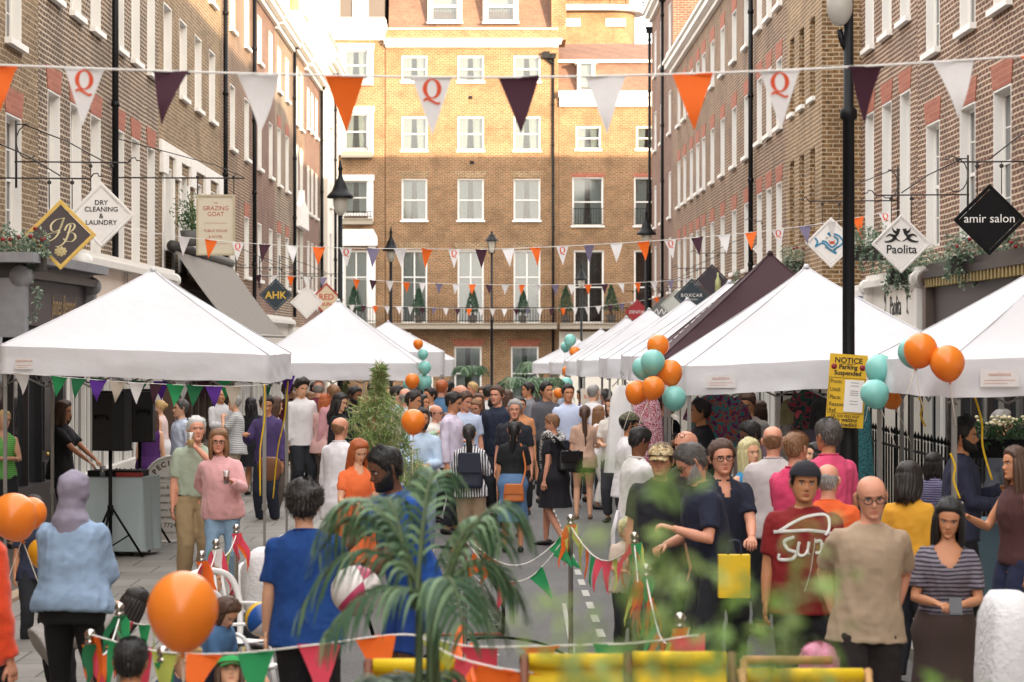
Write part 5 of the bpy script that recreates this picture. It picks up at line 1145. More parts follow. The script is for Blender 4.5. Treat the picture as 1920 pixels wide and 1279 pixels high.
# chrome stanchions and ribbon flags
CHR = P('chrome', '#b9b5ae', .18, metal=1, var=.05)
def stanchion(px, py, Y, label, ribbons='rgw', H=.98):
    p = W(px, py, Y); e = empty('stanchion', label, 'rope post', (p.x, Y, G(Y)), group='chrome rope posts'); H = p.z-G(Y)
    MB().lathe([(.15, 0), (.15, .012), (.03, .03), (.018, .05), (.018, H-.07), (.028, H-.065), (.028, H-.05), (.015, H-.04)], 16).build('post', CHR, e)
    MB().ell((0, 0, H-.02), (.03, .03, .03), 14).build('ball_top', CHR, e)
    rnd = random.Random(px)
    for i, c in enumerate(ribbons):
        a = rnd.random()*6.28; L_ = rnd.uniform(.2, .34); q = rnd.uniform(.07, .13); dx, dy = q*math.cos(a), q*math.sin(a)*.5
        vs = []
        for j in range(7):
            t = j/6; w_ = .075*(1-t)+.004; cx = dx*math.sin(t*1.6)+.01*math.sin(t*9+i); vs += [(cx-w_/2, dy*t-.02, H-.07-L_*t), (cx+w_/2, dy*t-.025+.015*math.sin(t*5), H-.07-L_*t+.01)]
        MB().add(vs, [(2*j, 2*j+1, 2*j+3, 2*j+2) for j in range(6)], 0, True).build('pennant', PM[c], e)
    return Vector((p.x, Y, H-.08+G(Y)))
a1 = stanchion(169, 1183, 12.5, 'chrome post at the lower left holding the orange flag', 'orG'); a2 = stanchion(224, 1133, 14.0, 'chrome post with a bright green scarf like flag', 'gG')
a3 = stanchion(378, 1035, 17.4, 'chrome post with a small orange and lime bow', 'olo'); a4 = stanchion(405, 1013, 18.6, 'chrome post draped with pink and white ribbons', 'rwrg')
a5 = stanchion(443, 985, 20.0, 'chrome post beside the white chairs with red ribbons', 'rwor'); a6 = stanchion(1070, 967, 18.2, 'chrome post in the middle of the road with a knot of orange and lime flags', 'lolo')
a7 = stanchion(1190, 1000, 16.8, 'chrome post behind the leaves with green and pink flags', 'rlg'); a8 = stanchion(1212, 1060, 14.4, 'small chrome post near the leafy plant', 'gro'); a9 = stanchion(1275, 1152, 12.0, 'chrome post at the bottom behind the deck chairs', 'owl')
a0 = stanchion(872, 985, 18.6, 'chrome post behind the palm with a yellow bow', 'lo'); aL = stanchion(305, 1215, 11.6, 'chrome post in the foreground left of the big balloon', 'g')
def rope(label, pts, seq, step, w=.15, h=.22, start=.1): bunting(label, pts, seq, start, step, w, h, .005, 'ribbon flag ropes between the chrome posts', name='flag_rope')
def sag(a, b, s, n=5): return [a.lerp(b, i/n)-Vector((0, 0, s*math.sin(math.pi*i/n))) for i in range(n+1)]
rope('upper rope of flags across the road centre', sag(a0, a6, .26), 'o g r', .30, .15, .26, .28); rope('lower rope of flags across the road centre', sag(a0-Vector((0, 0, .03)), a6-Vector((0, 0, .02)), .36), 'orgg', .27, .15, .25, .2)
rope('rope of flags from the middle post to the right', sag(a6, a7, .18), 'rlogr', .16, .10, .24, .1); rope('rope of flags running towards the leafy plant', sag(a7, a8, .22), 'ogrol', .22, .08, .26, .1); rope('rope of flags behind the leafy plant', sag(a8, a9, .2), 'oolgo', .25, .08, .26, .1)
rope('rope with lime and orange flags along the very bottom', [W(169, 1190, 12.5), W(300, 1222, 11.6), W(440, 1225, 11.2), W(600, 1208, 11.0), W(760, 1190, 11.3), W(880, 1212, 11.0), W(1000, 1212, 10.8), W(1200, 1205, 10.8), W(1310, 1190, 10.8)], 'ogrlogrolr', .33, .19, .26, .08)
rope('rope with a large pink flag dipping at the bottom centre', [W(790, 1195, 10.2), W(850, 1230, 10.1), W(930, 1252, 10.0), W(1000, 1262, 10.0)], 'lroo', .14, .18, .22, .1)
rope('ribbon rope between the left foreground posts', sag(a1, a2, .12), 'go', .3, .15, .2, .15); rope('ribbon rope on the left behind the big balloon', sag(a2, a3, .2), 'rgl', .5, .1, .2, .4); rope('short ribbon rope by the old man', sag(a3, a4, .1), 'og', .4, .1, .2, .1); rope('short ribbon rope by the white chairs', sag(a4, a5, .1), 'lr', .4, .1, .2, .1)
# cones, goal
CONE = P('cone_orange', '#f26a1c', .45, var=.05)
for (px, py, Y, l) in ((863, 1170, 19.6, 'orange cone standing highest of the three'), (886, 1206, 18.4, 'orange cone in the middle, mostly behind the pink flag'), (872, 1240, 17.3, 'orange cone at the bottom edge')):
    p = W(px, py, Y); e = empty('traffic_cone', l, 'cone', (p.x, Y, G(Y)), group='small orange cones'); k = .30/.30
    MB().lathe([(.10, .015), (.085, .03), (.02, .30), (.015, .305), (0, .305)], 20).build('cone_body', CONE, e); MB().box(-.12, .12, -.12, .12, 0, .015).build('base', CONE, e)
e = empty('football_goal', 'small pop up football goal with white net lying on the road', 'football goal', (0, 0, 0)); NETM = P('net_white', '#e6e4e0', .8)
A = W(942, 1190, 20); A = Vector((W(942, 1192, 11.1*1.0).x, 0, 0))
def gp(px, py, z=0): Y = F*(EYE-z+.13)/(py-VY); return Vector(((px-VX)*Y/F, Y, z-.13))
R1 = gp(943, 1189, .02); L1_ = gp(700, 1192, .02); BK1 = gp(905, 1140, .02); top = gp(868, 1040, .62)
MB().tube(catmull([R1, R1+Vector((-.03, .1, .35)), top+Vector((0, 0, .03)), top+Vector((-.5, .05, .02)), L1_+Vector((-.05, .1, .35)), L1_], 6), .016, 8).build('arch_pole', BLK, e)
MB().tube([R1, L1_], .014, 8).build('red_bar', P('goal_red', '#a8302a', .5), e); MB().tube([R1, BK1, gp(740, 1130, .02)], .012, 7).build('back_pole', BLK, e)
mb = MB(); Bk = [BK1, gp(740, 1130, .02)]; tops = catmull([R1, R1+Vector((-.03, .1, .35)), top+Vector((0, 0, .03)), top+Vector((-.5, .05, .02))], 6)
for i in range(1, len(tops)):
    q = Bk[0].lerp(Bk[1], i/len(tops)); mb.tube([tops[i].lerp(q, t)-Vector((0, 0, .07*math.sin(math.pi*t))) for t in (0, .25, .5, .75, 1)], .003, 4)
for t in (.15, .3, .45, .6, .75, .9): mb.tube([tops[i].lerp(Bk[0].lerp(Bk[1], i/len(tops)), t)-Vector((0, 0, .07*math.sin(math.pi*t)+.012*math.sin(i*2))) for i in range(len(tops))], .003, 4)
mb.build('net', NETM, e)
MB().tube(catmull([gp(795, 1232), gp(850, 1205, .12), gp(930, 1195, .16), gp(1010, 1205, .1), gp(1060, 1228)], 6), .012, 7).build('second_hoop', BLK, e)
# deck chairs
DY = P('deck_yellow', '#e2c011', .7, var=.05, bump=.1, bs=80); WOOD = P('pale_wood', '#b48a55', .6, var=.2, vs=12); DWOOD = P('dark_wood', '#6b3a22', .6, var=.2, vs=12)
def deckchair(px0, px1, ytop, Y, label, wood, lab=False):
    a = W(px0, ytop, Y); b = W(px1, ytop, Y); w = b.x-a.x; e = empty('deck_chair', label, 'deck chair', ((a.x+b.x)/2, Y, G(Y)), group='yellow deck chairs'); H = a.z-G(Y)
    for s_ in (-1, 1):
        x = s_*(w/2+.02); MB().tube([(x, 0, H+.05), (x, -.95, .05)], .018, 6, ry=.026, up=(1, 0, 0)).build('frame_side', wood, e); x2 = s_*(w/2-.015); MB().tube([(x2, -.15, .03), (x2, -.75, .42)], .015, 6).build('frame_leg', wood, e)
    MB().tube([(-w/2-.04, -.0, H+.035), (w/2+.04, -.0, H+.035)], .02, 8).build('top_rail', wood, e)
    n = 16; vs = []
    for i in range(n+1):
        t = i/n; y = -.9*t+.02; z = H+.02+( .12-H)*t-.24*math.sin(math.pi*t)
        for j in range(9): u = j/8; vs.append((-w/2+w*u, y, z+.01*math.sin(u*math.pi)*(-1)))
    c = MB().add(vs, [(i*9+j, i*9+j+1, (i+1)*9+j+1, (i+1)*9+j) for i in range(n) for j in range(8)], 0, True); c.tube([(-w/2, .0, H+.03), (w/2, .0, H+.03)], .032, 10); c.box(-w/2, w/2, .018, .022, H-.42, H+.03); c.build('canvas', DY, e)
    if lab: MB().box(-w*.32, -w*.13, .0225, .028, H-.14, H-.09).build('care_label', PAPER, e); MB().box(-w*.32, -w*.13, -.05, -.045, H-.12, H-.07).build('care_label', PAPER, e)
    return e
deckchair(700, 852, 1262, 10.2, 'yellow deck chair at the bottom below the palm', DWOOD); deckchair(992, 1168, 1253, 10.0, 'yellow deck chair with a white label at the bottom centre', DWOOD, True); deckchair(1186, 1362, 1249, 10.0, 'yellow deck chair behind the green leaves', DWOOD); deckchair(1400, 1618, 1279, 10.6, 'yellow deck chair holding the pink haired sitter', WOOD)
MB().tube([W(1392, 1238, 10.9), W(1560, 1238, 10.9)], .02, 8).tube([W(1396, 1235, 10.9), W(1396, 1285, 10.9)-Vector((0, .1, .8))], .02, 8).build('wooden_frame', WOOD); tag(bpy.data.objects['wooden_frame'], 'empty pale wooden chair frame left of the pink hair', 'chair frame')
# stall goods on the right
def garment(px, py, Y, w, h, mat, label, rz=0, sleeves=.3, name='hanging_dress', cat='dress'):
    p = W(px, py, Y); e = empty(name, label, cat, tuple(p), rz, group='clothes hanging in the stalls')
    MB().tube(catmull([(0, 0, .1), (.03, 0, .13), (.0, 0, .16), (-.02, 0, .14)], 4), .004, 5).tube([(-w*.3, 0, -.02), (0, 0, .1), (w*.3, 0, -.02)], .006, 5).build('hanger', ALU, e)
    n = 28; m = 18; vs = []
    for i in range(m+1):
        t = i/m; hw = w*(.30+.10*t**.5+.14*t) if t > .12 else w*(.12+.19*(t/.12)**.5); d = .05+.05*t
        for j in range(n):
            a = 2*math.pi*j/n; f = 1+.10*t*math.sin(a*9+math.sin(t*5))
            vs.append((hw*math.cos(a)*f, d*math.sin(a)*f, .0-h*t))
    mb = MB().add(vs, [(i*n+j, (i+1)*n+j, (i+1)*n+(j+1) % n, i*n+(j+1) % n) for i in range(m) for j in range(n)], 0, True)
    if sleeves:
        for s_ in (-1, 1): mb.tube([(s_*w*.26, 0, -.06), (s_*w*.42, 0, -.2), (s_*(w*.42+.04), -.02, -.12-sleeves)], [.06, .065, .07], 10, ry=.03)
    mb.build('cloth', mat, e); return e
garment(1165, 722, 29.0, .36, 1.05, P('lace_white', '#e6e4e4', .85, var=.05, bump=.4, bs=60), 'long white dress hanging from the right tent edge', 0, 0)
garment(1205, 745, 30.2, .42, 1.2, blotch('dotted_red', ['#cdb0b8', '#a02c40', '#cdb0b8', '#7c2434'], 34), 'red and white patterned dress beside the white one', 0, 0)
garment(1225, 745, 29.6, .30, 1.2, blotch('dotted_red', ['#cdb0b8', '#a02c40', '#cdb0b8', '#7c2434'], 34), 'narrow patterned dress behind the balloon cluster', 0, 0)
garment(1345, 738, 28.2, .72, .62, blotch('kaftan', ['#3a2350', '#8c2f5a', '#1f7f80', '#b0483a', '#2a2f6a'], 14, detail=5), 'purple and teal printed kaftan hanging at the back of the big tent', 0, .2)
garment(1513, 728, 27.6, .36, .85, blotch('floral_dark', ['#16242c', '#8c2038', '#1c4a3c', '#16242c', '#b04a50'], 12, detail=4), 'dark floral dress hanging left of the yellow notice', 0, .1)
garment(1612, 745, 25.6, .30, 1.0, blotch('teal_scales', ['#1d4a50', '#2c6a70', '#163a40'], 40), 'teal scaly scarf hanging right of the yellow notice', 0, 0)
o = MB().box(-.75, .75, -.35, .35, 0, .80).box(-.8, .8, -.4, .4, .801, .83); o = o.build('display_counter', P('counter_grey', '#8d8a80', .6), None, (W(1365, 800, 26.4).x, 26.4, -.03)); tag(o, 'grey display counter under the big right tent', 'counter')
o = MB().box(-1.3, 1.3, -.35, .35, 0, .75).box(-1.35, 1.35, -.4, .4, .751, .78).build('stall_table', P('stall_cloth', '#5d7684', .8), None, (W(1700, 0, 23).x, 23.4, -.03)); tag(o, 'stall table with blue cloth under the right tents', 'table')
rndb = random.Random(9)
for i in range(10):
    x = W(1650, 0, 23).x+i*.14; h = rndb.uniform(.08, .22)
    o = MB().lathe([(.03, 0), (.035, h*.6), (.015, h*.8), (.015, h)], 10).build('glass_jar', glassy('jar_glass', '#d5d8da', .6), None, (x, 23.2+.1*math.sin(i*2), .751)); tag(o, 'clear glass jar standing on the blue stall table', 'jar', 'glass jars on the stall table')
p = W(1862, 800, 23.6); e = empty('flower_box', 'planter of cream hydrangeas and white flowers at the right edge', 'planter', tuple(p), group='planted window boxes')
MB().box(-.25, .5, -.12, .12, -.3, -.12).build('trough', BLK, e); mb = MB(); rnd = random.Random(3)
leaves(mb, [(rnd.uniform(-.3, .55), rnd.uniform(-.16, .16), rnd.uniform(-.2, .06)) for _ in range(700)], .06, rnd, .6, 0); mb.build('foliage', leafmat('hydrangea_leaf', '#33502e'), e)
mb = MB()
for i in range(70): mb.ell((rnd.uniform(-.3, .55), rnd.uniform(-.16, .1), rnd.uniform(0, .10)), (.022, .022, .018), 6)
mb.build('flowers', P('hydrangea_cream', '#d3c9a4', .7, var=.15), e)
# yellow ratchet straps
YST = P('strap_yellow', '#e3b91e', .7)
for (x0, y0, x1, y1, Y, l) in ((496, 720, 488, 930, 27, 'yellow strap hanging down the left leg of the front tent'), (540, 715, 512, 935, 29.8, 'yellow strap on the inner leg of the front tent'), (1782, 850, 1800, 935, 19.6, 'thick yellow strap on the right tent pole'), (1828, 745, 1860, 900, 20.2, 'long yellow strap across the right tent leg'), (1723, 745, 1735, 800, 22, 'short yellow strap hanging beside the notice')):
    a, b = W(x0, y0, Y), W(x1, y1, Y); pts = [a, a.lerp(b, .3)+Vector((.015, 0, 0)), a.lerp(b, .6)+Vector((-.02, 0, 0)), b]
    o = MB().tube(catmull([p_-a for p_ in pts], 5), .009, 6, ry=.003, up=(1, 0, 0)).build('tie_strap', YST, None, tuple(a)); tag(o, l, 'strap', 'yellow tie straps')
o = MB().box(-.23, .23, -.01, .01, 0, .36).build('raffle_poster', P('poster_cream', '#e0d4c4', .6), None, tuple(W(1112, 765, 45))); tag(o, 'cream raffle poster behind the smiling man', 'poster'); tb = MB(); add_text(tb, 'RAFFLE', .11, 0, .17, -.012); add_text(tb, 'the grand', .05, 0, .29, -.012); tb.lathe([(.04, 0), (.04, .002)], 14, (.02, -.012, .09), M=Matrix.Rotation(R(90), 3, 'X')); tb.build('lettering', P('poster_red', '#d9683c', .6), o)
# ================= people =================
def sub_ik(S, T, a, b, hint):
    S, T = Vector(S), Vector(T); d = T-S; L_ = min(d.length, (a+b)*.995); d.normalize(); T = S+d*L_
    x = (a*a-b*b+L_*L_)/(2*L_); h = math.sqrt(max(1e-6, a*a-x*x)); n = Vector(hint)-d*Vector(hint).dot(d); n.normalize(); return S+d*x+n*h, T
ARM = {'down': ((.26, -.03, .885), (.3, 1, 0)), 'front': ((.07, -.30, 1.12), (.6, .4, -1)), 'cross': ((-.07, -.20, 1.17), (1, -.2, -.6)), 'hip': ((.21, -.03, 1.0), (1, .8, -.1)), 'face': ((.05, -.24, 1.44), (.7, -.2, -1)),
       'chin': ((.06, -.2, 1.38), (.5, -.2, -1)), 'head': ((.06, -.08, 1.70), (1, -.6, .2)), 'back': ((.08, .16, 1.0), (1, .6, 0)), 'table': ((.12, -.45, 1.0), (.8, .3, -1)), 'reach': ((.12, -.52, 1.16), (.7, .2, -1)), 'side': ((.62, -.15, 1.18), (.2, .5, -1)),
       'pocket': ((.215, -.02, .93), (.8, 1, 0)), 'fore': ((.17, -.32, 1.14), (.5, .5, -1)), 'drink': ((.14, -.34, 1.25), (.5, .3, -1)), 'kid': ((.08, -.3, .92), (.6, 0, -1)), 'behind': ((.17, .12, .93), (.6, 1, 0)), 'low': ((.17, -.12, .86), (.5, 1, 0)), 'point': ((.30, -.42, 1.30), (.4, .2, -1))}
SK = {'f': ('#dba888', .35), 'm': ('#c58a66', .5), 't': ('#b87f58', .5), 'd': ('#6b4734', .5), 'r': ('#d2957a', .5), 'b': ('#805238', .5)}
HAIRC = {'blond': '#b99a66', 'lblond': '#d3b88a', 'brown': '#4a3224', 'lbrown': '#7a5638', 'dark': '#1d1613', 'black': '#0e0c0c', 'grey': '#8d8a86', 'white': '#c9c4bb', 'ginger': '#a3552a', 'pink': '#e27a94', 'dgrey': '#4a4643'}
def hairmat(c):
    key = ('hair', c)
    if key in _mc: return _mc[key]
    m, nt, b, N, L = nodes('hair_'+c); b.inputs['Roughness'].default_value = .55; tc = N('ShaderNodeTexCoord'); mp = N('ShaderNodeMapping'); mp.inputs['Scale'].default_value = (90, 90, 9)
    nz = N('ShaderNodeTexNoise'); nz.inputs['Scale'].default_value = 1; nz.inputs['Detail'].default_value = 3; L(tc.outputs['Object'], mp.inputs[0]); L(mp.outputs[0], nz.inputs['Vector'])
    cc = C(HAIRC[c]); mx = N('ShaderNodeMix'); mx.data_type = 'RGBA'; mx.inputs[6].default_value = tuple(x*.35 for x in cc)+(1,); mx.inputs[7].default_value = tuple(min(.9, x*1.8) for x in cc)+(1,)
    L(nz.outputs['Fac'], mx.inputs[0]); L(mx.outputs[2], b.inputs['Base Color']); bp = N('ShaderNodeBump'); bp.inputs['Strength'].default_value = .7; bp.inputs['Distance'].default_value = .006; L(nz.outputs['Fac'], bp.inputs['Height']); L(bp.outputs[0], b.inputs['Normal'])
    _mc[key] = m; return m
TT = [-1.0, -.93, -.82, -.70, -.60, -.54, -.48, -.40, -.30, -.20, -.10, 0.0, .10, .20, .32, .45, .58, .70, .80, .88, .94, .98, 1.0]
def itp(t, tab):
    for (a, x), (b, y) in zip(tab, tab[1:]):
        if t <= b: return x+(y-x)*(t-a)/(b-a)
    return tab[-1][1]
def smooth(x): x = max(0, min(1, x)); return x*x*(3-2*x)
HW = [(-1, .020), (-.93, .036), (-.82, .047), (-.6, .0585), (-.3, .068), (0, .0735), (.3, .0755), (.5, .0735), (.7, .064), (.8, .055), (.9, .040), (.96, .025), (1, .004)]
HF = [(-1, .058), (-.93, .078), (-.82, .084), (-.6, .083), (-.4, .083), (0, .083), (.2, .088), (.45, .085), (.65, .072), (.8, .055), (.9, .038), (.96, .022), (1, .004)]
HB = [(-1, .0), (-.93, .006), (-.82, .022), (-.6, .052), (-.4, .072), (0, .096), (.3, .103), (.5, .10), (.7, .083), (.8, .068), (.9, .047), (.96, .028), (1, .004)]
def headpt(phi, t, fem=False, jaw=1.0):
    w, f, b = itp(t, HW), itp(t, HF), itp(t, HB); c, s = math.cos(phi), math.sin(phi)
    if fem and t < -.2: w *= 1-.07*smooth((-t-.2)/.6)
    w *= 1+(jaw-1)*smooth((-t)/.5)
    ex = .86
    x = w*math.copysign(abs(s)**ex, s); y = -(f*abs(c)**ex) if c > 0 else b*abs(c)**ex
    z = t*.115
    if c > 0.1:
        g = lambda x0, z0, sx, sz: math.exp(-((x-x0)/sx)**2-((z-z0)/sz)**2)
        y -= .020*g(0, -.030, .0105, .016)+.010*g(0, -.012, .008, .022)+.006*g(.013, -.034, .006, .007)+.006*g(-.013, -.034, .006, .007)
        y += .010*(g(.031, .002, .015, .011)+g(-.031, .002, .015, .011))-.004*g(0, .024, .05, .008)
        y -= .0065*g(0, -.0585, .020, .0045)+.007*g(0, -.0685, .017, .005); y += .004*g(0, -.0635, .024, .0018)+.004*g(0, -.080, .02, .006)
        y -= .006*g(0, -.098, .018, .012)+.004*(g(.042, -.022, .017, .02)+g(-.042, -.022, .017, .02))
    return Vector((x, y, z))
def phis(n):  # more samples at the face
    out = []
    for i in range(n):
        u = i/n*2-1; out.append(math.pi*(.45*u+.55*u*abs(u)**.8))
    return out
def head_geo(mb, M, n, fem, jaw, mi, lipm=3):
    ts = []
    for a, b in zip(TT, TT[1:]):
        ts.append(a); 
        if n > 30 and a < .35: ts += [a+(b-a)/3, a+(b-a)*2/3] if a < .12 else [(a+b)/2]
    ts.append(TT[-1]); ph = phis(n); base = len(mb.v)
    for t in ts:
        for p in ph: mb.v.append(tuple(M @ headpt(p, t, fem, jaw)))
    for i in range(len(ts)-1):
        for j in range(n):
            mb.f.append((base+i*n+j, base+i*n+(j+1) % n, base+(i+1)*n+(j+1) % n, base+(i+1)*n+j)); tm = (ts[i]+ts[i+1])/2*.115; q = headpt((ph[j]+ph[(j+1) % n])/2 if j < n-1 else math.pi, (ts[i]+ts[i+1])/2)
            m_ = mi
            if q.y < -.05:
                if -.074 < tm < -.0555 and abs(q.x) < .024*(1-abs(tm+.064)/.014): m_ = mi+1
                elif .015 < tm < .0225 and .014 < abs(q.x) < .046: m_ = mi+2
            mb.m.append(m_); mb.s.append(True)
    for s_ in (-1, 1):
        E = M @ Matrix.Translation((s_*.076, .012, -.006)) @ Matrix.Rotation(R(s_*22), 4, 'Z')
        mb.tube([E @ Vector((0, 0, -.028)), E @ Vector((s_*.006, 0, -.02)), E @ Vector((s_*.010, .003, 0)), E @ Vector((s_*.010, .004, .018)), E @ Vector((s_*.004, 0, .030))], [.004, .008, .012, .013, .006], 8, mi, ry=[.003, .005, .006, .006, .004])
        if n > 20:
            c = M @ Vector((s_*.031, -.0725, .002)); mb.ell(c, (.0118, .0095, .0068), 12, mi+3, M.to_3x3()); c = M @ Vector((s_*.031, -.0800, .0015)); mb.ell(c, (.0052, .0035, .0052), 10, mi+4, M.to_3x3())
            mb.tube([M @ Vector((s_*.031+q*.013, -.0795+abs(q)*.004, .0085-.004*q*q)) for q in (-1, -.5, 0, .5, 1)], [.001, .0022, .0026, .0022, .001], 5, mi+4)
def hairline(phi): # z above which hair grows
    a = abs(phi); return itp(a, [(0, .068), (.5, .064), (.95, .045), (1.25, .0), (1.5, -.02), (1.75, -.008), (2.1, -.06), (3.15, -.078)])
def hair_geo(M, style, n, seed, fem=False):
    mb = MB(); ph = phis(n); ts = [-.82, -.7, -.6, -.5, -.4, -.3, -.2, -.1, 0, .1, .2, .3, .4, .5, .6, .68, .76, .82, .88, .92, .96, .985, 1.0]
    th = dict(short=.014, crop=.008, buzz=.005, bald=.006, long=.016, bun=.012, pony=.012, bob=.022, curly=.030, afro=.045, medium=.022, wavy=.020, tied=.012, quiff=.020).get(style, .014)
    am = dict(short=.009, curly=.020, medium=.011, wavy=.012, quiff=.011, crop=.005, long=.006, bob=.006).get(style, .004)
    vs = []; sd = seed*1.7
    for t in ts:
        for p in ph:
            q = headpt(p, t, fem); z = q.z; hl = hairline(p)
            if style in ('long', 'bob', 'wavy') and 1.1 < abs(p): hl = min(hl, -.085)
            m_ = smooth((z-hl)/.016)
            if style == 'bald': m_ *= smooth((.040+.02*(abs(p)-2) - z)/.02)*smooth((abs(p)-1.15)/.2)
            nn = noise.noise(Vector((q.x*28+sd, q.y*28, z*28)))+.6*noise.noise(Vector((p*11, t*3, sd)))+.35*noise.noise(Vector((q.x*75, q.y*75, z*40+sd)))
            off = -.007+m_*(th*(1+.35*smooth(t))+.007+am*nn)
            if style == 'quiff' and t > .4 and abs(p) < 1: off += .022*m_
            d = Vector((q.x, q.y*.9, max(-.02, z)*.9+.001)).normalized(); vs.append(M @ (q+d*off))
    N_ = len(ph); mb.add(vs, [(i*N_+j, i*N_+(j+1) % N_, (i+1)*N_+(j+1) % N_, (i+1)*N_+j) for i in range(len(ts)-1) for j in range(N_)], 0, True)
    def lock(pts, r, ry=None): mb.tube([M @ Vector(p) for p in catmull(pts, 4)], [r*a for a in np.interp(np.linspace(0, 1, (len(pts)-1)*4+1), [0, .2, .6, 1], [.8, 1, .95, .35])], 10, 0, ry=ry)
    rnd = random.Random(seed)
    if style in ('long', 'wavy', 'bob', 'medium'):
        L_ = {'long': .36, 'wavy': .26, 'bob': .115, 'medium': .14}[style]; wv = .012 if style == 'wavy' else .004
        nl = 15
        for i in range(nl):
            p = 1.15+(2*math.pi-2.3)*i/(nl-1); s, c = math.sin(p), math.cos(p); rx, ryy = .076, (.082 if c > 0 else .098); x0, y0 = rx*s, -ryy*c; k = rnd.uniform(.88, 1.08)
            pts = [(x0*.8, y0*.8, .05), (x0*1.10, y0*1.08, -.0), (x0*1.14+wv*rnd.gauss(0, 1), y0*1.08+wv*rnd.gauss(0, 1), -.06-L_*.15), (x0*1.08+wv*rnd.gauss(0, 1), y0*1.05+.01+wv*rnd.gauss(0, 1), -.08-L_*.55*k), (x0*.92+wv*rnd.gauss(0, 1), y0*.95+.014, -.08-L_*k)]
            lock(pts, .024 if style != 'bob' else .027)
    if style in ('bun',): mb.ell(M @ Vector((0, .115, .03)), (.04, .036, .038), 14, 0, M.to_3x3())
    if style == 'topbun': mb.ell(M @ Vector((0, .085, .10)), (.035, .035, .033), 14, 0, M.to_3x3())
    if style in ('pony', 'tied'):
        L_ = .3 if style == 'pony' else .62
        for i in range(4): a = i*1.57; lock([(0, .09, .05), (.008*math.cos(a), .125, .03), (.012*math.cos(a), .13+.01*math.sin(a), -.05), (.018*math.cos(a), .125+.014*math.sin(a), -.08-L_*.4), (.015*math.cos(a), .115+.01*math.sin(a), -.08-L_)], .026)
    return mb
def vox(mb, size, it=4, fold=0, seed=0, fz=(0, 9), tight=None):
    me = mb.mesh('tmp', []); o = bpy.data.objects.new('tmp', me)
    m = o.modifiers.new('r', 'REMESH'); m.mode = 'VOXEL'; m.voxel_size = size
    if it: s_ = o.modifiers.new('s', 'SMOOTH'); s_.factor = .5; s_.iterations = it
    ev = evaluated(o); m2 = ev.to_mesh(); n = len(m2.vertices)
    co = np.empty(n*3); m2.vertices.foreach_get('co', co); co = co.reshape(-1, 3); no = np.empty(n*3); m2.vertices.foreach_get('normal', no); no = no.reshape(-1, 3); fs = [tuple(p.vertices) for p in m2.polygons]
    ev.to_mesh_clear(); bpy.data.objects.remove(o); bpy.data.meshes.remove(me)
    if fold:
        for i in range(n):
            x, y, z = co[i]; a = noise.noise(Vector((x*13+seed+z*5, y*13, z*4.0-x*6))); b = noise.noise(Vector((x*9-z*9, y*9+seed, z*16+x*9)))
            d = fold*((1-abs(a)*3.2)*.62+(1-abs(b)*3)*.30)
            co[i] += no[i]*(d-.3*fold)
    return co, fs
def fab(col, kind='plain'):
    if kind == 'knit': return P('knit', col, .95, var=.12, vs=60, bump=.3, bs=110, sheen=.3)
    if kind == 'denim': return P('denim', col, .9, var=.24, vs=9, bump=.25, bs=150)
    return P('cloth', col, .9, var=.09, vs=5, bump=.10, bs=120)
PEOPLE = []
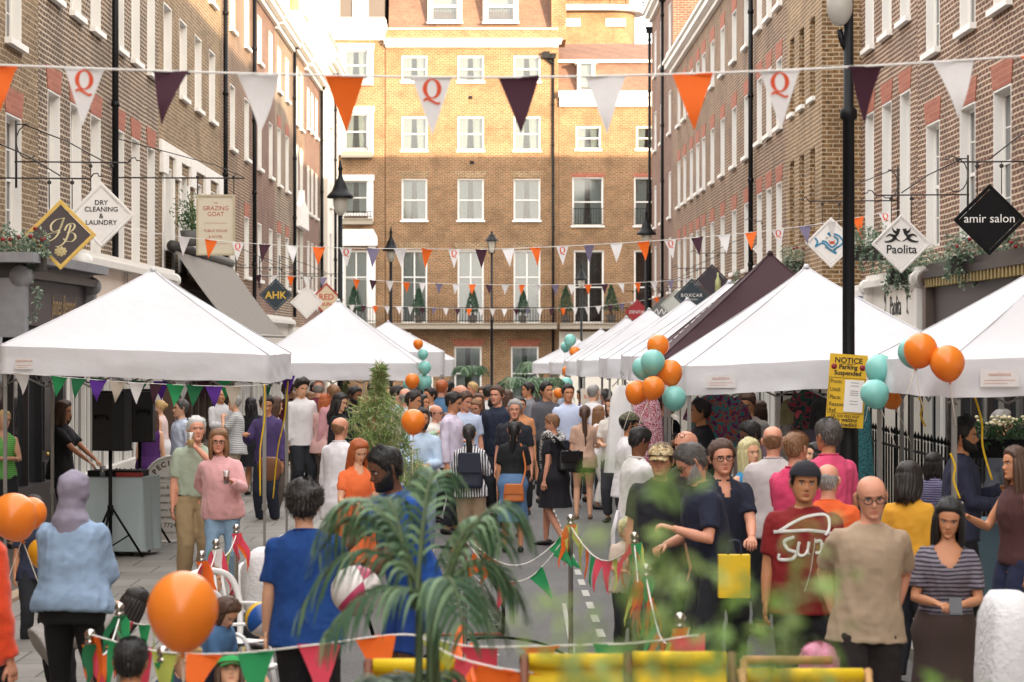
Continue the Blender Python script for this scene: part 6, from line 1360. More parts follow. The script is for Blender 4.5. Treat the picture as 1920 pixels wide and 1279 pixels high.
def person(px, py, h, f, label, sk='f', fem=False, hair='short', hc='brown', top=('tee', '#888888'), bot=('trousers', '#22242a'), arms=('down', 'down'), yaw=0, pitch=0, lean=0, fat=1.0, Y=None, pose='stand', glasses=False, beard=None, cap=None, shoe='#1c1a19', yoff=0, extra=None, spread=1.0, twist=0, walk=0, scoop=None, sub=None, hijab=None, cat='person', px_is_center=True, group=None):
    k = h/1.75
    # skeleton at 1.75 m
    rv = random.Random(int(px*7+py)); yaw += rv.uniform(-9, 9); sway = rv.uniform(-3.2, 3.2); twist += rv.uniform(-5, 5)
    sit = pose in ('floor', 'seat')
    dz = {'floor': -.80, 'seat': -.42, 'kneel': -.45}.get(pose, 0)
    PV = Vector((0, 0, .95+dz)); RL = Matrix.Translation(PV) @ Matrix.Rotation(R(twist), 4, 'Z') @ Matrix.Rotation(R(sway), 4, 'Y') @ Matrix.Rotation(R(lean+2), 4, 'X') @ Matrix.Translation(-PV) @ Matrix.Translation((0, 0, dz))
    U = lambda p: RL @ Vector(p)
    NB = U((0, 0, 1.47)); HM = Matrix.Translation(U((0, -.012-.0006*lean, 1.632))) @ Matrix.Rotation(R(yaw+twist), 4, 'Z') @ Matrix.Rotation(rv.uniform(-.09, .09), 4, 'Y') @ Matrix.Rotation(R(pitch+lean*.45), 4, 'X')
    HM = HM @ Matrix.Scale(1.0 if fem else 1.05, 4)
    if h < 1.45: HM = Matrix.Translation(U((0, -.01, 1.60))) @ Matrix.Rotation(R(yaw), 4, 'Z') @ Matrix.Rotation(R(pitch+lean*.4), 4, 'X') @ Matrix.Scale(1.22, 4)
    HT = HM @ Vector((0, .0, .125))
    # place: bring the head top to the photo pixel
    topz = HT.z*k
    if Y is None:
        Y = 25
        for _ in range(12):
            gz = G(Y)+(yoff if yoff else 0); Y = F*(EYE-gz-topz)/(py-VY)
    p = W(px, py, Y); base = p.z-topz
    if pose == 'stand': k *= max(.86, min(1.12, (p.z-G(Y)-yoff)/topz)); base = G(Y)+yoff
    elif pose == 'kneel': base = G(Y)+yoff
    fr = R(f); hx = (Matrix.Rotation(fr, 3, 'Z') @ Vector((HT.x, HT.y, 0)))*k
    e = empty('person', label, cat, (p.x-hx.x, Y-hx.y, base), fr, group=group); e.scale = (k, k, k)
    s = F/Y; PEOPLE.append((label, round(Y, 1), round(p.x, 2))); vsz = min(.018, max(.010, 2.0/(s*.533)))/k; hi = s > 120
    sw = (.150 if fem else .170)*(1+(fat-1)*.4)
    SH = [U((sg*sw, 0, 1.392)) for sg in (-1, 1)]
    g_ = .86 if fem else 1.0
    EL, WR = [], []
    for i, sg in enumerate((-1, 1)):
        a = arms[i]; t, hint = ARM[a] if isinstance(a, str) else a
        T = U((t[0]*sg, t[1], t[2])) if a not in ('down',) else Vector((SH[i].x+sg*.07, SH[i].y-.04-.002*lean, SH[i].z-.55))
        el, w_ = sub_ik(SH[i], T, .285, .255, RL.to_3x3() @ Vector((hint[0]*sg, hint[1], hint[2]))); EL.append(el); WR.append(w_)
    HP = [Vector((sg*.088, 0, .90+dz)) for sg in (-1, 1)]; AN, KN = [], []
    for i, sg in enumerate((-1, 1)):
        if pose == 'floor': an = Vector((sg*.15, -.62, .07)); hint = (sg*.5, -.3, 1)
        elif pose == 'seat': an = Vector((sg*.14, -.45, .08)); hint = (0, -1, .5)
        elif pose == 'kneel': an = Vector((sg*.12, .35, .08)); hint = (0, -1, -.2)
        else: an = Vector((sg*.105*spread, sg*walk*.16, .085+(0 if sg*walk <= 0 else .03))); hint = (0, -1, 0)
        kn, an = sub_ik(HP[i], an, .43, .41, hint); AN.append(an); KN.append(kn)
    def torso(mb, inf=0, z0=.84, z1=1.475, flare=0, n=20):
        tab = ([(.60, .172, .118, .01), (.80, .182, .122, .01), (.86, .178, .118, .012), (.95, .176, .122, .008), (1.05, .142, .102, 0), (1.14, .134, .10, -.004), (1.22, .142, .112, -.014), (1.28, .148, .118, -.018), (1.36, .152, .100, -.004), (1.41, .145, .080, .004), (1.44, .112, .068, .006), (1.47, .078, .058, .006), (1.49, .062, .052, .006)] if fem else
               [(.60, .172, .118, .005), (.80, .182, .122, .005), (.86, .176, .115, .008), (.95, .168, .118, .002), (1.05, .155, .112, -.004), (1.15, .160, .114, -.006), (1.28, .172, .120, -.006), (1.36, .178, .112, 0), (1.41, .170, .092, .006), (1.44, .135, .078, .008), (1.465, .098, .066, .008), (1.49, .072, .058, .006)])
        zs = [z for z in np.linspace(z0, z1, 15)]; pts, rx, ry = [], [], []
        for z in zs:
            w_ = float(np.interp(z, [r[0] for r in tab], [r[1] for r in tab])); d = float(np.interp(z, [r[0] for r in tab], [r[2] for r in tab])); yo = float(np.interp(z, [r[0] for r in tab], [r[3] for r in tab]))
            bl = (fat-1)*math.exp(-((z-1.08)/.17)**2)
            w_ *= 1+bl*.7+(fat-1)*.25; d *= 1+bl*1.3+(fat-1)*.25; yo -= bl*.05; sm_ = 1 if z < 1.40 else max(.3, (1.50-z)/.10)
            fl = flare*max(0, (1.10-z)); rx.append(w_+inf*sm_+fl); ry.append(d+inf*sm_+fl*.8); pts.append(U((0, yo, z)))
        mb.tube(pts, rx, n, ry=ry, up=tuple(RL.to_3x3() @ Vector((1, 0, 0))))
    def limb(mb, A, B, C_, r, inf, upto=2.0, n=12):
        P1 = [A, A.lerp(B, .33), A.lerp(B, .7), B]; P2 = [B.lerp(C_, .35), B.lerp(C_, .75), C_]; pts = P1+P2; rr = list(r)
        t = [0, .33, .7, 1, 1.35, 1.75, 2.0]; q = [(p_, a) for p_, a, tt in zip(pts, rr, t) if tt < upto-.02]; j = len(q); q2 = [p_ for p_, _ in q]; r2 = [a+inf for _, a in q]
        u = upto; i = max(1, min(6, next((i for i in range(7) if t[i] >= u-1e-6), 6))); w_ = (u-t[i-1])/(t[i]-t[i-1]); q2.append(pts[i-1].lerp(pts[i], w_)); r2.append(rr[i-1]+(rr[i]-rr[i-1])*w_+inf)
        mb.tube(q2, r2, n)
    AR = [x*g_ for x in (.050, .048, .045, .041, .041, .032, .026)]
    LR = [.080, .082, .068, .056, .056, .045, .038] if not fem else [.082, .082, .064, .052, .053, .042, .034]
    # ----- body: one remeshed surface + head and hands grown onto it
    b = MB(); torso(b, 0, .84, 1.475); b.tube([U((0, .01, 1.42)), U((0, .0, 1.50)), HM @ Vector((0, .012, -.055))], [.07*g_+.004, .056*g_, .054*g_], 12)
    for i in range(2):
        b.ell(SH[i], (.052*g_, .050*g_, .048*g_), 10); limb(b, SH[i], EL[i], WR[i], AR, 0); limb(b, HP[i], KN[i], AN[i], LR, 0)
        fd = Vector((0, -1, 0)); b.tube([AN[i]+Vector((0, .05, -.04)), AN[i]+Vector((0, -.03, -.045)), AN[i]+Vector((0, -.13, -.055))], [.03, .036, .028], 8, ry=[.035, .028, .018])
    co, fs = vox(b, vsz, 3); B_ = MB(); B_.add([tuple(c) for c in co], fs, 0, True)
    head_geo(B_, HM, 46 if hi else 20, fem, 1+(fat-1)*.5, 0)
    for i, sg in enumerate((-1, 1)):
        d = (WR[i]-EL[i]).normalized(); a = arms[i]; side = RL.to_3x3() @ Vector((sg, 0, 0)); nrm = (side-d*side.dot(d)); nrm = nrm.normalized() if nrm.length > .1 else Vector((0, 0, 1))
        if a not in ('down', 'pocket', 'behind', 'low'): nrm = (Vector((0, -.3, 1))-d*Vector((0, -.3, 1)).dot(d)).normalized()
        lat = d.cross(nrm)*(-sg if a in ('down', 'pocket', 'behind', 'low') else sg); curl = .45 if a in ('down', 'behind', 'low', 'pocket', 'table', 'head') else 1.05
        Hs = .92*g_+.04; o = WR[i]
        B_.tube([o-d*.03, o+d*.015*Hs, o+d*.05*Hs, o+d*.085*Hs], [.026*Hs, .034*Hs, .041*Hs, .038*Hs], 10, 0, ry=[.019*Hs, .016*Hs, .015*Hs, .012*Hs], up=tuple(lat))
        for q, (off, L_) in enumerate(((-.030, .066), (-.010, .076), (.010, .072), (.029, .056))):
            p0 = o+d*.080*Hs-lat*off*Hs; dd = d.copy(); pts = [p0]; cu = curl*(1+.12*q)
            for fk in (.45, .32, .23): dd = (Matrix.Rotation(-cu*.62, 3, lat) @ dd) if (Matrix.Rotation(-cu*.62, 3, lat) @ d).dot(nrm) < 0 else (Matrix.Rotation(cu*.62, 3, lat) @ dd); pts.append(pts[-1]+dd*L_*Hs*fk)
            B_.tube(pts, [.0098*Hs, .009*Hs, .0082*Hs, .006*Hs], 7, 0)
        p0 = o+d*.025*Hs+lat*.028*Hs; B_.tube([p0, p0+d*.03*Hs+lat*.022*Hs-nrm*.008, p0+d*.058*Hs+lat*.028*Hs-nrm*.02, p0+d*.078*Hs+lat*.022*Hs-nrm*.03], [.014*Hs, .0125*Hs, .0105*Hs, .007*Hs], 8, 0)
    sc_, _ = SK[sk]; c0 = C(sc_)
    skm = P('skin_'+sk, sc_, .55, var=.10, vs=14, bump=.12, bs=90, sss=.08); lip = P('lip_'+sk, (c0[0]*.80, c0[1]*.52, c0[2]*.55), .45); brow = P('brow_'+hc, tuple(x*.6 for x in C(HAIRC.get(hc, '#3a2a20'))), .7) if sk != 'x' else lip
    # brow blends with the skin so it reads as hair over skin
    B_.build('body', [skm, lip, brow, P('eye_white', '#cfc6bf', .3, var=.02), P('eye_dark', '#2a1c16', .15)], e)
    fo = .0075 if hi else .005
    # ----- trousers, skirts
    if top[0] == 'dress' and bot == ('trousers', '#22242a'): bot = ('none',)
    ws = max(vsz, .0125)
    if bot[0] in ('trousers', 'shorts', 'leggings', 'jeans'):
        m = MB(); inf = {'trousers': .020, 'jeans': .012, 'leggings': .013, 'shorts': .022}[bot[0]]; torso(m, min(inf, .016)*.5, .84, 1.01)
        up = 1.93 if bot[0] != 'shorts' else (bot[2] if len(bot) > 2 else .95)
        for i in range(2): limb(m, HP[i]+Vector((0, 0, .02)), KN[i], AN[i], LR if bot[0] != 'trousers' else [x*.95+.012 for x in LR], inf, up)
        co, fs = vox(m, ws, 3, fo*(.4 if bot[0] == 'leggings' else 1), seed=px*.1); MB().add([tuple(c) for c in co], fs, 0, True).build({'trousers': 'trousers', 'jeans': 'jeans', 'leggings': 'leggings', 'shorts': 'shorts'}[bot[0]], fab(bot[1], 'denim' if bot[0] == 'jeans' else 'plain'), e)
    def cone(z0, z1, w1, rip, mat, nm, wa=None):
        n = 44; m = 14; vs = []; wa = wa or ((.15 if fem else .16)+.01)
        for i in range(m+1):
            t = i/m; z = z1+(z0-z1)*t; hip = .035*math.exp(-((z-.92)/.10)**2)
            for j in range(n):
                a = 2*math.pi*j/n; r1 = wa+(w1-wa)*t+hip*1.2+rip*t*math.sin(a*7+px)+rip*.5*t*math.sin(a*13+t*3); y_ = r1*(.76+.16*t)*math.sin(a); p_ = Vector((r1*math.cos(a), y_+.005, z+dz)); vs.append(tuple(p_))
        q = MB().add(vs, [(i*n+j, i*n+(j+1) % n, (i+1)*n+(j+1) % n, (i+1)*n+j) for i in range(m) for j in range(n)], 0, True); q.build(nm, mat, e)
    if bot[0] == 'skirt': cone(bot[2] if len(bot) > 2 else .45, 1.06, bot[3] if len(bot) > 3 else .23, .012, fab(bot[1], bot[4] if len(bot) > 4 else 'plain'), 'skirt')
    # ----- tops
    kind, col = top[0], top[1]; mat = top[2] if len(top) > 2 and top[2] is not None else fab(col, 'knit' if kind == 'jumper' else 'denim' if kind == 'denim_jacket' else 'plain')
    hem = {'tee': .80, 'shirt': .82, 'polo': .82, 'sleeveless': .90, 'jumper': .84, 'dress': .84, 'jacket': .84, 'denim_jacket': .90, 'tucked': .97, 'coat': .62, 'crop': 1.0}[kind]
    sl = {'tee': .78, 'shirt': 1.9, 'polo': .75, 'sleeveless': .0, 'jumper': 1.9, 'dress': .6, 'jacket': 1.93, 'denim_jacket': 1.88, 'tucked': 1.9, 'coat': 1.9, 'crop': .5}[kind]
    if len(top) > 3: sl = top[3]
    if len(top) > 4: hem = top[4]
    if bot[0] == 'skirt' and kind not in ('jacket', 'coat', 'dress'): hem = 1.03
    inf = {'jumper': .034, 'jacket': .030, 'denim_jacket': .034, 'shirt': .024, 'coat': .03, 'tee': .027, 'polo': .026, 'tucked': .02, 'sleeveless': .022}.get(kind, .016)
    m = MB(); torso(m, inf, max(hem, .62), 1.485, .10 if kind in ('tee', 'shirt', 'denim_jacket', 'coat') else .0)
    if sl > 0:
        for i in range(2): m.ell(SH[i], (.050*g_+inf*.4,)*3, 10); limb(m, SH[i], EL[i], WR[i], [x+(.012 if sl < 1.3 else .004)*(.1+j_*.25) for j_, x in enumerate(AR)], inf*.6, sl)
    co, fs = vox(m, ws, 3, fo*(.6 if kind == 'sleeveless' else 1.1), seed=px*.13)
    if scoop:
        zn, wn = scoop; IM = RL.inverted(); loc = np.array([tuple(IM @ Vector(c)) for c in co]); rz_ = (np.abs(loc[:, 0])/wn)**2
        bad = (loc[:, 1] < .01) & (loc[:, 2] > zn+.10*rz_) & (np.abs(loc[:, 0]) < wn); fs = [f_ for f_ in fs if not any(bad[i] for i in f_)]
    T_ = MB().add([tuple(c) for c in co], fs, 0, True)
    nm = {'tee': 't_shirt', 'shirt': 'shirt', 'polo': 'polo_shirt', 'sleeveless': 'vest_top', 'jumper': 'jumper', 'dress': 'dress_top', 'jacket': 'jacket', 'denim_jacket': 'denim_jacket', 'tucked': 'shirt', 'coat': 'coat', 'crop': 'blouse'}[kind]
    to = T_.build(nm, mat, e)
    if kind in ('shirt', 'polo', 'tucked', 'jacket', 'denim_jacket', 'coat'):
        c_ = MB(); ring = [U((.068*math.cos(a), .006+.058*math.sin(a)*1.0, 1.488-.018*(-math.sin(a) > .3))) for a in np.linspace(-math.pi/2+.25, 1.5*math.pi-.25, 18)]; c_.tube(ring, .017, 8, ry=.008); c_.build('collar', mat, to)
    elif kind in ('tee', 'jumper') and not scoop:
        c_ = MB(); ring = [U((.070*math.cos(a), .008+.060*math.sin(a), 1.478+.010*math.sin(a))) for a in np.linspace(0, 2*math.pi, 22)]; c_.tube(ring, .008 if kind == 'tee' else .02, 7); c_.build('neckband', mat, to)
    if kind == 'dress': cone(sub or .52, 1.10, .24, .012, mat, 'dress_skirt', .16*(1+(fat-1)*.8))
    # ----- shoes
    for i in range(2):
        a = AN[i]; MB().tube([a+Vector((0, .075, -.045)), a+Vector((0, .04, -.04)), a+Vector((0, -.05, -.052)), a+Vector((0, -.13, -.06)), a+Vector((0, -.175, -.068))], [.030, .040, .043, .043, .022], 10, ry=[.034, .045, .034, .024, .012]).build('shoe', P('shoe', shoe, .5), e)
    # ----- hair, hats, glasses, beard
    nh = 40 if hi else 22
    if hijab:
        hb = MB(); ph = phis(nh); ts = np.linspace(-.9, 1, 20); vs = []
        for t in ts:
            for p_ in ph:
                q = headpt(p_, max(-.82, t)); z = t*.115; op = smooth((abs(p_)-.55-.2*(t > .5))/.25) if t < .62 else 1; d = Vector((q.x, q.y, z*.5)).normalized(); vs.append(HM @ (Vector((q.x, q.y, z))+d*(-.006+(.030+.006*noise.noise(q*30))*op)))
        N_ = len(ph); hb.add(vs, [(i*N_+j, i*N_+(j+1) % N_, (i+1)*N_+(j+1) % N_, (i+1)*N_+j) for i in range(len(ts)-1) for j in range(N_)], 0, True)
        hb.tube([HM @ Vector((0, .03, -.02)), HM @ Vector((0, .03, -.10)), U((0, .02, 1.46)), U((0, .03, 1.36))], [.08, .085, .12, .10], 18, ry=[.08, .085, .11, .09])
        co, fs = vox(hb, max(vsz, .01), 2, .008, 3); MB().add([tuple(c) for c in co], fs, 0, True).build('headscarf', fab(hijab), e)
    elif hair != 'none':
        hg = hair_geo(HM, hair, nh, px % 97, fem); ns = (1500 if s > 200 else 700 if hi else 220) if hair != 'buzz' else 0
        if hair == 'bald': ns //= 3
        rs = random.Random(px); vv = hg.v; ff = [f_ for f_ in hg.f if len(f_) == 4]; c0_ = HM @ Vector((0, .01, 0)); M3 = HM.to_3x3()
        for _ in range(ns):                                     # loose strands lifting off the hair mass
            f_ = ff[rs.randrange(len(ff))]; p_ = (Vector(vv[f_[0]])+Vector(vv[f_[2]]))*.5; l_ = HM.inverted_safe() @ p_
            if l_.z > -.09 and hair in ('bald',) and l_.z > .05: continue
            hl_ = hairline(math.atan2(l_.x, -l_.y))
            if l_.z < hl_+.004 and not (hair in ('long', 'bob', 'wavy', 'medium', 'tied', 'pony') and l_.y > -.03): continue
            n_ = (p_-c0_).normalized(); w_ = M3 @ Vector((0, .55 if l_.y < 0.02 else .1, .35 if l_.z < .03 else -.05))*-1
            if l_.y < .02 and l_.z > .03: w_ = M3 @ Vector((l_.x*4+rs.gauss(0, .4), .9+rs.gauss(0, .3), .1))
            else: w_ = M3 @ Vector((rs.gauss(0, .22), rs.gauss(0, .2), -1))
            t_ = (w_-n_*w_.dot(n_)*.9).normalized(); L_ = rs.uniform(.018, .045)*(1.8 if l_.z < -.08 else 1); b_ = n_.cross(t_)*rs.uniform(.0010, .0022); li = rs.uniform(.0, .009)
            hg.add([p_-n_*.003-b_, p_-n_*.003+b_, p_+t_*L_*.5+n_*(.003+li*.5)+b_, p_+t_*L_*.5+n_*(.003+li*.5)-b_, p_+t_*L_+n_*(.001+li)], [(0, 1, 2, 3), (3, 2, 4)], 1 if rs.random() < .5 else 0, False)
        cc_ = C(HAIRC[hc]); hg.build('hair', [hairmat(hc), P('strand_'+hc, tuple(min(.9, x*1.7+.01) for x in cc_), .5, var=.3, vs=30)], e)
    if cap:
        cb = MB(); ph = phis(nh); ts = np.linspace(.36, 1, 12); vs = []
        for t in ts:
            for p_ in ph: q = headpt(p_, t); d = Vector((q.x, q.y, q.z*.7)).normalized(); vs.append(HM @ (q+d*.024))
        N_ = len(ph); cb.add(vs, [(i*N_+j, i*N_+(j+1) % N_, (i+1)*N_+(j+1) % N_, (i+1)*N_+j) for i in range(len(ts)-1) for j in range(N_)], 0, True)
        sg = 1 if cap[1] == 'back' else -1; rim = [HM @ Vector((.068*math.sin(a), sg*(.090+.058*math.cos(a)), .040-.020*math.cos(a)-.35*.068*math.sin(a)**2)) for a in np.linspace(-1.5, 1.5, 15)]; inn = [HM @ Vector((.074*math.sin(a), sg*(.078*math.cos(a)*1.1), .048)) for a in np.linspace(-1.5, 1.5, 15)]
        o_ = cb.build('cap', cap[0] if not isinstance(cap[0], str) else fab(cap[0]), e); bb = MB().add(rim+inn, [(i, i+1, 16+i, 15+i) for i in range(14)], 0, True); bb.add([v-HM.to_3x3() @ Vector((0, 0, .006)) for v in rim+inn], [(15+i, 16+i, i+1, i) for i in range(14)], 0, True); bb.build('brim', cap[0] if not isinstance(cap[0], str) else fab(cap[0] if len(cap) < 3 else cap[2]), o_)
    if glasses:
        gm = MB(); on = glasses == 'head'; oz = .085 if on else 0; oy = .012 if on else 0
        for sg in (-1, 1):
            gm.tube([HM @ Vector((sg*.033+.024*math.cos(a), -.098+oy+.006*abs(math.cos(a)), .0+oz+.017*math.sin(a))) for a in np.linspace(0, 2*math.pi, 16)], .0030, 5)
            gm.tube([HM @ Vector((sg*.057, -.092+oy, .005+oz)), HM @ Vector((sg*.078, -.04, .005+oz)), HM @ Vector((sg*.080, .02, .002+oz))], .002, 5)
        gm.tube([HM @ Vector((-.01, -.100+oy, .003+oz)), HM @ Vector((.01, -.100+oy, .003+oz))], .002, 5); gm.build('glasses', P('specs', '#150f0e', .6), e)
    if beard:
        bb = MB(); ph = phis(nh); ts = np.linspace(-1.0, -.05, 16); vs = []
        for t in ts:
            for p_ in ph:
                q = headpt(p_, t); m_ = smooth((1.75-abs(p_))/.15)*smooth((-.048+.040*smooth((abs(p_)-.55)/1.0)-q.z)/.012); mouth = math.exp(-(q.x/.022)**2-((q.z+.064)/.008)**2)
                d = Vector((q.x, q.y, -.02 if t < -.7 else 0)).normalized(); vs.append(HM @ (q+d*(-.006+m_*(1-mouth)*(.017+.003*noise.noise(q*60)))))
        N_ = len(ph); bb.add(vs, [(i*N_+j, i*N_+(j+1) % N_, (i+1)*N_+(j+1) % N_, (i+1)*N_+j) for i in range(len(ts)-1) for j in range(N_)], 0, True); bb.build('beard', hairmat(beard), e)
    if bot[0] in ('trousers', 'jeans') and kind == 'tucked':
        MB().tube([Vector((.172*fat**.5*math.cos(a), .006+.122*fat*math.sin(a), .985+dz)) for a in np.linspace(0, 2*math.pi, 28)], .008, 6, ry=.018).build('belt', P('belt_leather', '#3a2519', .5), e)
    e['_wr'] = 0
    return dict(e=e, HM=HM, WR=WR, EL=EL, SH=SH, U=U, k=k, top=to, M=Matrix.LocRotScale(e.location, e.rotation_euler, e.scale), torso=(co, fs))
def held(q, i, off=(0, 0, 0), along=.08):   # world position in the palm of hand i (0 = person's right)
    d = (q['WR'][i]-q['EL'][i]).normalized(); return q['M'] @ (q['WR'][i]+d*along+Vector(off))
def phone(q, i, label, off=(0, -.02, 0)):
    p = held(q, i, off); o = MB().box(-.036, .036, -.005, .005, -.07, .07).box(-.033, .033, -.0065, -.0051, -.06, .06).build('mobile_phone', P('phone_black', '#1a1a1e', .15), None, tuple(p)); o.rotation_euler = (R(-50), 0, q['e'].rotation_euler.z); tag(o, label, 'phone')
def glassof(q, i, label, col='#d8c9a0', up=.05, r=.033, hgt=.13):
    p = held(q, i, (0, -.02, 0)); o = MB().lathe([(r*.75, 0), (r, hgt), (r*.93, hgt), (r*.7, .008), (0, .008)], 16).mesh('glass', glassy('drink_glass', '#eef0ee', .8)); o = inst('glass', o, None, (p.x, p.y, p.z-hgt*.4)); tag(o, label, 'glass')
    MB().lathe([(r*.68, .009), (r*.84, hgt*.55), (0, hgt*.55)], 14).build('drink', P('drink_'+col, col, .1), o)
def bagat(p, w, h, d, mat, label, strap=None, name='handbag', rz=0, cat='bag'):
    e = empty(name, label, cat, tuple(p), rz); mb = MB(); vs = []; n = 18; m = 8
    for i in range(m+1):
        t = i/m; s_ = 1-.22*t**3; 
        for j in range(n): a = 2*math.pi*j/n; x = abs(math.cos(a))**.5*math.copysign(1, math.cos(a)); y = abs(math.sin(a))**.7*math.copysign(1, math.sin(a)); vs.append((w/2*x*s_, d/2*y*(1-.5*t), -h+h*t))
    mb.add(vs, [(i*n+j, i*n+(j+1) % n, (i+1)*n+(j+1) % n, (i+1)*n+j) for i in range(m) for j in range(n)]+[tuple(range(n-1, -1, -1)), tuple(m*n+j for j in range(n))], 0, True); mb.build('bag_body', mat, e)
    f = MB().box(-w*.44, w*.44, -d*.56, -d*.50, -h*.55, -.01); f.build('flap', mat, e)
    if strap: MB().tube(catmull([Vector(s_)-Vector(p) for s_ in strap], 6), .012, 6, ry=.004).build('strap', mat, e)
    return e
S_ = stripes
navy, blk, khaki, white = '#1d2333', '#141417', '#a08a6a', '#d9d7d8'
# --- left side ---
q = person(8, 770, 1.68, 25, 'woman in a bright green sleeveless top with folded arms at the left edge', fem=1, hair='bun', hc='blond', top=('sleeveless', '#5aa548', S_('green_check', '#4fa03f', '#7cc46a', 40, 2)), arms=('cross', 'cross'), yaw=15, yoff=.1, scoop=(1.38, .05))
person(122, 752, 1.70, 75, 'woman in a black cold shoulder top working at the DJ table', sk='m', fem=1, hair='wavy', hc='brown', top=('tee', blk), arms=('table', 'table'), yoff=.1, pitch=8, Y=30.2)
person(300, 750, 1.66, -95, 'blonde woman in a white strappy top turned left behind the speakers', fem=1, hair='bun', hc='blond', top=('sleeveless', '#e0c8c4'), bot=('skirt', '#d8d4d4', .5), yoff=.1, scoop=(1.40, .09))
person(283, 766, 1.64, 170, 'woman in a purple dress seen from behind at the DJ table', fem=1, hair='wavy', hc='brown', top=('sleeveless', '#4a2060'), bot=('skirt', '#4a2060', .35, .22), yoff=.1)
person(338, 748, 1.76, -60, 'dark haired man in a pale blue shirt behind the arched sign', hair='short', hc='dgrey', top=('tucked', '#c6d0e2'), bot=('trousers', navy), yoff=.1)
person(414, 728, 1.82, 30, 'man in a white shirt behind the woman in pink', sk='m', hair='bald', hc='grey', top=('shirt', white), bot=('trousers', '#3a3c44'), arms=('front', 'down'), yoff=.1)
person(440, 740, 1.76, -85, 'grey haired man in a thin striped tee shirt and khaki shorts', hair='crop', hc='grey', glasses=True, top=('tee', '#c8c8c8', S_('thin_grey', '#d0cfcd', '#73767c', 34, 2, .6)), bot=('shorts', '#9a8a76', 1.0), arms=('down', 'chin'), yoff=.1, shoe='#d0ccc6')
person(470, 746, 1.68, 170, 'woman with long black curly hair in a black dress', sk='m', fem=1, hair='wavy', hc='black', top=('dress', '#15161c'), arms=('down', 'front'), yoff=.1)
q = person(368, 782, 1.74, 18, 'old man in a sage green shirt drinking from a pint glass', sk='r', hair='short', hc='white', top=('tucked', '#a3b09c', None, .85), bot=('trousers', '#9a8564'), arms=('down', ((-.03, -.20, 1.47), (.9, -.4, -.9))), yoff=.1, fat=1.0, pitch=-6, Y=24.2)
glassof(q, 1, 'half drunk pint glass raised by the old man', '#d9b36a', r=.04, hgt=.16); e = q['e']
q = person(411, 806, 1.62, -3, 'smiling woman in a pink jumper and glasses with folded light jeans legs', sk='r', fem=1, hair='medium', hc='lbrown', glasses=True, top=('jumper', '#d9a3a4'), bot=('jeans', '#7f9bb5'), arms=('back', 'drink'), fat=1.22, shoe='#7c1f22', walk=1, yoff=.1, Y=23.4)
glassof(q, 1, 'glass of red drink held by the woman in pink', '#7c1c20')
q = person(139, 884, 1.64, 168, 'woman with a lilac grey headscarf and light denim jacket seen from behind', fem=1, hijab='#8d8798', top=('denim_jacket', '#8ea6c2'), bot=('leggings', '#0e0e10'), arms=('front', 'low'), fat=1.38, spread=1.4, Y=15.0)
q = person(-48, 868, 1.70, 150, 'person in an orange sleeved top cut off by the left edge', sk='r', fem=1, hair='long', hc='blond', top=('jumper', '#d8431a'), bot=('trousers', '#1a1a20'), arms=('down', 'low'), Y=12.6)
person(62, 930, 1.30, 20, 'dark haired child behind the orange balloons at the left', sk='m', hair='long', hc='dark', fem=1, top=('tee', '#2a2f44'))
person(268, 1112, 1.60, 115, 'woman in grey bending down with long dark hair falling', fem=1, hair='long', hc='dark', top=('tee', '#9c9894'), bot=('trousers', blk), arms=('fore', 'fore'), lean=62, pose='kneel', Y=17.6)
person(398, 1064, 1.10, 85, 'small child with brown curls looking right beside the big balloon', hair='medium', hc='lbrown', top=('tee', '#c8302c'), pose='floor', Y=18.4)
q = person(437, 1128, 1.15, 60, 'little boy in a blue tee shirt sitting with his head down', hair='medium', hc='brown', top=('tee', '#4a6f98'), bot=('shorts', '#2c3850', .9), pose='floor', pitch=32, lean=15, arms=('kid', 'kid'), Y=15.6)
person(428, 1230, 1.15, 20, 'child wearing a green cap looking up at the bottom', hair='medium', hc='brown', cap=('#2a9a50', 'front', '#2a9a50'), top=('tee', '#2a3a55'), pose='floor', pitch=-28, Y=13.2)
person(246, 1198, 1.50, 175, 'black haired head seen from behind at the bottom left', sk='m', hair='short', hc='black', top=('tee', '#55504c'), pose='seat', Y=11.4)
person(352, 1205, 1.30, 40, 'child in beige crouching under the big orange balloon', hair='short', hc='blond', top=('tee', '#3a4660'), bot=('trousers', '#b3aa98'), pose='floor', arms=('kid', 'kid'), lean=20, Y=13.8)
q = person(572, 905, 1.78, 172, 'man in a royal blue tee shirt with dark curly hair seen from behind', sk='f', hair='curly', hc='dark', top=('tee', '#123f80'), bot=('trousers', '#1d1c20'), arms=('reach', 'down'), fat=1.08, Y=14.4)
q = person(708, 842, 1.88, -62, 'bearded man in a blue tee shirt leaning over to the left', sk='d', hair='short', hc='black', beard='black', top=('tee', '#124796'), bot=('shorts', '#12387c', 1.0), arms=('reach', 'table'), lean=14, pitch=14, Y=16.0)
p = q['HM']
person(639, 781, 1.76, 145, 'bald man in a long white shirt and glasses seen from behind', sk='r', hair='bald', hc='lbrown', glasses=True, top=('coat', '#dedbe0'), bot=('trousers', '#1c1c20'), fat=1.08)
q = person(676, 826, 1.66, 25, 'ginger haired woman in an orange dress looking down at her phone', fem=1, hair='long', hc='ginger', top=('dress', '#e8713c'), arms=('front', 'front'), pitch=25, scoop=(1.41, .05)); phone(q, 0, 'dark mobile phone held by the woman in the orange dress')
q = person(553, 736, 1.64, 172, 'woman in a beige blouse with long light brown hair carrying a black bag', fem=1, hair='long', hc='lbrown', top=('shirt', '#a5836f'), bot=('trousers', '#131316'))
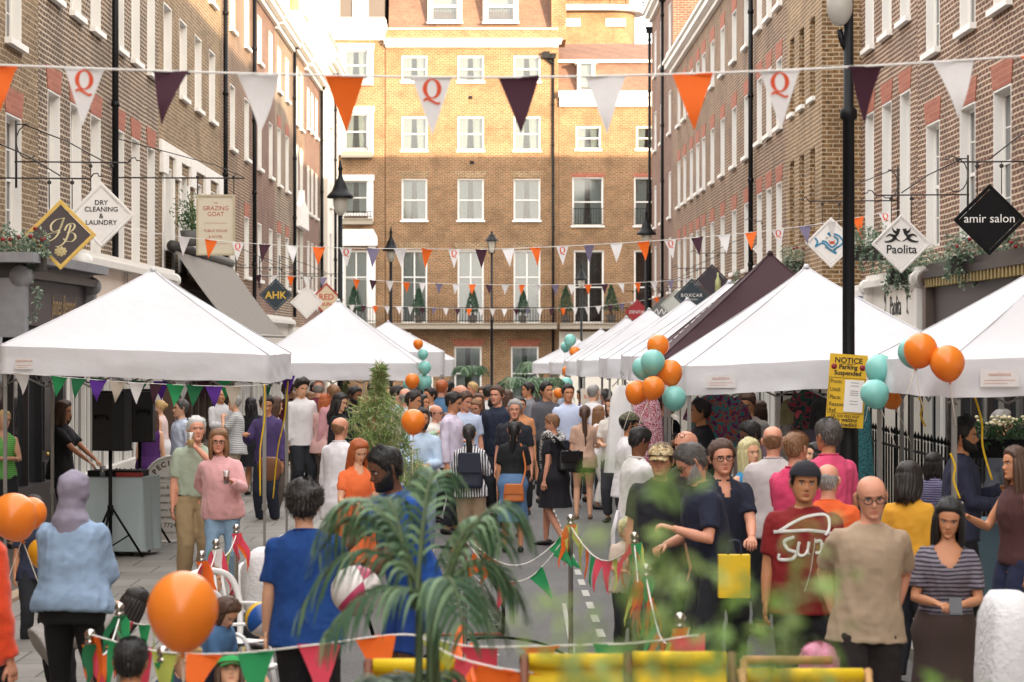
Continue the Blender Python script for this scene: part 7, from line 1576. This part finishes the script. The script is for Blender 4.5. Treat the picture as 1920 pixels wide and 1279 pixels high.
bagat(q['M'] @ Vector((-.25, .05, 1.0)), .30, .22, .10, P('bag_black', '#141416', .4), 'black shoulder bag of the woman in beige', [q['M'] @ Vector((-.33, .05, .98)), q['M'] @ Vector((.05, .14, 1.44)), q['M'] @ Vector((-.18, .1, 1.0))])
person(568, 708, 1.88, 28, 'tall young man in a white shirt looking down to the right', hair='quiff', hc='dark', top=('shirt', white), pitch=15, Y=41)
person(604, 743, 1.74, -80, 'smiling man in a lilac shirt and bright blue jeans', sk='m', hair='short', hc='black', top=('tucked', '#b3a8c8'), bot=('jeans', '#2c64a8'), arms=('chin', 'down'), fat=1.1, shoe='#dcd8d2')
person(598, 706, 1.86, 175, 'bald man in a maroon top seen from behind', sk='r', hair='bald', hc='grey', top=('tee', '#6c2832'), Y=43)
person(624, 722, 1.80, -150, 'brown haired man in a pink shirt half turned left', sk='r', hair='short', hc='lbrown', top=('shirt', '#c89298'), Y=41)
person(641, 733, 1.70, 60, 'woman with dark curly hair in black beside the bamboo', fem=1, hair='wavy', hc='dark', top=('shirt', '#131318'), pitch=12, Y=37)
person(668, 725, 1.78, 55, 'dark bearded man in black next to the bamboo', sk='b', hair='short', hc='black', beard='black', top=('shirt', '#1a161c'), Y=39.5, pitch=12)
q = person(790, 766, 1.80, 8, 'man in a light blue shirt with his face hidden by a balloon', sk='m', hair='short', hc='dark', top=('shirt', '#b9cde4'), bot=('trousers', '#8e9fb4'), arms=('front', 'front'), beard='dark')
person(818, 759, 1.74, 68, 'bald man with glasses in a cream shirt facing right', sk='r', hair='bald', hc='brown', glasses=True, top=('shirt', '#ddd8d0'), fat=1.1)
person(851, 774, 1.66, 65, 'woman with a blond bun in a white blouse looking down', fem=1, hair='bun', hc='lbrown', top=('shirt', '#e2dadb'), pitch=26, bot=('trousers', '#d8d4d4'))
person(889, 750, 1.80, -28, 'sandy haired man in a pale blue shirt looking down left', sk='r', hair='short', hc='lbrown', top=('shirt', '#bfcce6'), pitch=16)
person(927, 743, 1.82, 168, 'man in a blue and white striped polo seen from behind', hair='short', hc='dark', sk='r', top=('polo', '#43568f', S_('polo_stripe', '#43568f', '#93a8cc', 17, 2, .22)), bot=('shorts', '#a39a88', 1.05), arms=('down', 'fore'), fat=1.08)
q = person(879, 796, 1.62, 176, 'dark haired woman in a striped blouse with a navy backpack', fem=1, hair='pony', hc='dark', top=('shirt', '#d0d0d4', S_('bw_stripe', '#dcdbe0', '#22242c', 30, 0, .55)), bot=('trousers', '#b29a80'), arms=('fore', 'fore'))
e = bagat(q['M'] @ Vector((0, .19, 1.40)), .30, .42, .16, P('backpack_navy', '#23283a', .7), 'navy backpack worn by the woman in stripes', None, 'backpack', q['e'].rotation_euler.z+math.pi)
q = person(965, 790, 1.63, 178, 'woman in a black top and long denim skirt seen from behind', sk='m', fem=1, hair='pony', hc='black', top=('tee', '#15181a'), bot=('skirt', '#5d7fa8', .42, .20, 'denim'), arms=('front', 'down'), shoe='#131214')
bagat(q['M'] @ Vector((-.02, .20, .93)), .26, .22, .09, P('tan_leather', '#c0692a', .45, var=.15), 'tan leather satchel worn across the denim skirt', [q['M'] @ Vector((-.12, .18, .9)), q['M'] @ Vector((-.17, .1, 1.15)), q['M'] @ Vector((-.10, .04, 1.46)), ], rz=q['e'].rotation_euler.z+math.pi)
person(998, 744, 1.72, 160, 'person in a red patterned jacket with short brown hair', hair='short', hc='brown', sk='m', top=('jacket', '#b0341f', blotch('batik_red', ['#b03018', '#c8431f', '#8c2412', '#c8381c', '#2a1c1c'], 13)), bot=('shorts', '#6f7466', 1.0))
person(966, 750, 1.75, -15, 'grey haired man peering out beside the red jacket', sk='r', hair='short', hc='grey', top=('tee', '#20222c'), Y=33)
q = person(1031, 777, 1.70, -112, 'woman in a black dress and patterned scarf with a hand on her head', sk='r', fem=1, hair='short', hc='lbrown', top=('dress', '#17161d'), arms=('head', 'down'), pitch=14, fat=1.18, walk=1)
e = empty('scarf', 'black and white patterned scarf round the neck of the woman in black', 'scarf', (0, 0, 0)); U = q['U']; M_ = q['M']
MB().tube(catmull([M_ @ U((.10, .09, 1.40)), M_ @ U((.12, -.02, 1.50)), M_ @ U((0, -.12, 1.46)), M_ @ U((-.12, .0, 1.50)), M_ @ U((-.02, .13, 1.44)), M_ @ U((.10, .09, 1.40))], 6), .045, 10).tube(catmull([M_ @ U((0, -.12, 1.44)), M_ @ U((-.06, -.17, 1.25)), M_ @ U((-.10, -.18, 1.02))], 5), .06, 10, ry=.025).build('scarf_cloth', blotch('zebra', ['#17171c', '#d4d2d0', '#17171c', '#c8c6c4'], 26), e)
bagat(M_ @ Vector((.05, .24, 1.28)), .34, .26, .14, P('bag_black', '#141416', .4), 'black leather shoulder bag behind the woman in the black dress', [M_ @ Vector((.0, .2, 1.26)), M_ @ Vector((.16, .02, 1.47)), M_ @ Vector((.1, .26, 1.26))], rz=R(20))
q = person(1096, 761, 1.72, 178, 'woman with very long brown hair in a beige tee shirt and black shorts', fem=1, hair='tied', hc='brown', top=('tee', '#bf9c88'), bot=('shorts', '#141419', .42), arms=('fore', 'down'), shoe='#8c6a50')
q = person(1124, 761, 1.68, 90, 'woman with brown hair in white facing right with a dark tote', sk='t', fem=1, hair='long', hc='lbrown', top=('sleeveless', '#e0dada'), bot=('trousers', '#dcd6d2'), arms=('fore', 'down'))
bagat(held(q, 1)+Vector((.12, -.05, .28)), .32, .38, .1, P('tote_dark', '#22261f', .8), 'dark tote bag hanging beside the white dress', None, 'tote_bag')
q = person(1065, 716, 1.80, 6, 'smiling man in a light blue shirt facing the camera', sk='m', hair='short', hc='dark', top=('tucked', '#c3cfea'), bot=('trousers', '#1c2130'), arms=('down', 'pocket'), Y=40)
person(1024, 716, 1.84, 32, 'man in a grey suit jacket looking right', sk='m', hair='short', hc='black', top=('jacket', '#55545a'), Y=41)
person(1112, 718, 1.80, 150, 'man with a shaved head in a white shirt seen from behind', hair='buzz', hc='grey', top=('shirt', '#e0dddf'), Y=41.5)
person(990, 712, 1.80, -88, 'dark haired man in a grey tee shirt in profile facing left', sk='m', hair='short', hc='dark', top=('tee', '#7d7f86'), Y=46)
person(975, 737, 1.64, 0, 'round faced woman behind the grey haired man', sk='m', fem=1, hair='pony', hc='dark', top=('tee', '#c88a60'), Y=38)
person(1009, 712, 1.82, 60, 'man in a dark cap deep in the crowd', sk='m', hair='short', hc='black', cap=('#20222c', 'front'), top=('tee', '#3a3c44'), Y=52)
person(830, 709, 1.86, 168, 'man with ginger grey hair in a steel blue shirt seen from behind', sk='r', hair='crop', hc='ginger', top=('shirt', '#54799c'), Y=43)
person(864, 717, 1.82, 62, 'balding man in a dark jacket facing right in the crowd', sk='r', hair='bald', hc='dgrey', top=('jacket', '#1d222c'), Y=37)
person(855, 736, 1.76, 65, 'young man in a pale lilac shirt looking down right', sk='m', hair='short', hc='dark', top=('shirt', '#d6cce0'), Y=33.5, pitch=14)
person(897, 726, 1.66, 10, 'woman with long brown hair smiling far in the crowd', sk='m', fem=1, hair='long', hc='brown', top=('tee', '#2c2f3c'), Y=41)
person(932, 722, 1.80, -32, 'man with brown hair in a dark navy jacket by the far palm', sk='r', hair='short', hc='brown', top=('jacket', '#20283a'), Y=37)
# --- right side ---
person(1181, 774, 1.77, 95, 'bearded man in a white tee shirt and camouflage cap seen from behind', sk='t', hair='short', hc='black', beard='black', cap=(blotch('camo', ['#4a4c3a', '#6c6a4c', '#37382e', '#5a543e'], 30), 'front'), top=('tee', '#e2dfe2'), bot=('trousers', '#2c3828'), fat=1.05)
q = person(1208, 803, 1.74, 110, 'dark haired man in a loose white shirt with an apron tied behind', sk='b', hair='short', hc='black', top=('polo', '#e4e1e2'), bot=('trousers', '#23301f'), arms=('front', 'front'), fat=1.1, pitch=22, Y=22.7)
e = q['e']; MB().tube([(.0, .17, 1.0), (.02, .21, .8), (.03, .20, .5), (.05, .22, .3)], [.02, .045, .05, .06], 8, ry=.012).build('apron_ties', fab('#dcdade'), e)
person(1240, 833, 1.78, -12, 'man in a tan patterned baseball cap looking left', sk='r', hair='short', hc='brown', cap=(blotch('tan_camo', ['#b39a6c', '#8a7450', '#c8b890', '#5c4a34'], 24), 'front', '#5a4a38'), top=('polo', '#22232a'), yaw=-12, fat=1.08, Y=19.0)
person(1284, 806, 1.84, -38, 'bald man with sunglasses pushed up on his head', sk='r', hair='none', top=('tee', '#2a2426'), glasses='head', arms=('front', 'front'), fat=1.08, Y=20.2)
person(1276, 838, 1.76, -72, 'grey haired bearded man in a navy shirt bending left', sk='r', hair='short', hc='dgrey', beard='grey', glasses=True, top=('polo', '#1c2238'), arms=('front', ((.20, -.30, 1.26), (.5, .5, -1))), pitch=30, lean=10, fat=1.06, Y=17.4)
q = person(1352, 826, 1.80, 12, 'stern man in black rimmed glasses and a navy shirt', sk='r', hair='short', hc='brown', glasses=True, top=('polo', '#171d30'), bot=('trousers', '#15161c'), scoop=(1.36, .035), arms=('down', ((.10, -.40, 1.08), (.5, .5, -1))), Y=18.6, fat=1.05)
pb = held(q, 0); pY = W(1376, 1040, 17.0)
e = empty('paper_bag', 'yellow paper carrier bag hanging from a hand', 'paper bag', tuple(pY)); MB().box(-.11, .11, -.05, .05, -.30, 0).build('bag_body', P('yellow_paper', '#ecc624', .6, var=.08, bump=.3, bs=12), e); MB().tube(catmull([(-.04, 0, 0), (-.03, 0, .09), (.04, 0, .09), (.05, 0, 0)], 5), .008, 6).build('handle', P('navy_ribbon', '#1c2440', .7), e)
person(1404, 823, 1.68, 38, 'blonde woman in a blue vest top smiling to the right', fem=1, hair='long', hc='lblond', top=('sleeveless', '#2d7fae'), bot=('skirt', '#15171c', .3, .22), scoop=(1.38, .07), Y=21.6)
person(1448, 797, 1.80, 172, 'balding man in a light grey polo with a jumper over his shoulders', sk='r', hair='bald', hc='lbrown', top=('polo', '#c2bcbc'), arms=('front', 'front'), fat=1.05, Y=21.3)
person(1494, 808, 1.82, 138, 'young man in a pink polo shirt turned to the right', sk='r', hair='crop', hc='lbrown', top=('polo', '#d8416c'), arms=('front', 'front'), Y=19.5)
person(1551, 785, 1.87, -155, 'tall man in a pink polo shirt with greying hair', sk='t', hair='short', hc='dgrey', top=('polo', '#d64c74'), fat=1.1, Y=20.4)
person(1531, 832, 1.66, -75, 'pale woman with short dark hair between the pink polos', fem=1, hair='bob', hc='dark', top=('tee', '#3a3c46'), Y=23.2, pitch=-8)
q = person(1511, 868, 1.76, 3, 'man in a dark red tee shirt with white scrawl and a backwards cap', sk='t', hair='short', hc='black', beard=None, cap=('#1b1b24', 'back'), top=('tee', '#7c1518'), bot=('trousers', '#131316'), arms=('down', 'down'), fat=1.22, Y=15.8); QR = q
person(1551, 868, 1.76, 170, 'man in an orange tee shirt behind the red shirted man', sk='r', hair='bald', hc='grey', top=('tee', '#e0602c'), Y=17.6)
q = person(1633, 890, 1.82, -3, 'tall bald man in a plain beige tee shirt walking forward', sk='r', hair='bald', hc='lbrown', glasses=True, top=('tee', '#a8937c'), bot=('trousers', '#1e1516'), arms=('behind', 'behind'), pitch=10, Y=14.2, walk=1)
q = person(1782, 938, 1.64, -8, 'woman with black hair in a grey striped top holding a phone', sk='m', fem=1, hair='long', hc='black', top=('tee', '#4c4850', S_('fine_grey', '#2c2a32', '#7d7784', 38, 2, .45)), bot=('skirt', '#4a3c38', .05, .27), spread=.7, arms=('front', 'front'), scoop=(1.34, .08), pitch=16, Y=14.5); phone(q, 1, 'grey phone in the hands of the black haired woman')
person(1706, 868, 1.66, 150, 'woman with a dark bob in a mustard yellow top seen from behind', sk='t', fem=1, hair='bob', hc='dark', top=('jacket', '#d29a2c'), bot=('trousers', '#23242c'), Y=18.1, pitch=15)
person(1807, 786, 1.82, 82, 'bearded man in a dark denim shirt raising his hand to the right', sk='t', hair='quiff', hc='black', beard='black', top=('shirt', '#2c3046'), bot=('trousers', '#14151a'), arms=('front', 'drink'), fat=1.08, Y=20.6)
person(1752, 850, 1.66, 120, 'person in a purple and white striped top behind the tent pole', fem=1, hair='bob', hc='dark', top=('tee', '#4c4468', S_('purple_stripe', '#3d3858', '#8a84a4', 36, 2)), Y=24.4)
q = person(1903, 838, 1.72, -70, 'woman with long brown hair holding a beer at the right edge', sk='m', fem=1, hair='long', hc='brown', top=('sleeveless', '#4a2c2c'), bot=('trousers', '#1d2440'), arms=('drink', 'down'), Y=18.2); glassof(q, 0, 'plastic glass of beer at the right edge', '#b8823a', r=.042, hgt=.14)
person(1880, 768, 1.78, 95, 'grey haired man behind the cream flowers at the right', sk='r', hair='short', hc='grey', top=('shirt', '#4c5058'), Y=26)
person(1397, 736, 1.82, -42, 'man in a grey tee shirt looking down under the big tent', sk='m', hair='short', hc='brown', top=('tee', '#8e8680'), pitch=24, Y=29.6)
person(1398, 777, 1.68, -70, 'black haired man in plum leaning over the counter', sk='d', hair='short', hc='black', top=('shirt', '#5c4a54'), lean=30, pitch=10, Y=25.4)
person(1484, 740, 1.68, 80, 'blonde woman in white behind the big tent leg', fem=1, hair='bob', hc='lblond', top=('shirt', '#d9d5cf'), Y=31)
person(1541, 740, 1.74, 175, 'person with black hair in dark plum in front of the yellow notice', sk='m', hair='medium', hc='black', top=('shirt', '#4c4450'), Y=27)
person(1312, 747, 1.72, -88, 'man in profile with dark hair behind the teal balloon', sk='t', hair='short', hc='dark', top=('tee', '#191a22'), Y=28)
person(1208, 868, 1.22, -15, 'small blonde child in yellow behind the green leaves', fem=1, hair='medium', hc='lblond', top=('tee', '#e0b93c'), Y=23.2)
person(1178, 955, 1.0, 10, 'curly blond toddler holding the ribbon rope', hair='curly', hc='lblond', top=('tee', '#c8b8a8'), arms=('front', 'front'), Y=20.0)
person(1536, 1212, 1.66, 178, 'person with bright pink hair sitting in the deck chair', fem=1, hair='medium', hc='pink', top=('tee', '#3a3844'), pose='seat', Y=11.6)
# --- deep crowd between the tents ---
rnd = random.Random(12)
deep = [(745, 722, 'man with short dark hair beside the bamboo', 'dark', 'f', 0, '#a9c0dc', 39), (760, 727, 'balding man in the gap right of the bamboo', 'grey', 'r', 0, '#c9c5c0', 37), (778, 734, 'dark haired man in pale green by the balloon column', 'dark', 'm', 0, '#9db59a', 35), (792, 730, 'woman with dark hair behind the balloon column', 'black', 'm', 1, '#d0b0b0', 38),
        (806, 727, 'young boy in white behind the balloon column', 'dark', 'm', 0, '#dcdad8', 42), (815, 715, 'person with brown hair left of the steel blue shirt', 'brown', 'f', 1, '#b05a50', 50), (843, 713, 'dark haired man beyond the steel blue shirt', 'black', 'm', 0, '#b7bfcc', 50), (876, 735, 'man in glasses half hidden in the middle of the crowd', 'brown', 'r', 0, '#b9c7e0', 36),
        (885, 717, 'blond man deep in the middle of the street', 'blond', 'r', 0, '#9aa8bc', 52), (905, 716, 'woman in dusty pink far down the street', 'brown', 'f', 1, '#c58f98', 54), (917, 722, 'man in white far down the street', 'dark', 'm', 0, '#dcdad8', 46), (938, 712, 'man with black hair just right of the lamp post', 'black', 'm', 0, '#d0cdd0', 52),
        (950, 719, 'woman in orange behind the far palm', 'brown', 'f', 1, '#c8764a', 47), (1000, 722, 'small man in blue between the suit and the profile man', 'brown', 'f', 0, '#5f7fae', 50), (1040, 722, 'woman with light hair behind the suited man', 'blond', 'f', 1, '#8fbfa8', 49), (1049, 717, 'man in pale blue near the raffle poster', 'dark', 'f', 0, '#a7b4c8', 53),
        (1088, 722, 'woman beside the raffle poster in purple', 'dark', 'm', 1, '#5c4a80', 50), (1137, 730, 'man in blue behind the white dress', 'dgrey', 'r', 0, '#3a5fa8', 44), (1147, 745, 'woman half hidden by the tent pole by the white dress', 'brown', 'f', 1, '#d8d0c8', 36), (540, 716, 'man in maroon behind the tent leg', 'brown', 'r', 0, '#5c2430', 44),
        (580, 727, 'woman with brown hair beside the maroon top', 'lbrown', 'f', 1, '#8a4a4a', 47), (590, 712, 'bearded man by the red sign', 'dark', 't', 0, '#58544c', 50), (610, 738, 'woman with reddish hair behind the lilac shirt', 'ginger', 'f', 1, '#d3a9a4', 41), (520, 735, 'woman in white beyond the grey striped man', 'brown', 'f', 1, '#d2cfcd', 36),
        (500, 742, 'man in blue jeans and purple by the easel', 'dark', 'm', 0, '#4a3a68', 35), (700, 712, 'man in red far behind the bamboo', 'dark', 'm', 0, '#a0342c', 50), (730, 716, 'woman with a fair ponytail behind the bamboo', 'blond', 'f', 1, '#c0b4b0', 47), (770, 716, 'man in pale blue under the second tent corner', 'dgrey', 'r', 0, '#9fb3d0', 50), (1252, 735, 'man in black inside the stall behind the balloons', 'dark', 't', 0, '#1b1b20', 31), (1425, 752, 'woman behind the grey tee shirt man under the tent', 'brown', 'f', 1, '#b09088', 33)]
for (x, y, l, hc_, sk_, fm, col, Y) in deep:
    person(x, y, (1.66 if fm else 1.79)+rnd.uniform(-.03, .03), rnd.choice((-100, -60, -20, 15, 50, 95, 150, 175)), l, sk=sk_, fem=fm, hair=('long' if fm else 'short') if 'balding' not in l else 'bald', hc=hc_, top=(rnd.choice(('shirt', 'tee')), col), bot=('trousers', rnd.choice(('#1d2030', '#3a3a40', '#5a5048'))), Y=Y, pitch=rnd.uniform(-4, 16), yaw=rnd.uniform(-35, 35), arms=(rnd.choice(('down', 'front', 'drink')), 'down'))
# scrawl on the red tee: strokes laid on the cloth surface
q = QR; co, fs = q['torso']; bvh = BVHTree.FromPolygons([Vector(c) for c in co], fs)
def on_shirt(x, z): h = bvh.ray_cast(Vector((x, -1, z)), Vector((0, 1, 0))); return (h[0]+Vector((0, -.004, 0))) if h[0] else Vector((x, -.15, z))
strokes = [[(-.20,1.325),(-.10,1.335),(0,1.34),(.1,1.33),(.17,1.315)], [(-.17,1.33),(-.08,1.39),(.03,1.43),(.14,1.43),(.15,1.36),(.12,1.31)], [(-.08,1.30),(-.14,1.27),(-.12,1.22),(-.07,1.20),(-.10,1.16),(-.17,1.155),(-.17,1.19)], [(-.05,1.27),(-.06,1.20),(-.03,1.185),(0,1.22),(.01,1.27),(.0,1.20),(.02,1.19)], [(.05,1.29),(.03,1.15),(.0,1.02),(-.02,.96)], [(.05,1.27),(.09,1.27),(.09,1.21),(.05,1.20)], [(.11,1.26),(.10,1.19),(.115,1.25),(.15,1.26)], [(.15,1.22),(.19,1.24),(.17,1.26),(.15,1.22),(.17,1.19),(.20,1.20)]]
mb = MB()
for st in strokes:
    pts = [on_shirt(p.x, p.y) for p in catmull([(x, z, 0) for x, z in st], 7)]; mb.tube(pts, .011, 6, ry=.0022, up=(0, 0, 1))
mb.build('printed_scrawl', P('print_white', '#e2dfdc', .7), q['top'])
open('/tmp/people.txt', 'w').write('\n'.join(map(str, PEOPLE))) if False else None
bpy.data.scenes.remove(TMPS)
